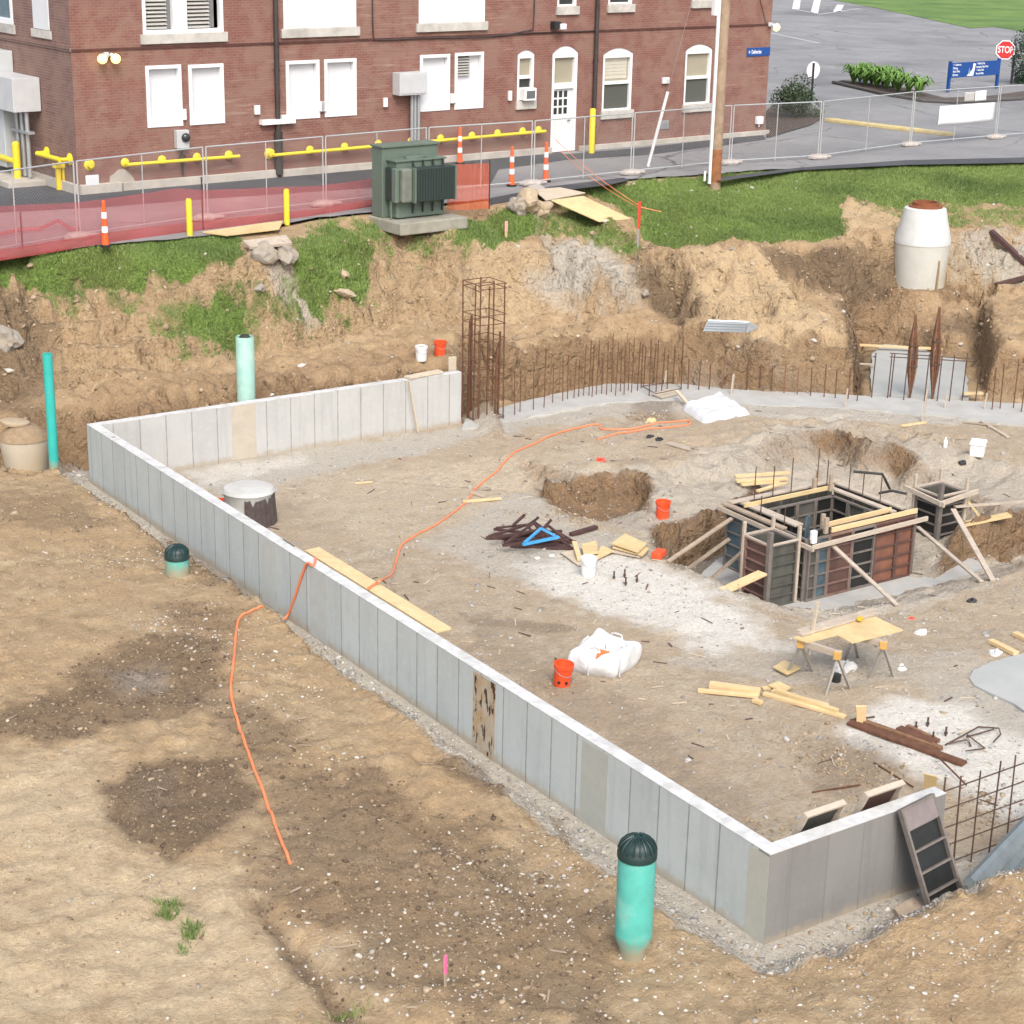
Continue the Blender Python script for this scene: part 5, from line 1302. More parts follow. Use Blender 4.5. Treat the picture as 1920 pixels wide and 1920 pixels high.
# ------------------------------------------------------------------ signs, shrubs and bed by the parking lot
p = at(1521, 190, ZS + .04); h = zup(p, 118) - p.z; t = thing('round_sign', 'round white sign seen from behind on a black post beside the dark shrub', 'sign', tuple(p))
vd = Vector((CAM.x - p.x, CAM.y - p.y, 0)).normalized(); rt = Vector((-vd.y, vd.x, 0))
if rt.dot(CR) < 0: rt = -rt
m = MB(); m.tube([p, p + FZ * h], .045, 8); m.build('post', M_dark, t, smooth=True)
sd = (vd * .75 + rt * .66).normalized(); zc_ = zup(p, 132)
m = MB(); m.lathe(Vector((p.x, p.y, zc_)) - vd * .07, [(.36, 0), (.36, .02)], 28, (-sd).to_track_quat('Z', 'Y').to_matrix()); m.build('disc', M_sgwhite, t)
def octagon_sign():
    p = at(1896, 157, ZS + .05); t = thing('stop_sign', 'red octagonal STOP sign on a black post behind the blue sign', 'sign', tuple(p))
    vd = Vector((CAM.x - p.x, CAM.y - p.y, 0)).normalized(); rt = Vector((-vd.y, vd.x, 0))
    if rt.dot(CR) < 0: rt = -rt
    h = zup(p, 81) - p.z
    m = MB(); m.box(p + FZ * h / 2, (.1, .1, h), rz=.5); m.tube([p + FZ * (h - .04), p + FZ * (h - .04) - rt * .35], .03, 6); zlo = zup(p, 109) - p.z; m.tube([p + FZ * zlo, p + FZ * zlo - rt * .35], .03, 6); m.build('post', M_dark, t)
    c = Vector((p.x, p.y, (p.z + h + p.z + zlo) / 2 + .02)) - rt * .42; R = 18.0 / pxm(p)
    oc = [(R * 1.03 * math.cos(math.pi / 8 + k * math.pi / 4), R * 1.03 * math.sin(math.pi / 8 + k * math.pi / 4)) for k in range(8)]
    m = MB(); m.prism(oc, rt, FZ, vd, c + vd * .04, .02); pl = m.build('plate', M_sgwhite, t)
    m = MB(); m.prism([(x * .90, y * .90) for x, y in oc], rt, FZ, vd, c + vd * .061, .003); m.build('red_face', plain('stop_red', (.56, .03, .03), .45, .05, 4), pl)
    text('lettering', 'STOP', R * .95, M_sgwhite, pl, c + vd * .065, rt, FZ, .003, 'CENTER', wide=.68)
octagon_sign()
def blue_sign():
    a = at(1777, 172, ZS + .05); b = at(1868, 165, ZS + .05); t = thing('direction_sign', 'wide blue direction sign with white lettering and a pale emblem on two blue posts', 'sign', tuple(a))
    za, zb = zup(a, 118), zup(a, 146); d = (b - a); d.z = 0; L = d.length; d.normalize(); n = Vector((d.y, -d.x, 0))
    if n.dot(CAM - a) < 0: n = -n
    h = za - a.z; hh = za - zb
    for k in (0, L): m = MB(); m.box(a + d * k + FZ * (h / 2 + .03), (.12, .12, h + .08), rz=math.atan2(d.y, d.x)); m.build('post', M_blue, t)
    o = Vector((a.x, a.y, zb))
    m = MB(); m.box(o + d * L / 2 + FZ * hh / 2 + n * .08, (L, .035, hh), rz=math.atan2(d.y, d.x)); bd = m.build('board', M_blue, t)
    f = n * .1
    for k, (s, x, w) in enumerate((('← Deliveries', .03, .8), ('Parking', .03, .8), ('Main Office', .03, .8), ('Entrance', .03, .8))):
        text('lettering', s, hh * .2, M_sgwhite, bd, o + d * x * L + FZ * hh * (.86 - k * .225) + f, d, FZ, .004, wide=w)
    for k, s in enumerate(('→ Patient Drop', 'Emergency Dept West', '→ Visitor Park', 'Records Office')):
        text('lettering', s, hh * .19, M_sgwhite, bd, o + d * .50 * L + FZ * hh * (.86 - k * .225) + f, d, FZ, .004, wide=.74)
    m = MB(); m.prism([(L * .315, hh * .06), (L * .45, hh * .06), (L * .485, hh * .88), (L * .435, hh * .90), (L * .425, hh * .5)], d, FZ, n, o + f, .004); m.build('emblem', M_sgwhite, bd)
    m = MB(); m.prism([(L * .335, hh * .22), (L * .36, hh * .68), (L * .385, hh * .22)], d, FZ, n, o + f + n * .006, .004); m.build('emblem_flame', plain('emblem_teal', (.12, .30, .38), .5, .05, 4), bd)
blue_sign()
def leaf_cloud(cen, rx, ry, rz, n, size, rng, lobes=8, low=-.35):
    """leaf-sized faces spread through an uneven volume"""
    lob = [(rng.normal(0, .45, 3) * np.array([rx, ry, rz]), rng.uniform(.45, .8)) for _ in range(lobes)]
    V = []; F = []
    while len(F) < n:
        o, s = lob[rng.integers(lobes)]
        v = rng.normal(0, 1, 3); v /= np.linalg.norm(v); rr = rng.uniform(.55, 1.0) ** .5
        p = o + v * rr * s * np.array([rx, ry, rz])
        if p[2] < low * rz: p[2] = low * rz + abs(rng.normal(0, .1))
        nrm = v + rng.normal(0, .5, 3); nrm /= np.linalg.norm(nrm)
        a = np.cross(nrm, rng.normal(0, 1, 3)); a /= np.linalg.norm(a) + 1e-9; b = np.cross(nrm, a)
        L = size * rng.uniform(.6, 1.4); W = L * .5; k = len(V); p = p + np.array(cen)
        V += [tuple(p - a * L * .5), tuple(p + b * W * .5), tuple(p + a * L * .5), tuple(p - b * W * .5)]; F.append((k, k + 1, k + 2, k + 3))
    return V, F
def leaf_mat(name, c1, c2):
    m, nt, b = nodes(name); n1 = noise(nt, 3, 4, .6); c = mixc(nt, c1, c2, ramp(nt, n1, .3, .7)); nt.links.new(c, b.inputs['Base Color']); b.inputs['Roughness'].default_value = .65; return m
M_leaf_d = leaf_mat('dark_leaf', (.02, .045, .018), (.055, .085, .035))
M_leaf_dd = leaf_mat('yew_leaf', (.012, .035, .018), (.03, .065, .03))
M_leaf_b = leaf_mat('daylily_leaf', (.085, .19, .03), (.16, .28, .055))
def shrub(px, rx, rz, label, mat, n=2600, size=.11):
    p = at(*px, ZS + .04); t = thing('shrub', label, 'shrub', tuple(p))
    m = MB()
    for k in range(7):
        a = k * .9; m.tube([p, p + Vector((math.cos(a) * rx * .3, math.sin(a) * rx * .3, rz * .7)), p + Vector((math.cos(a) * rx * .6, math.sin(a) * rx * .6, rz * 1.2))], .03, 5, r2=.01)
    m.build('stems', M_old_wood, t)
    V, F = leaf_cloud((p.x, p.y, p.z + rz * .62), rx, rx, rz, n, size, np.random.default_rng(abs(hash(label)) % 1000 if False else len(label)), 9, -.6)
    m = MB(); m.add(V, F); m.build('foliage', mat, t); return t
shrub((1488, 219), .85, .80, 'dark round shrub in the mulch bed at the right corner of the brick building', M_leaf_d, 3200)
shrub((1926, 156), .85, 1.25, 'dark clipped shrub at the right edge beside the STOP sign', M_leaf_dd, 4500, .1)
def daylily(p, s, rng, m):
    for k in range(34):
        a = rng.uniform(0, 6.28); h = rng.uniform(.35, .6) * s; o = rng.uniform(.25, .6) * s; w = .035 * s
        d = Vector((math.cos(a), math.sin(a), 0)); n = Vector((-d.y, d.x, 0)) * w
        q = [p, p + d * o * .35 + FZ * h * .8, p + d * o * .75 + FZ * h, p + d * o * 1.15 + FZ * h * .7]
        v = []
        for i, x in enumerate(q):
            ww = (1, 1.1, .8, .15)[i]; v += [x - n * ww, x + n * ww]
        m.add(v, [(0, 1, 3, 2), (2, 3, 5, 4), (4, 5, 7, 6)])
rng_ = np.random.default_rng(5)
dl = [(1600, 157), (1622, 160), (1643, 164), (1663, 167), (1684, 172), (1703, 176), (1722, 181), (1612, 153), (1634, 157), (1655, 160), (1675, 165)]
for k, (x, y) in enumerate(dl):
    p = at(x, y, ZS + .04); m = MB(); daylily(p, 1.55, rng_, m)
    l = 'bright green clump of long arching leaves in the kerbed mulch bed'
    tag(m.build('daylily_clump', M_leaf_b, loc=p), l, 'plant', 'daylily clumps in the bed')
# banner and two notices wired to the fence
def on_fence(k, x, y, off=.03):
    a, b = JP[k], JP[k + 1]; d = (b - a); d.z = 0; d.normalize(); n = Vector((d.y, -d.x, 0)); o = a + n * off; dr = ray(x, y); tt = (o - CAM).dot(n) / dr.dot(n); return CAM + dr * tt, n
def fence_cloth(k, px, name, mat, label, cat, th=.006, wave=0.0):
    q = [on_fence(k, x, y)[0] for x, y in px]; n = on_fence(k, *px[0])[1]; m = MB(); U, Vv = 14, 5
    vs = []
    for j in range(Vv + 1):
        for i in range(U + 1):
            u, v = i / U, j / Vv; p = (q[0] * (1 - u) + q[1] * u) * (1 - v) + (q[3] * (1 - u) + q[2] * u) * v
            vs.append(p + n * (wave * (math.sin(u * 9 + v * 3) * .5 + math.sin(u * 4 - v * 6) * .5) + wave))
    m.add(vs, [(j * (U + 1) + i, j * (U + 1) + i + 1, (j + 1) * (U + 1) + i + 1, (j + 1) * (U + 1) + i) for j in range(Vv) for i in range(U)])
    o = m.build(name, mat, smooth=True, loc=q[0]); s = o.modifiers.new('thick', 'SOLIDIFY'); s.thickness = th; return tag(o, label, cat)
fence_cloth(9, [(1762, 199), (1865, 192), (1862, 226), (1757, 235)], 'banner', M_refl, 'blank white banner stretched along the fence at the right', 'banner', wave=.02)
fence_cloth(9, [(1810, 173), (1828, 172), (1827, 190), (1808, 191)], 'notice', plain('grey_notice', (.42, .42, .40), .6, .03, 3), 'small grey notice on the fence above the white banner', 'notice')
fence_cloth(9, [(1830, 171), (1850, 169), (1849, 188), (1828, 190)], 'notice', M_refl, 'small white notice on the fence beside the grey one', 'notice')
# ------------------------------------------------------------------ concrete footings and slabs on the dig floor
M_foot = plain('footing_concrete', (.40, .40, .385), .85, .10, 2.2, dirt=(.36, .33, .29), dirtamt=.55, bumps=.25)
M_foot_w = plain('fresh_slab', (.36, .372, .362), .8, .06, 1.6, dirt=(.42, .42, .40), dirtamt=.4)
def slab(px, z, th, name, mat, label, cat='footing', jit=.03):
    q = [at(x, y, z) for x, y in px]; r = []
    for a, b in zip(q, q[1:] + q[:1]):
        n = max(1, int((b - a).length / .35))
        for k in range(n): p = a.lerp(b, k / n); r.append((p.x + random.uniform(-jit, jit), p.y + random.uniform(-jit, jit)))
    m = MB(); m.prism(r, Vector((1, 0, 0)), Vector((0, 1, 0)), Vector((0, 0, 1)), (0, 0, z - th), th)
    return tag(m.build(name, mat, loc=q[0]), label, cat)
slab([(866, 803), (930, 797), (1000, 777), (1130, 754), (1300, 746), (1420, 757), (1560, 764), (1760, 778), (2010, 805), (2010, 775), (1920, 757), (1760, 749), (1560, 739), (1420, 724), (1330, 712), (1230, 709), (1130, 719), (1000, 748), (930, 766), (880, 778)], .07, .3, 'concrete_footing', M_foot, 'long pale concrete strip footing curving below the brown cut bank')
slab([(1634, 664), (1655, 645), (1700, 639), (1775, 640), (1808, 655), (1816, 744), (1632, 740)], .10, .35, 'concrete_slab', M_foot_w, 'pale grey slab poured in the notch dug behind the rusty spindles', 'slab')
slab([(1828, 1284), (1817, 1270), (1824, 1257), (1852, 1243), (1885, 1232), (1920, 1225), (2020, 1200), (2020, 1400), (1940, 1345), (1900, 1318), (1860, 1300)], .045, .3, 'concrete_slab', M_foot_w, 'smooth grey concrete slab at the right edge beyond the sawhorses', 'slab', .02)
slab([(1300, 1090), (1345, 1050), (1430, 1010), (1760, 1010), (1850, 1060), (1700, 1125), (1480, 1165), (1400, 1140)], -.665, .2, 'concrete_slab', M_foot, 'grey concrete pad in the pit carrying the column forms', 'slab')

# ------------------------------------------------------------------ reinforcing steel
M_rust = plain('rust', (.13, .056, .030), .8, .3, 9, dirt=(.07, .03, .02), dirtamt=.6)
M_rust_l = plain('light_rust', (.20, .105, .058), .85, .3, 9)
M_bar = plain('dark_rebar', (.085, .05, .035), .7, .3, 9)
def bar_mesh(name, h, r, mat, n=6):
    m = MB(); m.tube([(0, 0, -.12), (0, 0, h)], r, n); o = m.build(name, mat); return o
cage_o = at(905, 782, .07)
t = thing('rebar_cage', 'tall rusty rebar column cage standing at the end of the back wall', 'rebar cage', tuple(cage_o))
ctop = zup(cage_o, 522)
cx = .33
cx = .36
for side in range(4):
    for k in range(3):
        f = -cx + 2 * cx * k / 3
        x, y = ((f, -cx), (cx, f), (-f, cx), (-cx, -f))[side]
        hh = ctop - random.uniform(0, .12) if (k + side) % 2 else ctop - .9 - random.uniform(0, .8)
        m = MB(); m.tube([cage_o + Vector((x, y, -.1)), Vector((cage_o.x + x + random.uniform(-.03, .03), cage_o.y + y, hh))], .026 if (k + side) % 2 == 0 else .017, 6); m.build('bar', M_rust, t)
for z in (.05, .55, 1.1, 1.35, 2.0, 2.4, 2.62, ctop - cage_o.z - .2, ctop - cage_o.z - .08):
    m = MB(); s = cx + .02; q = [cage_o + Vector((x, y, z + random.uniform(-.03, .03))) for x, y in ((-s, -s), (s, -s), (s, s), (-s, s), (-s, -s))]; m.tube(q, .011, 5); m.build('tie', M_rust, t)
dow_lab = 'rusty upright rebar dowel in the long pale strip footing'
protos = {}
def dowel(px, y_top, mat=M_rust, r=.0115, lean=.03, name='rebar_dowel', label=dow_lab, group='rebar dowels standing in the strip footing'):
    p = at(*px, .07); h = max(.3, zup(p, y_top) - .07); key = (mat.name, r)
    if key not in protos:
        o = bar_mesh(name, 1.0, r, mat); protos[key] = o
    else: o = protos[key].copy(); COL.objects.link(o)
    o.location = p; o.scale = (1, 1, h); o.rotation_euler = (random.uniform(-lean, lean), random.uniform(-lean, lean), 0)
    tag(o, label, 'rebar dowel', group); return o
front = [(868, 790), (880, 786), (965, 778), (975, 772), (1000, 768), (1020, 764), (1036, 755), (1055, 752), (1064, 748), (1076, 746), (1085, 744), (1094, 742), (1104, 742), (1110, 744), (1118, 740), (1128, 738), (1137, 740), (1146, 735), (1154, 742), (1163, 734), (1170, 740), (1178, 732), (1184, 736)]
for i, (x, y) in enumerate(front): dowel((x, y), y - random.uniform(62, 112) if i > 1 else y - 100)
for x, y in [(960, 756), (985, 750), (1008, 745), (1030, 740), (1048, 736), (1070, 730), (1090, 727), (1110, 724), (1130, 721), (1150, 719), (1172, 717), (1190, 716)]: dowel((x, y), y - random.uniform(45, 95), M_rust_l)
for x, y, tp in [(1195, 733, 632), (1202, 728, 628), (1207, 724, 640), (1217, 742, 628), (1224, 722, 640), (1230, 735, 630), (1240, 737, 640), (1251, 730, 648), (1262, 720, 645), (1277, 730, 630), (1276, 715, 640)]: dowel((x, y), tp + random.uniform(-4, 18), M_rust, .014)
for x, y in [(1290, 729), (1310, 731), (1330, 730), (1354, 729), (1400, 731), (1424, 732), (1446, 734), (1470, 737), (1495, 739), (1520, 742), (1545, 744), (1566, 746), (1590, 748), (1607, 752)]: dowel((x, y), y - random.uniform(48, 62), random.choice((M_rust, M_rust_l)), .015)
for x, y in [(1860, 768), (1875, 766), (1900, 765), (1915, 772)]: dowel((x, y), y - random.uniform(75, 95), M_rust, .015)
for k in range(2):
    m = MB(); q = [at(x, y, .11 + .12 * k) for x, y in ((1204, 724), (1230, 738), (1278, 728), (1262, 716), (1204, 724))]; m.tube(q, .012, 5); tag(m.build('rebar_tie', M_bar, loc=q[0]), 'rebar tie ring low around the tallest dowels of the strip footing' if k == 0 else 'upper of the two tie rings around the tallest dowels', 'rebar tie')
# two spindle-shaped bundles
for (x, y, tp, l) in ((1706, 745, 590, 'left one of two pointed rusty rebar bundles standing before the notch'), (1748, 748, 575, 'right and taller of two pointed rusty rebar bundles standing before the notch')):
    p = at(x, y, .07); h = zup(p, tp) - .07; t = thing('rebar_bundle', l, 'rebar bundle', tuple(p), 'pointed rebar bundles')
    for k in range(11):
        a = k * 2 * math.pi / 11; m = MB()
        q = [p + Vector((math.cos(a) * .115 * math.sin(math.pi * s / 8) ** 1.3 * (1.15 - .3 * s / 8) + (s / 8) * -.06, math.sin(a) * .115 * math.sin(math.pi * s / 8) ** 1.3, h * s / 8)) for s in range(9)]
        m.tube(q, .026, 6); m.build('bar', M_rust_l if k % 3 == 0 else M_rust, t, smooth=True)
    for s in (3, 5):
        m = MB(); rr = .135 * math.sin(math.pi * s / 8) ** 1.3; m.lathe(p + Vector((-.06 * s / 8, 0, h * s / 8)), [(rr + .012, 0), (rr + .02, .02), (rr + .012, .04)], 12, cap0=False, cap1=False); m.build('tie', M_bar, t)
t0 = at(1736, 742, .07); t = thing('rebar_grid', 'upright dark rebar grid in front of the notch slab', 'rebar grid', tuple(t0))
for x, y, tp in ((1634, 745, 662), (1664, 746, 664), (1669, 744, 664), (1694, 750, 665), (1733, 752, 664), (1757, 752, 668), (1780, 752, 666), (1804, 748, 662), (1829, 750, 695)):
    p = at(x, y, .07); m = MB(); m.tube([p - FZ * .1, Vector((p.x + .03, p.y, zup(p, tp)))], .016, 6); m.build('upright', M_bar, t)
for ya, yb in ((662, 673), (669, 678)):
    a = at(1661, 746, .07); b = at(1818, 750, .07); a = Vector((a.x, a.y, zup(a, ya))); b = Vector((b.x, b.y, zup(b, yb))); m = MB(); m.tube([a, b], .014, 6); m.build('crossbar', M_bar, t)
# wall reinforcement beyond the front wall
t = thing('rebar_mat', 'upright rebar mat continuing the line of the front wall at the right edge', 'rebar grid', (3.1, .1, 0))
for k in range(9):
    x = 3.12 + k * .345; m = MB(); m.tube([(x, .1, -.1), (x + random.uniform(-.03, .03), .1 + random.uniform(-.02, .02), 1.38 + random.uniform(0, .12))], .012, 6); m.build('upright', M_bar, t)
for k in range(5):
    z = .12 + k * .28; m = MB(); m.tube([(3.0, .12, z), (6.2, .12, z + random.uniform(-.03, .03))], .010, 6); m.build('crossbar', M_bar, t)

# ------------------------------------------------------------------ form panels
M_fblk = plain('form_black', (.016, .017, .017), .45, .25, 6)
M_fdk = plain('form_grey', (.075, .075, .065), .6, .25, 4, dirt=(.13, .12, .10), dirtamt=.5)
M_frust = plain('form_rust', (.20, .085, .052), .7, .2, 4, dirt=(.12, .07, .06), dirtamt=.6)
M_fbrn = plain('form_brown', (.105, .058, .048), .6, .2, 4)
M_fblue = plain('form_blue', (.055, .095, .125), .5, .2, 5, dirt=(.17, .18, .17), dirtamt=.5)
M_rib = plain('form_rib', (.16, .14, .125), .6, .2, 6)
M_ribr = plain('form_rib_red', (.20, .12, .10), .6, .2, 6)
def form_face(parent, o, ax, up, n, w, h, mat, rib, ribs=4, t=.065, name='form_panel'):
    """steel-framed form panel: sheet with stiles, rails and cross ribs standing proud on the n side"""
    o = Vector(o); m = MB()
    def bx(m, x0, z0, x1, z1, d0, d1):
        a = [o + ax * x + up * z + n * d0 for x, z in ((x0, z0), (x1, z0), (x1, z1), (x0, z1))]; b = [v + n * (d1 - d0) for v in a]
        m.add(a + b, [(3, 2, 1, 0), (4, 5, 6, 7), (0, 1, 5, 4), (1, 2, 6, 5), (2, 3, 7, 6), (3, 0, 4, 7)])
    bx(m, .004, .004, w - .004, h - .004, 0, .018); p = m.build(name, mat, parent)
    m = MB(); s = .035
    bx(m, 0, 0, s, h, -.002, t); bx(m, w - s, 0, w, h, -.002, t); bx(m, s, 0, w - s, s, -.002, t); bx(m, s, h - s, w - s, h, -.002, t)
    m.build('frame', rib, p)
    for k in range(ribs):
        z = h * (k + 1) / (ribs + 1); m = MB(); bx(m, s, z - .014, w - s, z + .014, .0185, t - .006); m.build('rib', rib, p)
    return p
X = Vector((1, 0, 0)); Y = Vector((0, 1, 0)); Z = FZ
BX0, BX1, BY0, BY1, BZ0, BZ1 = 9.7, 12.6, 9.75, 12.1, -.66, .62
fh = BZ1 - BZ0
t = thing('box_formwork', 'large square concrete formwork of black, rusty and blue panels with lumber along its top', 'formwork', (BX0, BY0, BZ0))
# outer faces: front (-Y) left to right, then left (-X)
x = BX0
for w, mt, rb in ((.22, M_fdk, M_rib), (.30, M_fblue, M_rib), (.62, M_fbrn, M_ribr), (.62, M_fblk, M_rib), (.62, M_frust, M_fbrn), (.46, M_frust, M_fbrn)):
    w = min(w, BX1 - x); form_face(t, (x, BY0, BZ0), X, Z, -Y, w - .006, fh, mt, rb); x += w
y = BY0
for w, mt in ((.62, M_fdk), (.62, M_fblk), (.6, M_fblue), (.5, M_fblue)):
    form_face(t, (BX0, y + w - .006, BZ0), -Y, Z, -X, w - .006, fh, mt, M_rib); y += w
for k in range(4): form_face(t, (BX0 + .72 * k, BY1, BZ0), X, Z, Y, .71, fh, M_fdk, M_rib)
for k in range(4): form_face(t, (BX1, BY0 + .585 * k, BZ0), Y, Z, X, .575, fh, M_fdk, M_rib)
# inner faces
I = .42
for k, mt in enumerate((M_fdk, M_fblk, M_fdk, M_fblk)):
    w = (BX1 - BX0 - 2 * I) / 4; form_face(t, (BX0 + I + w * (k + 1) - .006, BY1 - I, BZ0), -X, Z, -Y, w - .01, fh - .06, mt, M_rib, 3)
for k, mt in enumerate((M_fdk, M_fdk, M_fblk)):
    w = (BY1 - BY0 - 2 * I) / 3; form_face(t, (BX1 - I, BY0 + I + w * k, BZ0), Y, Z, -X, w - .01, fh - .06, mt, M_rib, 3)
    form_face(t, (BX0 + I, BY0 + I + w * (k + 1), BZ0), -Y, Z, X, w - .01, fh - .06, M_fdk, M_rib, 3)
for k in range(3):
    w = (BX1 - BX0 - 2 * I) / 3; form_face(t, (BX0 + I + w * k, BY0 + I, BZ0), X, Z, Y, w - .01, fh - .06, M_fdk, M_rib, 3)
# lumber plates along the tops, walers outside
def lum(parent, a, b, w, h, mat, name, up=(0, 0, 1)):
    m = MB(); m.beam(a, b, w, h, up); return m.build(name, mat, parent, bevel=.004)
zt = BZ1 + .035
lum(t, (BX0 - .05, BY0 + .62, zt), (BX0 - .05, BY1 + .1, zt), .14, .04, M_old_wood, 'top_plate'); lum(t, (BX0 + .33, BY0 + .62, zt), (BX0 + .33, BY1 - .05, zt), .22, .04, M_grey_wood, 'top_plate')
lum(t, (BX0 + .1, BY1 - .36, zt + .05), (BX1 - .4, BY1 - .36, zt + .05), .04, .09, M_ply, 'top_plate'); lum(t, (BX0 + .0, BY1 - .05, zt + .045), (BX1 + .05, BY1 - .05, zt + .045), .14, .04, M_grey_wood, 'top_plate')
lum(t, (BX1 - .35, BY0 + .25, zt), (BX1 - .35, BY1 - .2, zt), .14, .04, M_grey_wood, 'top_plate'); lum(t, (BX1 - .02, BY0 + .3, zt), (BX1 - .02, BY1 + .05, zt), .14, .04, M_grey_wood, 'top_plate')
lum(t, (BX0 + .62, BY0 + .02, zt + .03), (BX1 + .06, BY0 + .02, zt + .03), .04, .10, M_pine, 'top_plate'); lum(t, (BX0 + .62, BY0 + .30, zt + .03), (BX1 - .35, BY0 + .34, zt + .03), .04, .10, M_pine, 'top_plate')
lum(t, (BX0 - .0, BY0 - .13, zt - .17), (BX1 + .22, BY0 - .13, zt - .12), .045, .09, M_grey_wood, 'waler'); lum(t, (BX0 - .13, BY0 - .3, zt - .14), (BX0 - .13, BY1 + .15, zt - .10), .045, .09, M_grey_wood, 'waler')
for px, py, hh in ((BX0 + .45, BY0 + .0, .32), (BX0 + .6, BY0 + .25, .3), (BX1 - .5, BY1 - .42, .35), (BX1 - .85, BY1 - .3, .3), (BX1 - .45, BY1 + .02, .32)):
    m = MB(); m.box((px, py, zt + hh / 2), (.09, .06, hh)); m.build('upright', M_old_wood, t, bevel=.004)
for px, py, hh in ((BX0 + .5, BY1 - .2, .75), (BX0 + 1.0, BY1 - .2, .7), (BX0 + 1.5, BY1 - .2, .8), (BX0 + 2.2, BY1 - .22, .9), (BX0 + 2.5, BY1 - .2, .6), (BX1 - .2, BY0 + .8, .6), (BX1 - .2, BY0 + 1.3, .55), (BX1 - .2, BY0 + 1.7, .6), (BX0 + .2, BY0 + .9, .3), (BX0 + .2, BY0 + 1.6, .35)):
    m = MB(); m.tube([(px, py, .3), (px, py, zt + hh)], .011, 6); m.build('rebar', M_bar, t)
m = MB(); m.box((BX0 + .17, BY0 + .22, zt + .12), (.2, .03, .42), rz=.5); m.build('blue_end_panel', M_fblue, t)
m = MB(); m.box((BX0 + .06, BY0 - .08, zt + .02), (.12, .10, .26)); m.build('white_cap', M_refl, t, bevel=.02)
def brace(a, b, parent, mat=None, w=.09, h=.04):
    m = MB(); m.beam(a, b, w, h); m.build('brace', mat or M_grey_wood, parent, bevel=.004)
brace(at(1372, 972, .45), hit(1252, 1056) + FZ * .03, t, M_old_wood); brace(at(1545, 1008, .45), hit(1682, 1138) + FZ * .03, t); brace(at(1720, 988, .1), hit(1840, 1093) + FZ * .03, t, M_grey_wood)
brace(at(1400, 1028, .1), at(1325, 1092, -.62), t, M_old_wood, .12); brace(at(1368, 1010, -.05), at(1285, 1070, -.6), t, M_old_wood)
def column_form(x0, x1, y0, y1, z0, z1, label, frame_mats, side, post_up):
    t = thing('column_formwork', label, 'formwork', (x0, y0, z0)); h = z1 - z0; w = x1 - x0; d = y1 - y0
    form_face(t, (x0, y0, z0), X, Z, -Y, w, h, frame_mats[0], side[0], 5); form_face(t, (x0, y1, z0), -Y, Z, -X, d, h, frame_mats[1], side[1], 5)
    form_face(t, (x1, y1, z0), -X, Z, Y, w, h, M_fdk, M_rib, 5); form_face(t, (x1, y0, z0), Y, Z, X, d, h, M_fdk, M_rib, 5)
    e = .05
    for cx_, cy_ in ((x0 - e, y0 - e), (x1 + e, y0 - e), (x0 - e, y1 + e), (x1 + e, y1 + e)):
        near = cx_ < x0 and cy_ < y0
        m = MB(); m.box((cx_, cy_, (z0 + z1 + post_up) / 2), (.09 if near else .06, .09 if near else .06, h + post_up)); m.build('corner_angle', M_rib if near else M_grey_wood, t, bevel=.006)
    for a, b in (((x0 - e, y0 - e), (x1 + e, y0 - e)), ((x1 + e, y0 - e), (x1 + e, y1 + e)), ((x1 + e, y1 + e), (x0 - e, y1 + e)), ((x0 - e, y1 + e), (x0 - e, y0 - e))):
        m = MB(); m.beam((a[0], a[1], z1 + .015), (b[0], b[1], z1 + .015), .04, .035); m.build('top_rail', M_grey_wood, t)
    return t
ct = column_form(8.82, 9.46, 9.85, 10.5, -.66, .62, 'square column form with dark panels, left of the large box formwork', (M_fdk, M_fbrn), (M_fdk, M_ribr), .28)
rt_ = column_form(13.92, 14.58, 10.32, 10.95, -.66, .62, 'square column form with black panels, right of the large box formwork', (M_fblk, M_fblk), (M_rib, M_rib), .30)
for a, b in (((13.72, 10.16, .52), (14.85, 10.16, .62)), ((13.76, 11.2, .60), (13.76, 10.05, .52))):
    m = MB(); m.beam(a, b, .05, .10); m.build('waler', M_grey_wood, rt_, bevel=.004)
brace(at(1787, 955, .45), hit(1862, 1092) + FZ * .03, rt_, M_grey_wood, .11); brace(at(1815, 940, .4), at(1850, 985, -.1), rt_, M_ply)
def board(a, b, w, th, label, mat=None, cat='board', za=None, zb=None, group=None, name='lumber_board'):
    """plank between two pixels lying on the ground (or at given heights)"""
    p = hit(*a) + FZ * (th / 2 + .01) if za is None else at(*a, za); q = hit(*b) + FZ * (th / 2 + .01) if zb is None else at(*b, zb)
    m = MB(); m.beam(p, q, w, th); return tag(m.build(name, mat or M_pine, bevel=.004, loc=p), label, cat, group)
board((1356, 1108), (1430, 1074), .24, .04, 'fresh yellow plank leaning from the pit edge onto the left column form', za=.0, zb=.12)
board((1806, 983), (1893, 965), .24, .04, 'fresh yellow plank lying behind the right column form', M_ply, za=-.05, zb=.12)
board((1790, 950), (1925, 940), .09, .04, 'grey plank reaching the right edge behind the black column form', M_grey_wood, za=.35, zb=.2)
for k, (a, b, w, l) in enumerate((((1378, 893), (1480, 886), .14, 'topmost yellow plank of the pile behind the box formwork'), ((1380, 902), (1476, 897), .14, 'second plank of the yellow pile behind the box formwork'), ((1390, 909), (1460, 903), .09, 'short lower plank of the yellow pile behind the box formwork'), ((1420, 921), (1474, 904), .09, 'slanting yellow stud leaning under the pile behind the box formwork'))):
    za_ = .16 - k * .05 if k < 3 else .02; board(a, b, w, .045, l, za=za_, zb=za_)
m = MB(); m.tube([at(1600, 884, .25), at(1655, 889, .25), at(1660, 900, .2), at(1668, 916, -.1)], .03, 8); tag(m.build('black_hose', M_dark, smooth=True, loc=at(1600, 884, .25)), 'bent black pipe behind the box formwork', 'pipe')
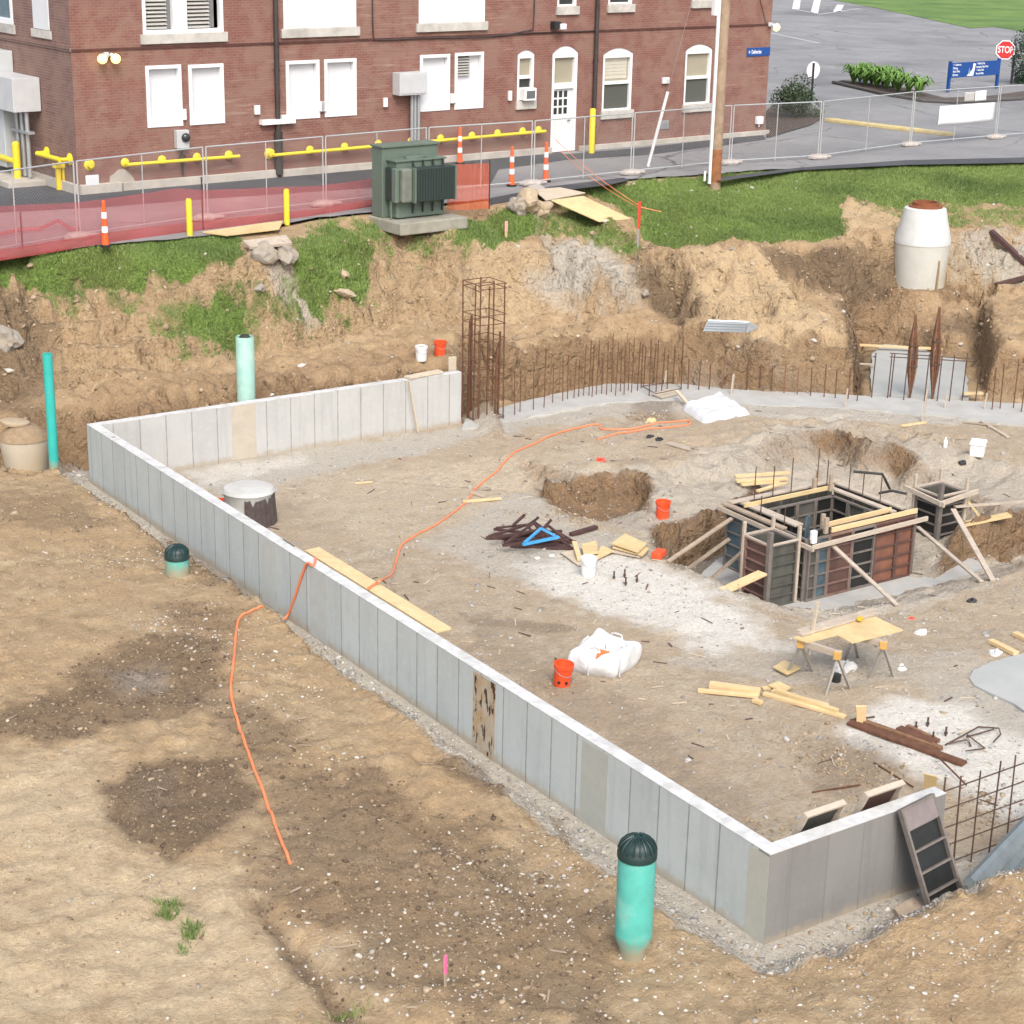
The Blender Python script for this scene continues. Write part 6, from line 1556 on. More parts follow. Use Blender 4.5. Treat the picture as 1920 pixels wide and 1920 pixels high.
m = MB(); m.tube([at(1648, 925, .1), at(1672, 920, .2), at(1700, 926, .15)], .03, 8); tag(m.build('black_hose', M_dark, smooth=True, loc=at(1648, 925, .1)), 'short black pipe between the box formwork and the right column form', 'pipe')

# panels and boards at the end of the front wall
def quad_panel(tl, tr, br, bl, label, mats, rib, ribs, top_fill=None):
    A = [at(*q[:2], q[2]) for q in (tl, tr, br, bl)]
    t = thing('steel_form', label, 'form', tuple(A[3]))
    ax = ((A[1] - A[0]) + (A[2] - A[3])); w = ax.length / 2; ax.normalize(); up = (A[0] - A[3]); h = up.length; up.normalize()
    ax = (ax - up * ax.dot(up)).normalized(); n = ax.cross(up)
    if n.dot(CAM - A[0]) < 0: n = -n
    p = form_face(t, A[3], ax, up, n, w, h, mats, rib, ribs, .075, 'sheet')
    return t, p, A[3], ax, up, n, w, h
t, p, o, ax, up, n, w, h = quad_panel((1682, 1519, 1.36), (1745, 1496, 1.36), (1806, 1692, .05), (1742, 1722, .05), 'black ribbed form panel leaning on the end of the front wall like a ladder', M_fblk, M_rib, 4)
m = MB(); q = [o + ax * .03 + up * (h * .80), o + ax * (w - .03) + up * (h * .80), o + ax * (w - .03) + up * (h - .03), o + ax * .03 + up * (h - .03)]
m.add([v + n * .07 for v in q], [(0, 1, 2, 3)]); m.build('cover_plate', plain('mauve_plate', (.20, .17, .17), .6, .15, 4), p)
def back_panel(x0, label, mat, top):
    t = thing('steel_form', label, 'form panel', (x0, .9, 0)); y0_ = .95; up = Vector((0, WT + .03 - y0_, top)); h = up.length; up.normalize(); n = X.cross(up); n = n if n.y < 0 else -n
    form_face(t, (x0, y0_, .03), X, up, n, .68, h, mat, M_grey_wood, 2, .08, 'sheet')
    return t
back_panel(.74, 'dark form panel leaning on the inside of the front wall, left one of the pair', M_fdk, 1.52); back_panel(1.78, 'brown form panel leaning on the inside of the front wall, right one of the pair', M_fbrn, 1.52)
panel4([(1676, 1702), (1712, 1681), (1748, 1700), (1690, 1722)], [.14] * 4, .09, 'wooden_block', M_old_wood, 'flat weathered wood block at the foot of the leaning black panel', 'block')
panel4([(1733, 1449), (1757, 1455), (1757, 1490), (1734, 1488)], [.42, .42, .02, .02], .02, 'plywood_scrap', M_ply, 'small tan plywood scrap standing on edge behind the front wall', 'board')
panel4([(1604, 1322), (1624, 1322), (1622, 1354), (1605, 1354)], [.34, .34, .03, .03], .05, 'wooden_block', M_pine, 'upright pale wood block above the rusty steel angles', 'block')
ch = MB(); a = at(1828, 1688, .35); b = at(1990, 1512, .35); d = (b - a).normalized(); sd_ = Vector((d.y, -d.x, 0))
prof = [(-.3, .0), (-.3, .10), (-.24, .12), (-.08, .12), (-.06, .07), (.06, .07), (.08, .12), (.24, .12), (.3, .10), (.3, .0)]
vs = [];
tl_ = (FZ * .82 - sd_ * .57).normalized(); tn = (FZ * .57 + sd_ * .82).normalized()
for p_ in (a, b): vs += [p_ + tl_ * u - tn * (-v) for u, v in prof]
k = len(prof); ch.add(vs, [(i, (i + 1) % k, k + (i + 1) % k, k + i) for i in range(k)] + [tuple(range(k))[::-1], tuple(range(k, 2 * k))])
tag(ch.build('steel_channel', plain('channel_grey', (.20, .235, .25), .5, .15, 5, metal=.3, dirt=(.3, .29, .26), dirtamt=.4), loc=a), 'long grey ribbed steel form lying behind the dirt ridge at the right edge', 'form')

# ------------------------------------------------------------------ plastic pipes, manholes
M_teal = plain('teal_pvc', (.035, .42, .38), .35, .08, 3)
M_mint = plain('mint_pvc', (.10, .46, .40), .45, .14, 3, dirt=(.34, .56, .49), dirtamt=.75)
M_pale = plain('pale_mint_pvc', (.33, .52, .45), .5, .10, 3, dirt=(.20, .42, .36), dirtamt=.55)
def muddy(m, top):
    nt = m.node_tree; b = nt.nodes['Principled BSDF']; lk = b.inputs['Base Color'].links[0].from_socket
    sp_ = nt.nodes.new('ShaderNodeSeparateXYZ'); nt.links.new(coords(nt), sp_.inputs[0])
    f = math2(nt, 'SUBTRACT', math2(nt, 'MULTIPLY', noise(nt, 5, 5, .7), top * 2), sp_.outputs[2])
    nt.links.new(mixc(nt, lk, (.33, .25, .165), math2(nt, 'MULTIPLY', ramp(nt, f, -.12, .12), .85)), b.inputs['Base Color'])
    nt.links.new(mixc(nt, b.inputs['Base Color'].links[0].from_socket, (.40, .34, .25), math2(nt, 'MULTIPLY', ramp(nt, noise(nt, 9, 5, .7), .60, .72), .35)), b.inputs['Base Color'])
muddy(M_teal, .18); muddy(M_mint, .22)
M_dome = plain('dome_plastic', (.012, .035, .035), .45, .2, 6)
p = at(102, 882, .25); h = zup(p, 663) - p.z
m = MB(); m.lathe(p, [(.105, -.3), (.105, h), (.09, h), (.09, h - .2)], 20, cap0=False, cap1=True); tag(m.build('plastic_pipe', M_teal, smooth=True, loc=p), 'tall thin bright teal plastic pipe standing left of the wall corner', 'pipe')
p = at(462, 752, 1.0); p.z = 0; h = zup(p, 632)
pp = thing('plastic_pipe', 'wide pale mint plastic pipe rising behind the back wall', 'pipe', tuple(p)); m = MB(); m.lathe(p, [(.21, -.3), (.21, h), (.195, h + .02), (.18, h), (.18, h - .4)], 24); m.build('pipe', M_pale, pp, smooth=True)
m = MB(); m.lathe(p + FZ * (h + .02), [(.165, -.12), (.15, -.05), (.10, .03), (.0, .04)], 18); m.build('dark_plug', plain('dark_rubber', (.03, .035, .03), .8, .3, 8), pp, smooth=True)
def dome_pipe(px, y_top, label, r, tape):
    p = hit(*px); p.z -= .03; h = zup(p, y_top) - p.z; t = thing('drain_riser', label, 'drain pipe', tuple(p)); hd = r * .95
    m = MB(); m.lathe(p, ([(r * .70, -.1), (r * .74, .10), (r * .99, .26), (r, .32)] if tape else [(r, -.2)]) + [(r, h - hd), (r * .93, h - hd), (r * .93, h - hd - .1)], 28); m.build('pipe', M_mint, t, smooth=True)
    m = MB(); c = p + FZ * (h - hd); m.lathe(c, [(r * 1.05, -.05), (r * 1.06, .02), (r * .99, .05)] + [(r * .97 * math.cos(a), .05 + (hd - .05) * math.sin(a)) for a in np.linspace(.1, math.pi / 2 - .05, 9)], 30); dm = m.build('dome_grate', M_dome, t, smooth=True)
    for k in range(18):
        a = k * 2 * math.pi / 18; m = MB()
        m.tube([c + Vector((math.cos(a) * r * 1.0 * math.cos(e), math.sin(a) * r * 1.0 * math.cos(e), .05 + (hd - .04) * math.sin(e))) for e in np.linspace(0, 1.35, 7)], r * .055, 5); m.build('rib', M_dome, dm, smooth=True)
dome_pipe((1186, 1786), 1568, 'tall mint green drain riser with a black dome grate near the front wall corner', .225, True)
dome_pipe((333, 1076), 1022, 'short mint green drain riser with a black dome grate by the long wall', .215, False)
M_mh = plain('manhole_concrete', (.50, .495, .45), .85, .08, 2, dirt=(.42, .34, .22), dirtamt=.55, bumps=.2)
M_mh2 = plain('manhole_concrete_tan', (.44, .39, .31), .85, .1, 2, dirt=(.42, .33, .21), dirtamt=.6)
p = hit(1723, 524); p.z -= .12; h = zup(p, 388) - p.z; sc = pxm(p); rb = 49 / sc
t = thing('manhole', 'tall pale concrete manhole cone with a rusty ring on the bench above the notch', 'manhole', tuple(p))
m = MB(); m.lathe(p, [(rb * .92, -1.1), (rb * .97, h * .1), (rb * 1.0, h * .25), (rb * 1.03, h * .52), (rb * 1.03, h * .54)], 36); m.build('barrel', M_mh, t, smooth=True)
m = MB(); m.lathe(p, [(rb * 1.05, h * .54), (rb * 1.05, h * .60), (rb * .78, h * .985), (rb * .70, h)], 36); m.build('cone', plain('cone_concrete', (.57, .585, .58), .8, .07, 2, dirt=(.45, .44, .40), dirtamt=.5), t, smooth=True)
m = MB(); m.lathe(p, [(rb * .64, h), (rb * .64, h + .05), (rb * .5, h + .06), (rb * .5, h + .15), (rb * .42, h + .15), (rb * .42, h - .1)], 28); m.build('frame_ring', plain('rusty_iron', (.22, .075, .03), .85, .25, 8), t, smooth=True)
m = MB(); m.box(p + Vector((-.06, -rb * .97, h * .16)) , (.06, .1, h * .4)); m.build('pipe_boot_stain', plain('stain_brown', (.30, .22, .13), .9, .2, 6), t)
p = hit(48, 860); p.z -= .05; h = zup(p, 803) - p.z; sc = pxm(p); rb = 46 / sc
t = thing('manhole', 'tan concrete manhole half sunk in dirt at the left edge, lid loose on top', 'manhole', tuple(p))
m = MB(); m.lathe(p, [(rb * .84, -.25), (rb * .90, .1), (rb * 1.0, h * .60), (rb * .97, h * .74)], 32); m.build('barrel', M_mh2, t, smooth=True)
m = MB(); m.lathe(p, [(rb * 1.02, h * .72), (rb * .92, h * .86), (rb * .66, h * 1.0), (rb * .5, h * 1.08)], 24); m.build('soil_cap', plain('soil_on_lid', (.28, .20, .125), .95, .2, 9, bumps=.6), t, smooth=True)
lc = at(28, 793, p.z + h * 1.12); m = MB(); m.lathe(lc, [(.30, -.03), (.32, .0), (.32, .04), (.28, .06)], 26, Matrix.Rotation(.12, 3, 'Y')); m.build('lid', plain('lid_tan', (.40, .32, .22), .85, .1, 4), t, smooth=True)

# ------------------------------------------------------------------ buckets, bag, cooler
M_bucket_o = plain('orange_plastic', (.80, .085, .022), .4, .06, 4, dirt=(.55, .20, .12), dirtamt=.35)
M_bucket_w = plain('white_plastic', (.76, .77, .76), .4, .04, 4, dirt=(.55, .52, .47), dirtamt=.35)
M_soilfill = plain('soil_fill', (.07, .045, .032), .95, .3, 14)
def bucket(px, label, mat, tilt=0.0, az=0.0, s=1.0, fill=True, pos=None, cat='bucket'):
    p = pos if pos is not None else hit(*px); t = thing('bucket', label, cat, tuple(p)); O = p
    m = MB(); m.lathe(O, [(.13 * s, .0), (.135 * s, .02), (.148 * s, .30 * s), (.160 * s, .31 * s), (.162 * s, .37 * s), (.150 * s, .372 * s), (.146 * s, .25 * s), (.128 * s, .22 * s)], 24, cap1=not fill); m.build('body', mat, t, smooth=True)
    if fill: m = MB(); m.lathe(O + FZ * .30 * s, [(.144 * s, 0), (.10 * s, .03 * s), (.0, .04 * s)], 16, cap0=False, cap1=False); m.build('contents', M_soilfill, t, smooth=True)
    m = MB(); m.tube([O + Vector((math.cos(a) * .165 * s, .02 - abs(math.sin(a)) * .17 * s, .30 * s - math.sin(a) * .11 * s)) for a in np.linspace(0, math.pi, 9)], .005, 5); m.build('handle', M_galv, t)
    if tilt: t.rotation_euler = (tilt * math.cos(az), tilt * math.sin(az), 0)
    return t
bucket((790, 676), 'white bucket full of dark scraps on the soil ledge behind the back wall', M_bucket_w)
bucket((825, 667), 'orange bucket full of dark scraps on the soil ledge behind the back wall', M_bucket_o)
bucket((1242, 971), 'orange bucket at the upper edge of the form pit', M_bucket_o, fill=False)
bk = bucket((1053, 1284), 'orange bucket with two torn holes beside the white bulk bag', M_bucket_o, .08, .6, 1.05, fill=False)
for dx in (-.05, .07):
    vv = Vector((CAM.x, CAM.y, 0)) - Vector((bk.location.x, bk.location.y, 0)); vv.normalize(); rr = Vector((-vv.y, vv.x, 0)); c = bk.location + vv * .142 + rr * dx + FZ * .10
    m = MB(); m.lathe(c, [(.028, -.01), (.022, .012)], 7, vv.to_track_quat('Z', 'Y').to_matrix()); m.build('hole', M_dark, bk)
bucket((1103, 1079), 'white bucket standing before the plywood scraps at the pit edge', M_bucket_w, s=1.0, fill=False)
bucket((884, 1232), 'dirty white bucket just inside the long wall, below the plank', M_bucket_w, pos=Vector((.62, 6.62, gz(.62, 6.62))))
bpos = at(411, 938, .35); bucket(None, 'orange bucket half hidden by the long wall next to the concrete stump', M_bucket_o, pos=Vector((bpos.x, bpos.y, gz(bpos.x, bpos.y))))
m = MB(); pb = hit(1235, 1046); m.box(pb + FZ * .08, (.32, .2, .15), rz=.5); tag(m.build('orange_crate', M_bucket_o, bevel=.03, loc=pb), 'small orange plastic box sunk at the pit edge right of the plywood stack', 'box')
def blob(p, rx, ry, rz, name, mat, label, cat, rng, folds=.12, nu=40, nv=14, flat=2.6, group=None):
    m = MB(); vs = []
    ph = rng.uniform(0, 6, 6)
    for j in range(nv + 1):
        b = j / nv * math.pi / 2
        for i in range(nu):
            a = i / nu * 2 * math.pi
            sx = abs(math.cos(a)) ** (2 / flat) * math.copysign(1, math.cos(a)); sy = abs(math.sin(a)) ** (2 / flat) * math.copysign(1, math.sin(a))
            cr = math.cos(b) ** .42; f = 1 + folds * (math.sin(5 * a + ph[0] + 2 * b) * .35 + math.sin(9 * a + ph[1] - 4 * b) * .3 + math.sin(3 * a + ph[2]) * .4) * (.4 + math.sin(b))
            z = rz * (math.sin(b) ** 1.1) * (1 + folds * 1.6 * math.sin(4 * a + ph[3]) * math.cos(b) + folds * .8 * math.sin(7 * a + ph[4]))
            vs.append(Vector(p) + Vector((rx * sx * cr * f, ry * sy * cr * f, z - .02)))
    fs = [(j * nu + i, j * nu + (i + 1) % nu, (j + 1) * nu + (i + 1) % nu, (j + 1) * nu + i) for j in range(nv) for i in range(nu)]
    m.add(vs, fs); o = m.build(name, mat, smooth=True, loc=p); return tag(o, label, cat, group)
M_bag = plain('bag_white', (.62, .63, .64), .6, .05, 3, dirt=(.60, .57, .52), dirtamt=.4)
bn_ = M_bag.node_tree; bump(bn_, bn_.nodes['Principled BSDF'], noise(bn_, 7, 5, .6), .55, .05)
p = hit(1134, 1248); t = thing('bulk_bag', 'white woven bulk bag, half full and slumped, beside an orange bucket', 'bag', tuple(p))
rg = np.random.default_rng(3); nu = 48; m = MB(); vs = []
PRF = [(.92, -.02), (1.03, .05), (1.06, .15), (1.0, .25), (.88, .33), (.72, .35), (.5, .33), (.25, .31), (.02, .32)]
for j_, (rr_, z_) in enumerate(PRF):
    for i_ in range(nu):
        a = i_ / nu * 2 * math.pi; sq = 1 / max(abs(math.cos(a - .5)), abs(math.sin(a - .5))) ** .55
        fold = .022 * math.sin(9 * a + j_ * .8) + .03 * math.sin(6 * a - j_ * 1.3) + .05 * math.sin(2 * a + 1) + .03 * math.sin(3 * a + j_ * .5)
        pk = max(0, math.cos(4 * (a - .5) - math.pi)) ** 4 * (.055 if j_ in (4, 5) else .05 if j_ in (3, 6) else 0) * (1.5 if math.sin(a) > .2 else .8)
        r_ = rr_ * .50 * sq * (1 + fold * (.4 if j_ < 2 else 1)); vs.append(p + Vector((r_ * math.cos(a) * 1.08, r_ * math.sin(a) * .9, z_ * 1.12 + pk + (.045 * math.sin(2 * a + 1.2 * j_) + .03 * math.sin(3 * a - 2) + .012 * math.sin(9 * a + j_) if j_ > 2 else 0))))
m.add(vs, [(j_ * nu + i_, j_ * nu + (i_ + 1) % nu, (j_ + 1) * nu + (i_ + 1) % nu, (j_ + 1) * nu + i_) for j_ in range(len(PRF) - 1) for i_ in range(nu)])
sk = m.build('sack', M_bag, t, smooth=True); sk.modifiers.new('soft', 'SUBSURF').levels = 2; sk.modifiers['soft'].render_levels = 2
for k in range(4):
    a = .5 + k * math.pi / 2; c = p + Vector((math.cos(a) * .44, math.sin(a) * .38, .42)); d = Vector((-math.sin(a), math.cos(a), 0)); u_ = Vector((math.cos(a), math.sin(a), 0))
    m = MB(); q = [c - d * .10 - FZ * .12, c - d * .09 + FZ * .02 - u_ * .04, c + FZ * .05 - u_ * .08, c + d * .09 + FZ * .02 - u_ * .04, c + d * .10 - FZ * .12]; m.tube(q, .013, 6); m.build('lifting_loop', M_bag, t, smooth=True)
for sx in (-.25, .27):
    m = MB(); vv = Vector((CAM.x - p.x, CAM.y - p.y, 0)).normalized(); rr = Vector((-vv.y, vv.x, 0)); m.tube([p + rr * sx * -1 + vv * y_ + FZ * z_ for y_, z_ in ((.52, .03), (.50, .16), (.42, .28), (.25, .35))], .016, 5); m.build('strap', plain('grey_strap', (.45, .45, .45), .7, .05, 4), t, smooth=True)
vv = Vector((CAM.x - p.x, CAM.y - p.y, 0)).normalized(); rr = Vector((vv.y * -1, vv.x, 0)); c = p + vv * .36 + FZ * .405
m = MB(); q = [c + rr * .16 + vv * .03, c - rr * .12 - vv * .06 + FZ * .03, c - rr * .15 + vv * .14 - FZ * .04, c + rr * .0 + vv * .05]; m.add(q + [v - FZ * .03 for v in q], [(0, 1, 2, 3), (7, 6, 5, 4), (0, 4, 5, 1), (1, 5, 6, 2), (2, 6, 7, 3), (3, 7, 4, 0)]); m.build('orange_tag', plain('tag_orange', (.62, .17, .05), .6, .2, 6), t)
# wrapped pallet
def wrapped(pxq, zc_, label):
    q = [at(x, y, .02) for x, y in pxq]; m = MB(); n_ = 22; vs = []; r = np.random.default_rng(8)
    for j in range(n_ + 1):
        for i in range(n_ + 1):
            u, v = i / n_, j / n_; b = (q[0] * (1 - u) + q[1] * u) * (1 - v) + (q[3] * (1 - u) + q[2] * u) * v
            e = min(u, 1 - u, v, 1 - v); k = min(1, e / .09) ** .45
            z = zc_ * k * (.88 + .07 * math.sin(7 * u + 5 * v) + .06 * math.sin(16 * u - 11 * v) + .05 * math.sin(23 * v)) + .02
            if .35 < u < .75 and .3 < v < .7: z -= .07
            vs.append(b + FZ * (z - b.z * 0))
    m.add(vs, [(j * (n_ + 1) + i, j * (n_ + 1) + i + 1, (j + 1) * (n_ + 1) + i + 1, (j + 1) * (n_ + 1) + i) for j in range(n_) for i in range(n_)])
    o = m.build('wrapped_pallet', plain('white_wrap', (.62, .64, .67), .4, .05, 4), smooth=True, loc=q[0]); tag(o, label, 'pallet')
    for k in range(3): 
        a = q[3].lerp(q[2], .1 + .4 * k); 
    return o
wrapped([(1279, 770), (1350, 745), (1406, 779), (1318, 797)], .21, 'low pallet wrapped in crumpled white plastic beside the strip footing')
bx_ = hit(1832, 853); t = thing('cooler', 'white cooler box on the dirt above the pit at the right', 'cooler', tuple(bx_))
rot = .62; m = MB(); m.box(bx_ + FZ * .13, (.40, .32, .27), rz=rot); m.build('body', M_bucket_w, t, bevel=.03)
m = MB(); m.box(bx_ + FZ * .305, (.44, .36, .075), rz=rot); m.build('lid', M_refl, t, bevel=.025)
p = hit(1772, 838); m = MB(); m.lathe(p, [(.045, 0), (.048, .14), (.02, .19), (.02, .23)], 12); tag(m.build('plastic_bottle', M_refl, smooth=True, loc=p), 'small white bottle standing left of the white cooler', 'bottle')
# concrete stump in torn wrapping
p = at(470, 982, 0); t = thing('concrete_stump', 'short thick concrete stump in torn dark wrapping just inside the long wall', 'stump', tuple(p))
cc = p + Vector((.03, .12, 0)); m = MB(); m.lathe(cc, [(.50, -.1), (.49, .3), (.50, .62), (.54, .68), (.50, .74), (.30, .77), (0.01, .775)], 30); m.build('concrete', plain('stump_concrete', (.48, .48, .46), .85, .1, 3, dirt=(.36, .33, .28), dirtamt=.5), t, smooth=True)
m = MB(); vs = []; n_ = 26
for k in range(n_ + 1):
    a = -2.2 + 2.9 * k / n_; rr_ = .515 + .012 * (k % 2); top_ = .60 - .12 * (k in (3, 9, 14)) + random.uniform(-.03, .03)
    vs += [cc + Vector((math.cos(a) * (rr_ + .05), math.sin(a) * (rr_ + .05), -.05)), cc + Vector((math.cos(a) * rr_, math.sin(a) * rr_, top_))]
m.add(vs, [(2 * k, 2 * k + 2, 2 * k + 3, 2 * k + 1) for k in range(n_)]); w_ = m.build('torn_wrapping', plain('dark_card', (.075, .058, .055), .9, .35, 14), t)
w_.modifiers.new('thick', 'SOLIDIFY').thickness = .015

# ------------------------------------------------------------------ cords and boards along the wall
M_cord = plain('orange_cord', (.80, .235, .10), .5, .05, 3)
def wallpt(x, y, X0=-.022):
    d = ray(x, y); s = (X0 - CAM.x) / d.x; return CAM + d * s
def smooth_path(q, n=8):
    out = []
    for i in range(len(q) - 1):
        p0, p1, p2, p3 = q[max(i - 1, 0)], q[i], q[i + 1], q[min(i + 2, len(q) - 1)]
        for k in range(n):
            s = k / n; out.append(.5 * ((2 * p1) + (p2 - p0) * s + (2 * p0 - 5 * p1 + 4 * p2 - p3) * s * s + (3 * p1 - p0 - 3 * p2 + p3) * s ** 3))
    return out + [q[-1]]
def ground_path(px, r, lift=0.0):
    q = smooth_path([hit(x, y) for x, y in px], 8)
    return [Vector((v.x, v.y, gz(v.x, v.y) + r + lift)) for v in q]
out_ = ground_path([(545, 1623), (537, 1600), (516, 1550), (499, 1503), (480, 1452), (457, 1388), (438, 1325), (433, 1288), (438, 1240), (442, 1195), (449, 1162), (470, 1148), (490, 1138)], .022)
last = out_[-1]; up_ = [wallpt(541, 1150), wallpt(553, 1118), wallpt(567, 1076), wallpt(576, 1056)]
top = [Vector((.0, wallpt(583, 1048).y - .05, WH + .02)), at(592, 1046, WH + .02)]
mid = [last.lerp(up_[0], .4) - FZ * .12, last.lerp(up_[0], .75) - FZ * .16]
path = out_ + smooth_path([last] + mid + up_ + top, 6)[1:]
m = MB(); m.tube(path, .022, 8); tag(m.build('extension_cord', M_cord, smooth=True, loc=path[0]), 'orange extension cord crossing the foreground dirt and climbing over the long wall', 'cord')
pl_y = [at(585, 1030, WH), at(835, 1178, WH)]
ZP = 1.27
pa = at(571, 1030, ZP); pb = at(599, 1027, ZP); pc_ = at(850, 1175, ZP); pd = at(822, 1183, ZP)
t = thing('lumber_board', 'long fresh plank resting on brackets along the inside of the long wall', 'board', (pa.x, pa.y, ZP))
x0 = WT + .09; y_a = (pa.y + pb.y) / 2; y_b = (pc_.y + pd.y) / 2
m = MB(); m.box((x0 + .15, (y_a + y_b) / 2, ZP - .02), (.29, abs(y_a - y_b), .04)); m.build('plank', M_pine, t, bevel=.005)
for y in (y_a - .5, (y_a + y_b) / 2, y_b + .5): m = MB(); m.box((WT + .20, y, ZP - .14), (.38, .05, .19)); m.build('bracket', M_old_wood, t)
c_in = [at(690, 1103, WH + .02) + Vector((.1, 0, 0)), at(704, 1094, ZP + .03), at(716, 1087, ZP + .03)]
gp = ground_path([(742, 1058), (752, 1026), (775, 1008), (820, 984), (868, 948), (886, 927), (893, 917), (930, 886), (962, 851), (1005, 832), (1045, 814), (1100, 800), (1125, 798), (1130, 806), (1180, 806), (1225, 796), (1262, 792), (1289, 790), (1291, 797), (1250, 803), (1200, 808), (1150, 816), (1120, 826)], .02)
path = smooth_path([at(690, 1103, WH + .02), at(704, 1094, ZP + .03), at(716, 1087, ZP + .03), at(733, 1078, .55)] + [gp[0]], 6) + gp[1:]
m = MB(); m.tube(path, .02, 8); tag(m.build('extension_cord', M_cord, smooth=True, loc=path[0]), 'orange extension cord running from the plank across the dirt floor to the white pallet', 'cord')

# ------------------------------------------------------------------ loose lumber, plywood, steel
for a, b, w, th, l, mt in (
    ((868, 943), (940, 937), .09, .04, 'pale stud lying across the orange cord', M_pine), ((884, 926), (906, 934), .09, .04, 'short stud touching the pale one by the orange cord', M_grey_wood),
    ((666, 908), (698, 906), .05, .03, 'thin pale stick on the dirt floor inside the long wall', M_pine),
    ((1252, 832), (1322, 852), .22, .03, 'weathered plank on the dirt below the coiled orange cord', M_grey_wood),
    ((1690, 801), (1735, 794), .09, .04, 'short pale stud below the strip footing at the right', M_pine), ((1840, 792), (1890, 822), .09, .04, 'greyish stud lying near the cooler at the right edge', M_grey_wood), ((1805, 793), (1870, 800), .05, .03, 'thin weathered stick near the strip footing at the right', M_old_wood),
    ((1308, 1298), (1422, 1309), .09, .05, 'lower front stud of the lumber left of the sawhorses', M_pine), ((1330, 1290), (1425, 1303), .16, .09, 'thick pale plank of the lumber left of the sawhorses', M_pine),
    ((1432, 1304), (1585, 1348), .10, .05, 'longest pale stud below the sawhorses', M_pine), ((1448, 1299), (1552, 1327), .10, .05, 'pale stud behind the longest one below the sawhorses', M_pine), ((1455, 1303), (1570, 1342), .09, .10, 'pale stud stacked against the longest one below the sawhorses', M_ply),
    ((1412, 1317), (1428, 1322), .09, .06, 'short offcut in front of the lumber left of the sawhorses', M_pine),
    ((1429, 1294), (1470, 1289), .08, .04, 'short stud end by the small plywood scrap', M_ply),
    ((1857, 1206), (1905, 1230), .12, .07, 'short pale stud beside the grey slab at the right edge', M_pine), ((1902, 1192), (1940, 1210), .12, .07, 'pale stud end cut by the right edge of the picture', M_pine),
    ((1456, 1128), (1492, 1132), .05, .05, 'pale stick lying in front of the left column form', M_grey_wood)):
    board(a, b, w, th, l, mt)
panel4([(1440, 1284), (1460, 1277), (1484, 1288), (1470, 1296)], [.09] * 4, .03, 'plywood_scrap', M_ply, 'small tan plywood scrap behind the long studs', 'board')
panel4([(1450, 1250), (1470, 1237), (1502, 1251), (1476, 1264)], [.06] * 4, .03, 'plywood_scrap', M_ply, 'square plywood scrap at the foot of the left sawhorse', 'board')
for px, z, l, mt in (([(1146, 1018), (1172, 1000), (1213, 1019), (1196, 1035)], .17, 'top sheet of the small plywood stack at the pit edge', M_ply), ([(1148, 1026), (1172, 1008), (1217, 1028), (1205, 1041)], .11, 'middle sheet of the small plywood stack at the pit edge', M_ply), ([(1146, 1034), (1165, 1018), (1212, 1036), (1200, 1044)], .06, 'bottom greyish sheet of the small plywood stack at the pit edge', M_grey_wood)):
    panel4(px, [z] * 4, .03, 'plywood_sheet', mt, l, 'board')
for px, z, l, mt in (([(1052, 1036), (1078, 1030), (1098, 1056), (1085, 1060)], .06, 'grey plywood sheet left of the white bucket', M_ply_pale), ([(1118, 1040), (1128, 1022), (1151, 1032), (1120, 1048)], .08, 'tan plywood piece right of the white bucket', M_ply), ([(1090, 1020), (1118, 1013), (1122, 1036), (1094, 1040)], .14, 'tan board propped behind the white bucket', M_ply)):
    panel4(px, [z] * 4, .025, 'plywood_scrap', mt, l, 'board')
board((1077, 1016), (1087, 1050), .10, .04, 'pale stud lying across the grey plywood left of the white bucket', M_pine, za=.16, zb=.10)
# steel form brackets heaped
M_brk = plain('bracket_brown', (.07, .035, .032), .55, .3, 6); M_blue2 = plain('bracket_blue', (.06, .32, .68), .45, .1, 4)
def bracket(px, ang, L, lean, label, mat, z=.05, tri=True):
    p = at(*px, z); t = thing('steel_bracket', label, 'bracket', tuple(p), 'steel brackets heaped on the dirt floor'); d = Vector((math.cos(ang), math.sin(ang), 0)); e = Vector((0, 0, 1)) * math.cos(lean) + Vector((-d.y, d.x, 0)) * math.sin(lean)
    m = MB(); m.beam(p - d * L / 2, p + d * L / 2, .06, .045); m.build('chord', mat, t)
    if tri:
        ap = p + d * L * .18 + e * L * .32
        m = MB(); m.beam(p - d * L * .46 + FZ * .03, ap, .045, .035); m.build('strut', mat, t); m = MB(); m.beam(p + d * L * .42 + FZ * .03, ap, .045, .035); m.build('strut', mat, t)
    return t
for k, (x, y, a, L, ln, z) in enumerate(((965, 1010, -.1, 1.15, 1.0, .05), (985, 1004, .05, 1.25, 1.2, .1), (1000, 1000, .25, 1.2, .6, .16), (975, 998, -.35, 1.1, 1.3, .13), (1010, 1012, .0, 1.2, 1.1, .12), (1005, 1020, -.25, 1.3, 1.3, .06), (990, 1016, .4, 1.1, .5, .2), (1030, 1018, .15, 1.1, 1.2, .05), (960, 1003, .5, .95, .3, .2), (1018, 1026, -.1, 1.3, 1.4, .05))):
    bracket((x, y), a - .55, L, ln, 'dark brown steel bracket in the heap left of the white bucket', M_brk, z, k % 3 != 2)
bracket((1014, 1014), .55 - .55, .85, .9, 'bright blue steel bracket on top of the brown heap', M_blue2, .30); 
for a, b, l in (((962, 985), (984, 965), 'reddish steel bar sticking up out of the left of the bracket heap'), ((990, 985), (1010, 970), 'dark steel bar sticking up out of the middle of the bracket heap'), ((1018, 992), (1034, 974), 'dark steel bar sticking up out of the right of the bracket heap')):
    board(a, b, .05, .05, l, M_brk, 'steel bar', .22, .42, name='steel_bar')
board((1070, 1006), (1118, 992), .10, .07, 'brown steel bracket lying apart from the heap towards the pit', M_brk, 'bracket', name='steel_bar')
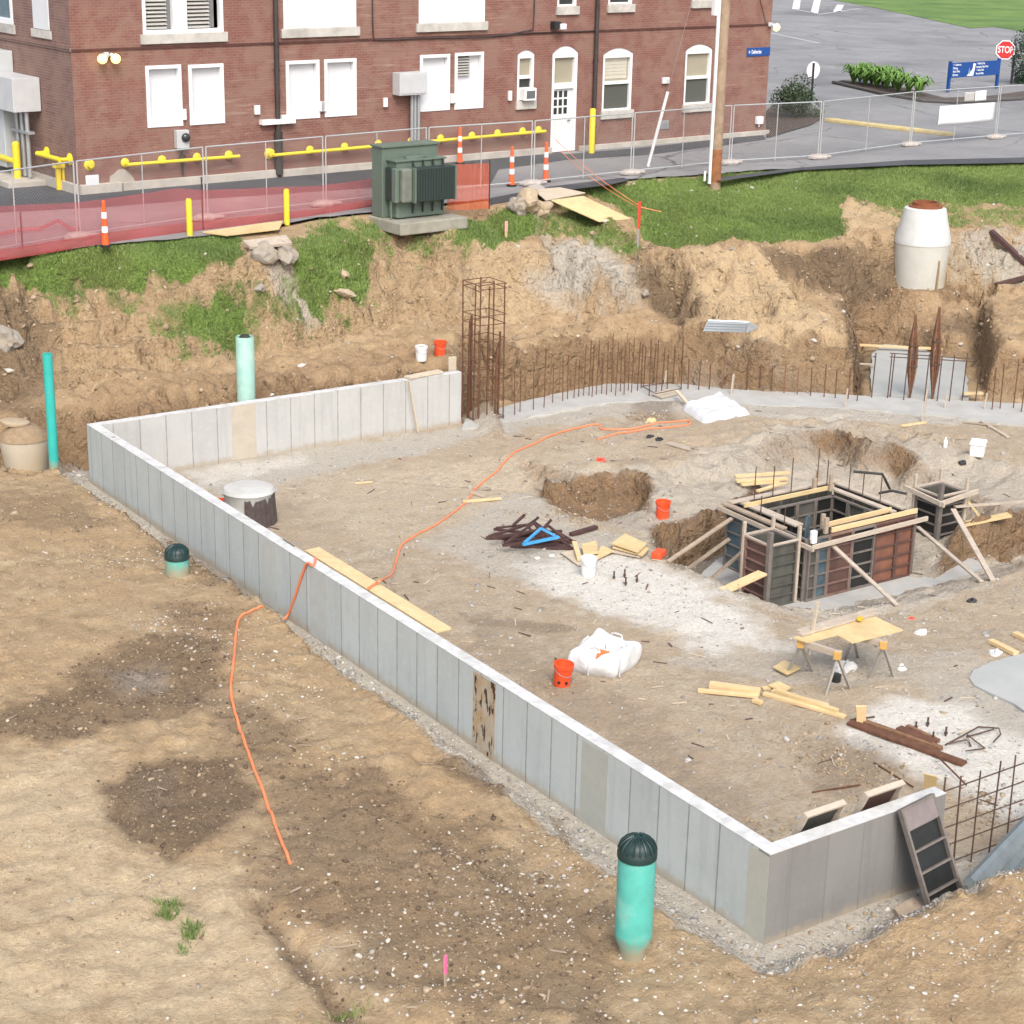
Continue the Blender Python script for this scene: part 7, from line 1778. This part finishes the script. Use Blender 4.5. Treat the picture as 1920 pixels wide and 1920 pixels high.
board((1858, 438), (1930, 505), .18, .12, 'dark steel beam sloping down the grey rubble right of the manhole', M_brk, 'beam', name='steel_beam'); board((1866, 538), (1935, 520), .14, .1, 'dark steel beam lying on the bench at the right edge', M_brk, 'beam', name='steel_beam')
# rusty angles, rods and stirrups at the lower right
for a, b, w, th, l, mt in (((1592, 1358), (1808, 1436), .16, .05, 'longest rusty steel angle on the white concrete dust', M_rust), ((1604, 1352), (1765, 1408), .10, .06, 'second rusty steel angle beside the longest one', M_rust_l), ((1684, 1371), (1752, 1398), .16, .07, 'short wide rusty steel angle stacked on the long ones', M_rust), ((1700, 1366), (1760, 1394), .07, .06, 'short narrow rusty steel angle behind the wide one', M_rust_l)):
    board(a, b, w, th, l, mt, 'steel angle', name='steel_angle')
for a, b, l, za, zb in (((1522, 1488), (1612, 1474), 'rusty rod lying on the dirt behind the front wall', None, None), ((1638, 1432), (1712, 1478), 'thin rusty rod right of the stony heap', None, None), ((1756, 1416), (1812, 1472), 'thin rod leaning from the rusty angles to the rebar mat', .12, .05), ((1594, 1352), (1640, 1346), 'short rusty rod end by the upright wood block', None, None), ((1008, 974), (1068, 974), 'rusty rod lying in the shallow dug hole', -.3, -.3)):
    board(a, b, .022, .022, l, M_rust, 'rod', za, zb, name='steel_rod')
for px, l in (([(1772, 1400), (1826, 1376), (1834, 1366), (1872, 1374), (1876, 1380), (1862, 1400)], 'bent rebar stirrup on the white dust, upper one'), ([(1774, 1398), (1812, 1396), (1820, 1402), (1812, 1386), (1846, 1406), (1810, 1417)], 'bent rebar stirrup on the white dust, lower one'), ([(1812, 1385), (1862, 1376)], 'short straight rebar joining the bent stirrups')):
    m = MB(); q = [hit(x, y) + FZ * (.03 + .05 * (k % 2)) for k, (x, y) in enumerate(px)]; m.tube(q, .013, 6); tag(m.build('rebar_stirrup', M_bar, loc=q[0]), l, 'stirrup')
def bolts(lst, label, group):
    for x, y, tp in lst:
        p = hit(x, y); m = MB(); m.tube([p - FZ * .1, Vector((p.x, p.y, zup(p, tp)))], .016, 8); m.lathe(p + FZ * .04, [(.03, 0), (.03, .025)], 6); tag(m.build('anchor_bolt', M_bar, loc=p), label, 'anchor bolt', group)
bolts([(1151, 1087, 1071), (1171, 1083, 1067), (1173, 1098, 1082), (1194, 1092, 1078)], 'dark anchor bolt rising from the white pad near the white bucket', 'anchor bolts near the white bucket')
bolts([(1717, 1368, 1353), (1739, 1362, 1345), (1749, 1388, 1372), (1773, 1380, 1363)], 'rusty anchor bolt rising from the white pad near the steel angles', 'anchor bolts near the steel angles')
# sawhorses with a plywood table
M_leg = plain('sawhorse_leg', (.42, .40, .37), .5, .12, 5, metal=.3)
def sawhorse(ends, label):
    zt_ = .72; A, B = [at(*e[0], zt_) for e in ends]; t = thing('sawhorse', label, 'sawhorse', tuple(A), 'pair of sawhorses')
    m = MB(); m.beam(A - (B - A) * .08, B + (B - A) * .08, .07, .11); m.build('beam', M_grey_wood, t, bevel=.005)
    for e in ends:
        ap = at(*e[0], zt_)
        m = MB(); m.box(ap - FZ * .02, (.12, .12, .14), rz=.6); m.build('bracket', plain('saw_bracket', (.55, .33, .10), .5, .1, 4), t, bevel=.01)
        for f in e[1]:
            m = MB(); m.beam(ap - FZ * .05, hit(*f), .05, .035); m.build('leg', M_leg, t)
sawhorse((((1502, 1204), ((1476, 1262), (1523, 1258))), ((1571, 1226), ((1548, 1302), (1594, 1291)))), 'left sawhorse with grey metal legs under the plywood top')
sawhorse((((1600, 1192), ((1583, 1238), (1609, 1232))), ((1657, 1207), ((1630, 1272), (1675, 1268)))), 'right sawhorse with grey metal legs under the plywood top')
zt_ = .80
q = [at(x, y, zt_) for x, y in ((1486, 1195), (1560, 1174), (1642, 1156), (1693, 1181), (1597, 1205), (1569, 1190), (1512, 1204))]
m = MB(); lo = [v - FZ * .022 for v in q]; k = len(q); m.add(q + lo, [tuple(range(k)), tuple(range(2 * k - 1, k - 1, -1))] + [(i, (i + 1) % k, k + (i + 1) % k, k + i) for i in range(k)]); tag(m.build('plywood_sheet', M_ply, loc=q[0]), 'notched plywood sheet laid across the two sawhorses', 'board')
board((1496, 1184), (1640, 1142), .10, .04, 'long stud lying along the back of the plywood top, rear one', M_grey_wood, za=.84, zb=.84); board((1500, 1190), (1641, 1149), .10, .04, 'long stud lying along the back of the plywood top, front one', M_grey_wood, za=.83, zb=.83)
board((1533, 1128), (1516, 1226), .06, .03, 'pale stick standing upright at the left end of the plywood top', M_ply_pale, za=1.35, zb=.45)
m = MB(); p = at(1612, 1163, .83); m.box(p + FZ * .03, (.12, .08, .06), rz=.4); tag(m.build('power_tool', plain('tool_yellow', (.65, .40, .03), .5, .1, 4), bevel=.015, loc=p), 'small yellow tool on the plywood top', 'tool')
p = hit(1585, 1255); blob(p, .19, .15, .14, 'plastic_sack', M_bag, 'crumpled white plastic sack under the sawhorse table', 'bag', np.random.default_rng(9), .3, 24, 8)
p = hit(1567, 1277); m = MB(); m.lathe(p, [(.085, 0), (.085, .12), (.07, .13)], 14); tag(m.build('paint_can', M_dark, smooth=True, loc=p), 'small black can by the front sawhorse legs', 'can')
for px, r, l, mt in (((1727, 1188), .12, 'crumpled white scrap right of the plywood table', M_bag), ((1691, 1256), .08, 'small white scrap near the right sawhorse', M_bag), ((1866, 1226), .12, 'white rag beside the short stud at the right edge', M_bag), ((1008, 1047), .06, 'small white cap left of the white bucket, nearer the heap', M_bag), ((1035, 1042), .06, 'small white cap left of the white bucket, nearer the bucket', M_bag), ((1690, 1247), .05, 'tiny white scrap by the right sawhorse foot', M_bag), ((1823, 1128), .10, 'small black scrap on the dirt right of the pit', M_dark), ((1709, 1160), .06, 'small red ball on the dirt right of the plywood table', M_redpaint), ((1125, 866), .13, 'flattened red scrap on the dirt above the shallow hole', M_redpaint), ((1472, 1625), .12, 'white stone-like scrap in the corner of the front wall', M_bag), ((1805, 868), .1, 'small black scrap beside the cooler', M_dark), ((1218, 820), .1, 'black tool lying below the coiled cord, left one', M_dark), ((1236, 825), .1, 'black tool lying below the coiled cord, right one', M_dark), ((1222, 790), .12, 'small wooden scrap at the coil of orange cord', M_ply)):
    p = hit(*px); blob(p, r, r * .75, r * .7, 'scrap', mt, l, 'scrap', np.random.default_rng(int(px[0])), .35, 16, 6)
# corrugated steel sheets on the ledge
q = [at(x, y, z_) for x, y, z_ in ((1318, 622, 1.50), (1328, 600, 1.86), (1404, 603, 1.86), (1396, 624, 1.50))]; t_ = MB(); n_ = 18; vs = []
for i in range(n_ + 1):
    u = i / n_; a = q[0].lerp(q[1], u); b = q[3].lerp(q[2], u); z = FZ * (.025 if i % 4 < 2 else -.02); vs += [a + z, b + z]
t_.add(vs, [(2 * i, 2 * i + 1, 2 * i + 3, 2 * i + 2) for i in range(n_)]); o = t_.build('corrugated_sheet', plain('galv_blue', (.50, .56, .62), .35, .06, 4, metal=.3), loc=q[0]); o.modifiers.new('thick', 'SOLIDIFY').thickness = .01; tag(o, 'bluish corrugated steel sheet on the soil ledge above the footing', 'sheet')
panel4([(1398, 622), (1404, 603), (1422, 613), (1402, 623)], [1.55, 1.86, 1.7, 1.52], .02, 'steel_scrap', plain('galv_pale', (.55, .60, .64), .35, .06, 4), 'small pale steel piece right of the corrugated sheet', 'sheet')
for px, l, sz in (((1392, 700), 'dark steel post standing against the cut bank below the corrugated sheet', .11),):
    p = at(*px, .0); m = MB(); m.box(Vector((p.x, p.y, 0)) + FZ * .75, (sz, .05, 1.7)); tag(m.build('steel_post', M_fdk, loc=p), l, 'post')
for (x, y), tp, l, w in (((1585, 766), 728, 'wooden stake at the front of the footing, left of the spindles', .07), ((1731, 790), 730, 'tallest wooden stake in front of the rusty spindles', .08), ((1772, 768), 733, 'wooden stake right of the rusty spindles', .07), ((1846, 770), 737, 'wooden stake by the footing at the right', .07), ((1372, 742), 702, 'wooden stake with a white top below the corrugated sheet', .09), ((1247, 725), 695, 'pointed wooden stake behind the tallest dowels', .09)):
    p = at(x, y, .02); h = zup(p, tp) - .02; m = MB(); m.box(p + FZ * (h / 2 - .08), (w, w * .5, h + .16), rz=.6, rot=Matrix.Rotation(.6, 3, 'Z') @ Matrix.Rotation(.06, 3, 'X')); tag(m.build('wooden_stake', M_grey_wood, bevel=.004, loc=p), l, 'stake')
board((1612, 647), (1824, 657), .12, .05, 'long pale form plank across the back of the notch slab', M_pine, za=.22, zb=.22)
board((1806, 738), (1842, 737), .14, .05, 'short yellow plank at the right front corner of the notch slab', M_ply, za=.2, zb=.2)
board((1612, 682), (1640, 684), .1, .04, 'short plank at the left of the notch slab', M_grey_wood, za=.2, zb=.2)
board((1268, 732), (1290, 757), .09, .04, 'pale plank leaning off the footing onto the white pallet', M_ply_pale, za=.3, zb=.12)
panel4([(1280, 735), (1240, 745), (1222, 738), (1255, 728)], [.13] * 4, .04, 'form_board', M_grey_wood, 'greyish board lying on the footing among the tallest dowels', 'board')
board((763, 708), (826, 696), .22, .05, 'old plank laid along the top of the back wall near its end', M_ply_pale, za=WH + .04, zb=WH + .04)
p0 = at(766, 714, WH + .03); p1 = at(783, 810, .03); m = MB(); m.beam(p0, p1, .07, .03); tag(m.build('wooden_lath', M_ply_pale, loc=p0), 'thin lath leaning on the inner face of the back wall', 'lath')
p = at(852, 688, WH); m = MB(); m.box(p + FZ * .06 + Y * .1, (.22, .05, .35)); tag(m.build('wooden_block', M_ply_pale, bevel=.01, loc=p), 'small wood block standing at the end of the back wall', 'block')
# ------------------------------------------------------------------ boulders on the bank, slots in the wall top
M_boul = plain('boulder', (.30, .27, .23), .9, .18, 7, dirt=(.28, .22, .15), dirtamt=.6, bumps=.6)
M_boul_t = plain('tan_boulder', (.40, .32, .22), .9, .15, 7, bumps=.5)
def boulder(px, r, flat, mat, label, seed):
    p = hit(*px); rng = np.random.default_rng(seed); bm = bmesh.new(); bmesh.ops.create_icosphere(bm, subdivisions=3, radius=1)
    o3 = Vector(rng.uniform(0, 50, 3))
    for v in bm.verts:
        n = mnoise.noise(v.co * 1.1 + o3) * .55 + mnoise.noise(v.co * 2.7 + o3) * .2
        v.co = Vector((v.co.x * r, v.co.y * r * .75, v.co.z * r * flat)) * (1 + n)
    me = D.meshes.new('boulder'); bm.to_mesh(me); bm.free(); me.materials.append(mat)
    o = D.objects.new('boulder', me); COL.objects.link(o); o.location = p + FZ * r * flat * .35; o.rotation_euler = (rng.uniform(-.4, .4), rng.uniform(-.4, .4), rng.uniform(0, 6)); ORG[o.name] = p
    return tag(o, label, 'rock')
boulder((495, 482), .34, .8, M_boul, 'grey boulder just below the weathered plywood board at the gully top, left one', 1)
boulder((535, 484), .36, .8, M_boul, 'grey boulder just below the weathered plywood board at the gully top, right one', 2)
boulder((648, 552), .26, .35, M_boul_t, 'flat tan rock lying on the green slope below the transformer', 3)
boulder((487, 543), .16, .7, M_boul, 'small pale rock in the grass left of the stony gully', 4)
boulder((645, 517), .13, .7, M_boul_t, 'small tan rock on the green slope above the flat tan rock', 5)
boulder((992, 385), .42, .8, M_boul_t, 'largest lump of the dirt pile beside the pale plywood sheet', 6)
boulder((972, 392), .30, .8, M_boul, 'grey lump at the left foot of the dirt pile beside the plywood sheets', 7)
boulder((1018, 399), .26, .8, M_boul_t, 'tan lump at the right foot of the dirt pile, below the plywood ramp', 8)
boulder((8, 648), .40, .8, M_boul, 'grey boulder at the left edge of the brown bank', 9)
boulder((1210, 553), .14, .8, M_boul, 'small white rock at the lip of the grey spill', 10)
boulder((1372, 470), .10, .8, M_boul, 'small pale rock under the edge of the lawn above the yellow mound', 11)
M_slot = plain('slot_dark', (.10, .10, .10), .9, .2, 6)
for (xa, ya), (xb, yb) in (((530, 1011), (552, 1025)), ((209, 820.5), (217, 819))):
    a = at(xa, ya, WH); b = at(xb, yb, WH); m = MB(); m.beam(a + FZ * .001, b + FZ * .001, .035, .004); m.build('top_slot', M_slot, fw)
# ------------------------------------------------------------------ stones, clods and grass: what nobody could count
def ico():
    bm = bmesh.new(); bmesh.ops.create_icosphere(bm, subdivisions=1, radius=1); v = np.array([x.co[:] for x in bm.verts]); f = np.array([[x.index for x in q.verts] for q in bm.faces]); bm.free(); return v, f
IV, IF = ico()
def rocks(name, XY, sizes, mat, rng, flat=.6, sink=.25, label=None):
    n = len(XY); k = len(IV)
    Vv = np.repeat(IV[None], n, 0) * (1 + rng.uniform(-.45, .45, (n, k, 1)))
    sc = np.stack([rng.uniform(.7, 1.3, n), rng.uniform(.55, 1.0, n), rng.uniform(.6, 1.1, n) * flat], 1) * sizes[:, None]
    Vv *= sc[:, None, :]
    a = rng.uniform(0, 6.28, n); c, s = np.cos(a)[:, None], np.sin(a)[:, None]
    x = Vv[..., 0] * c - Vv[..., 1] * s; y = Vv[..., 0] * s + Vv[..., 1] * c; z = Vv[..., 2] + x * rng.uniform(-.4, .4, n)[:, None]
    g = gzs(XY[:, 0], XY[:, 1]); co = np.stack([x + XY[:, :1], y + XY[:, 1:], z + (g + sc[:, 2] * (1 - 2 * sink) * .6)[:, None]], -1).reshape(-1, 3).astype(np.float32)
    fc = (IF[None] + (np.arange(n) * k)[:, None, None]).reshape(-1, 3).astype(np.int32)
    me = D.meshes.new(name); me.vertices.add(len(co)); me.vertices.foreach_set('co', co.ravel()); me.loops.add(fc.size); me.loops.foreach_set('vertex_index', fc.ravel()); me.polygons.add(len(fc)); me.polygons.foreach_set('loop_start', np.arange(0, fc.size, 3, dtype=np.int32)); me.update(calc_edges=True)
    ca = me.color_attributes.new('tone', 'FLOAT_COLOR', 'POINT'); t = np.repeat(rng.uniform(0, 1, n), k); arr = np.stack([t, t, t, np.ones_like(t)], 1).astype(np.float32); ca.data.foreach_set('color', arr.ravel())
    me.materials.append(mat); o = D.objects.new(name, me); COL.objects.link(o); tag(o, kind='stuff'); return o
def tone_mat(name, c1, c2, rough=.9):
    m, nt, b = nodes(name); a = N(nt, 'ShaderNodeAttribute', attribute_name='tone'); c = mixc(nt, c1, c2, a.outputs['Fac']); n1 = noise(nt, 30, 3); c = mixc(nt, c, tuple(v * .6 for v in c1), math2(nt, 'MULTIPLY', ramp(nt, n1, .5, .7), .5)); nt.links.new(c, b.inputs['Base Color']); b.inputs['Roughness'].default_value = rough; return m
M_stone_w = tone_mat('pale_stone', (.30, .26, .21), (.62, .58, .52)); M_clod = tone_mat('clods', (.20, .145, .09), (.44, .345, .235)); M_grav = tone_mat('gravel', (.22, .21, .195), (.50, .48, .45)); M_clod_d = tone_mat('dark_clods', (.085, .055, .035), (.24, .17, .11))
def scatter(rng, n, box, dens):
    out = []; tot = 0
    while tot < n:
        x = rng.uniform(box[0], box[1], n * 2); y = rng.uniform(box[2], box[3], n * 2); d = dens(x, y); q = rng.uniform(0, 1, n * 2) < d
        out.append(np.stack([x[q], y[q]], 1)); tot += int(q.sum())
        if len(out) > 60: break
    return np.concatenate(out)[:n]
rs = np.random.default_rng(21)
def clear_wall(x, y):
    inw = ((x > -.06) & (x < .28) & (y > -.08) & (y < 21.95)) | ((x > 0) & (x < 9.5) & (y > 21.55) & (y < 21.95)) | ((x > 0) & (x < 3.1) & (y > -.06) & (y < .28))
    return np.where(inw, 0, 1)
C_st = [(at(*q, .35), r, w) for q, r, w in (((290, 1175), .5, 1.0), ((1010, 1640), .9, 1.0), ((900, 1720), .9, .7), ((1050, 1720), .7, .7), ((450, 1200), .9, .6), ((700, 1800), 1.2, .45), ((1150, 1620), .6, .6), ((1750, 1800), 1.0, .7), ((1600, 1850), .8, .5), ((1900, 1700), .7, .7), ((560, 1290), .8, .35), ((1300, 1850), 1.2, .5), ((250, 1050), .8, .4), ((1280, 1800), .4, .6), ((500, 1330), .6, .4), ((860, 1850), .8, .5), ((620, 1440), .6, .3))]
def d_st(x, y):
    d = np.zeros_like(x)
    for c, r, w in C_st: d = np.maximum(d, w * np.exp(-((x - c.x) ** 2 + (y - c.y) ** 2) / (r * r)))
    return (d * .8 + .009) * clear_wall(x, y) * (1 - .95 * sample(inside, x, y))
XY = scatter(rs, 2300, (-10, 8, -3, 23), d_st); rocks('scattered_stones', XY, np.clip(np.exp(rs.normal(-4.0, .42, len(XY))), 0, .045), M_stone_w, rs)
d_fg = lambda x, y: (.25 + .5 * np.clip(fbm(x, y, .6, 3, 90) + .4, 0, 1) + .4 * sample(K_dark, x, y)) * clear_wall(x, y) * (1 - .92 * sample(inside, x, y)) * (1 - .8 * sample(K_yel, x, y)) * .8
XY = scatter(rs, 11000, (-10, 8, -3, 23), d_fg); rocks('soil_clods', XY, np.clip(np.exp(rs.normal(-4.3, .55, len(XY))), 0, .05), M_clod, rs, .7, .35)
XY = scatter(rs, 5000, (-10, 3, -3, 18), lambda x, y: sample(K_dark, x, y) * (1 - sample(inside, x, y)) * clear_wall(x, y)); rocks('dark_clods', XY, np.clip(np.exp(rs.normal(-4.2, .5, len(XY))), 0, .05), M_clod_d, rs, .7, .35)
# gravel in the strip round the wall
XY = scatter(rs, 3800, (-1.5, 12, -1.6, 23.3), lambda x, y: np.clip(sample(K_gray, x, y) - .45, 0, 1) * 1.6 * (1 - sample(inside, x, y)) * clear_wall(x, y)); rocks('strip_gravel', XY, np.clip(np.exp(rs.normal(-4.1, .55, len(XY))), 0, .07), M_grav, rs, .6, .3)
# floor inside: small gravel and crumbs
XY = scatter(rs, 13000, (0, 24, 0, 22), lambda x, y: (.18 + .5 * np.clip(fbm(x, y, .8, 3, 91), 0, 1) + .5 * sample(K_gray, x, y) * np.clip(fbm(x, y, 1.5, 2, 95) + .2, 0, 1)) * sample(inside, x, y) * clear_wall(x, y)); rocks('floor_gravel', XY, np.exp(rs.normal(-4.2, .5, len(XY))), M_grav, rs, .6, .3)
C_fl = [(at(*q, 0.05), r) for q, r in (((1560, 1420), .5), ((1620, 1450), .5), ((1500, 1380), .35), ((1000, 1290), .35), ((1420, 1560), .4), ((700, 1200), .2), ((1210, 780), .4), ((1090, 960), .6), ((1860, 1510), .5), ((960, 960), .2))]
def d_fl(x, y):
    d = np.zeros_like(x)
    for c, r in C_fl: d = np.maximum(d, np.exp(-((x - c.x) ** 2 + (y - c.y) ** 2) / (r * r)))
    return d * clear_wall(x, y)
XY = scatter(rs, 1800, (.3, 16, .3, 21), d_fl); rocks('dirt_heaps', XY, np.clip(np.exp(rs.normal(-4.15, .55, len(XY))), 0, .055), M_clod, rs, .7, .35)
# crumbled soil on the cut faces and the bank
XY = scatter(rs, 9000, (-4, 40, 15, 31), lambda x, y: (.25 + .75 * sample(STEEP, x, y)) * (1 - sample(K_grass, x, y)) * (sample(inside, x, y) < .5) * (sample(GZ2, x, y) < 3.75) * (sample(GZ2, x, y) > .12) * clear_wall(x, y)); rocks('bank_clods', XY, np.clip(np.exp(rs.normal(-3.9, .6, len(XY))), 0, .09), M_clod, rs, .8, .35)
XY = scatter(rs, 450, (-4, 40, 15, 31), lambda x, y: (.3 + .7 * sample(K_gray, x, y)) * (sample(inside, x, y) < .5) * (sample(GZ2, x, y) < 3.8) * (sample(GZ2, x, y) > .2) * clear_wall(x, y)); rocks('bank_stones', XY, np.clip(np.exp(rs.normal(-3.3, .5, len(XY))), 0, .12), M_stone_w, rs, .6, .3)
# splinters and twigs
def splinters(name, n, box, mat, rng):
    m = MB()
    for _ in range(n):
        x = rng.uniform(box[0], box[1]); y = rng.uniform(box[2], box[3]); a = rng.uniform(0, 6.28); L = rng.uniform(.06, .3); p = Vector((x, y, gz(x, y) + .012)); d = Vector((math.cos(a), math.sin(a), rng.uniform(-.05, .12))) * L / 2; m.beam(p - d, p + d, rng.uniform(.008, .03), .012)
    o = m.build(name, mat); tag(o, kind='stuff')
splinters('wood_splinters', 130, (.6, 16, .8, 20), M_ply_pale, rs); splinters('dark_twigs', 130, (.6, 18, .8, 20), M_fbrn, rs); splinters('foreground_twigs', 60, (-8, -1, 0, 18), M_old_wood, rs)
# grass blades
def grass(name, n, box, dens, h, mat, rng, wid=.012):
    XY = scatter(rng, n, box, dens); n = len(XY); g = gzs(XY[:, 0], XY[:, 1]); a = rng.uniform(0, 6.28, n); hh = h * rng.uniform(.5, 1.4, n) * (.7 + .6 * np.clip(fbm(XY[:, 0], XY[:, 1], 1.1, 3, 93) + .5, 0, 1)); b = rng.uniform(0, 6.28, n); ln = rng.uniform(.2, .9, n) * hh
    dx, dy = np.cos(a) * wid, np.sin(a) * wid
    p0 = np.stack([XY[:, 0] - dx, XY[:, 1] - dy, g - .01], 1); p1 = np.stack([XY[:, 0] + dx, XY[:, 1] + dy, g - .01], 1); p2 = np.stack([XY[:, 0] + np.cos(b) * ln, XY[:, 1] + np.sin(b) * ln, g + hh], 1)
    co = np.stack([p0, p1, p2], 1).reshape(-1, 3).astype(np.float32); me = D.meshes.new(name); me.vertices.add(len(co)); me.vertices.foreach_set('co', co.ravel()); me.loops.add(3 * n); me.loops.foreach_set('vertex_index', np.arange(3 * n, dtype=np.int32)); me.polygons.add(n); me.polygons.foreach_set('loop_start', np.arange(0, 3 * n, 3, dtype=np.int32)); me.update(calc_edges=True)
    t = np.repeat(rng.uniform(0, 1, n) * .5 + .5 * np.clip(fbm(XY[:, 0], XY[:, 1], .7, 3, 94) + .5, 0, 1), 3); ca = me.color_attributes.new('tone', 'FLOAT_COLOR', 'POINT'); ca.data.foreach_set('color', np.stack([t, t, t, np.ones_like(t)], 1).astype(np.float32).ravel())
    me.materials.append(mat); o = D.objects.new(name, me); COL.objects.link(o); tag(o, kind='stuff'); return o
M_blade = tone_mat('grass_blade', (.065, .12, .028), (.27, .355, .10), .7)
grass('bank_grass', 150000, (-5, 45, 20, 32), lambda x, y: np.clip(sample(K_grass, x, y) * 1.5 - .35 + .95 * fbm(x, y, 1.9, 4, 96), 0, 1) * (gzs(x, y) < 3.99) * (sample(K_grass, x, y) > .08), .065, M_blade, rs, .013)
grass('weed_tufts', 1500, (-9, -2, -2, 6), lambda x, y: np.clip(sample(K_grass, x, y) * 1.6 - .3, 0, 1), .11, M_blade, rs, .008)
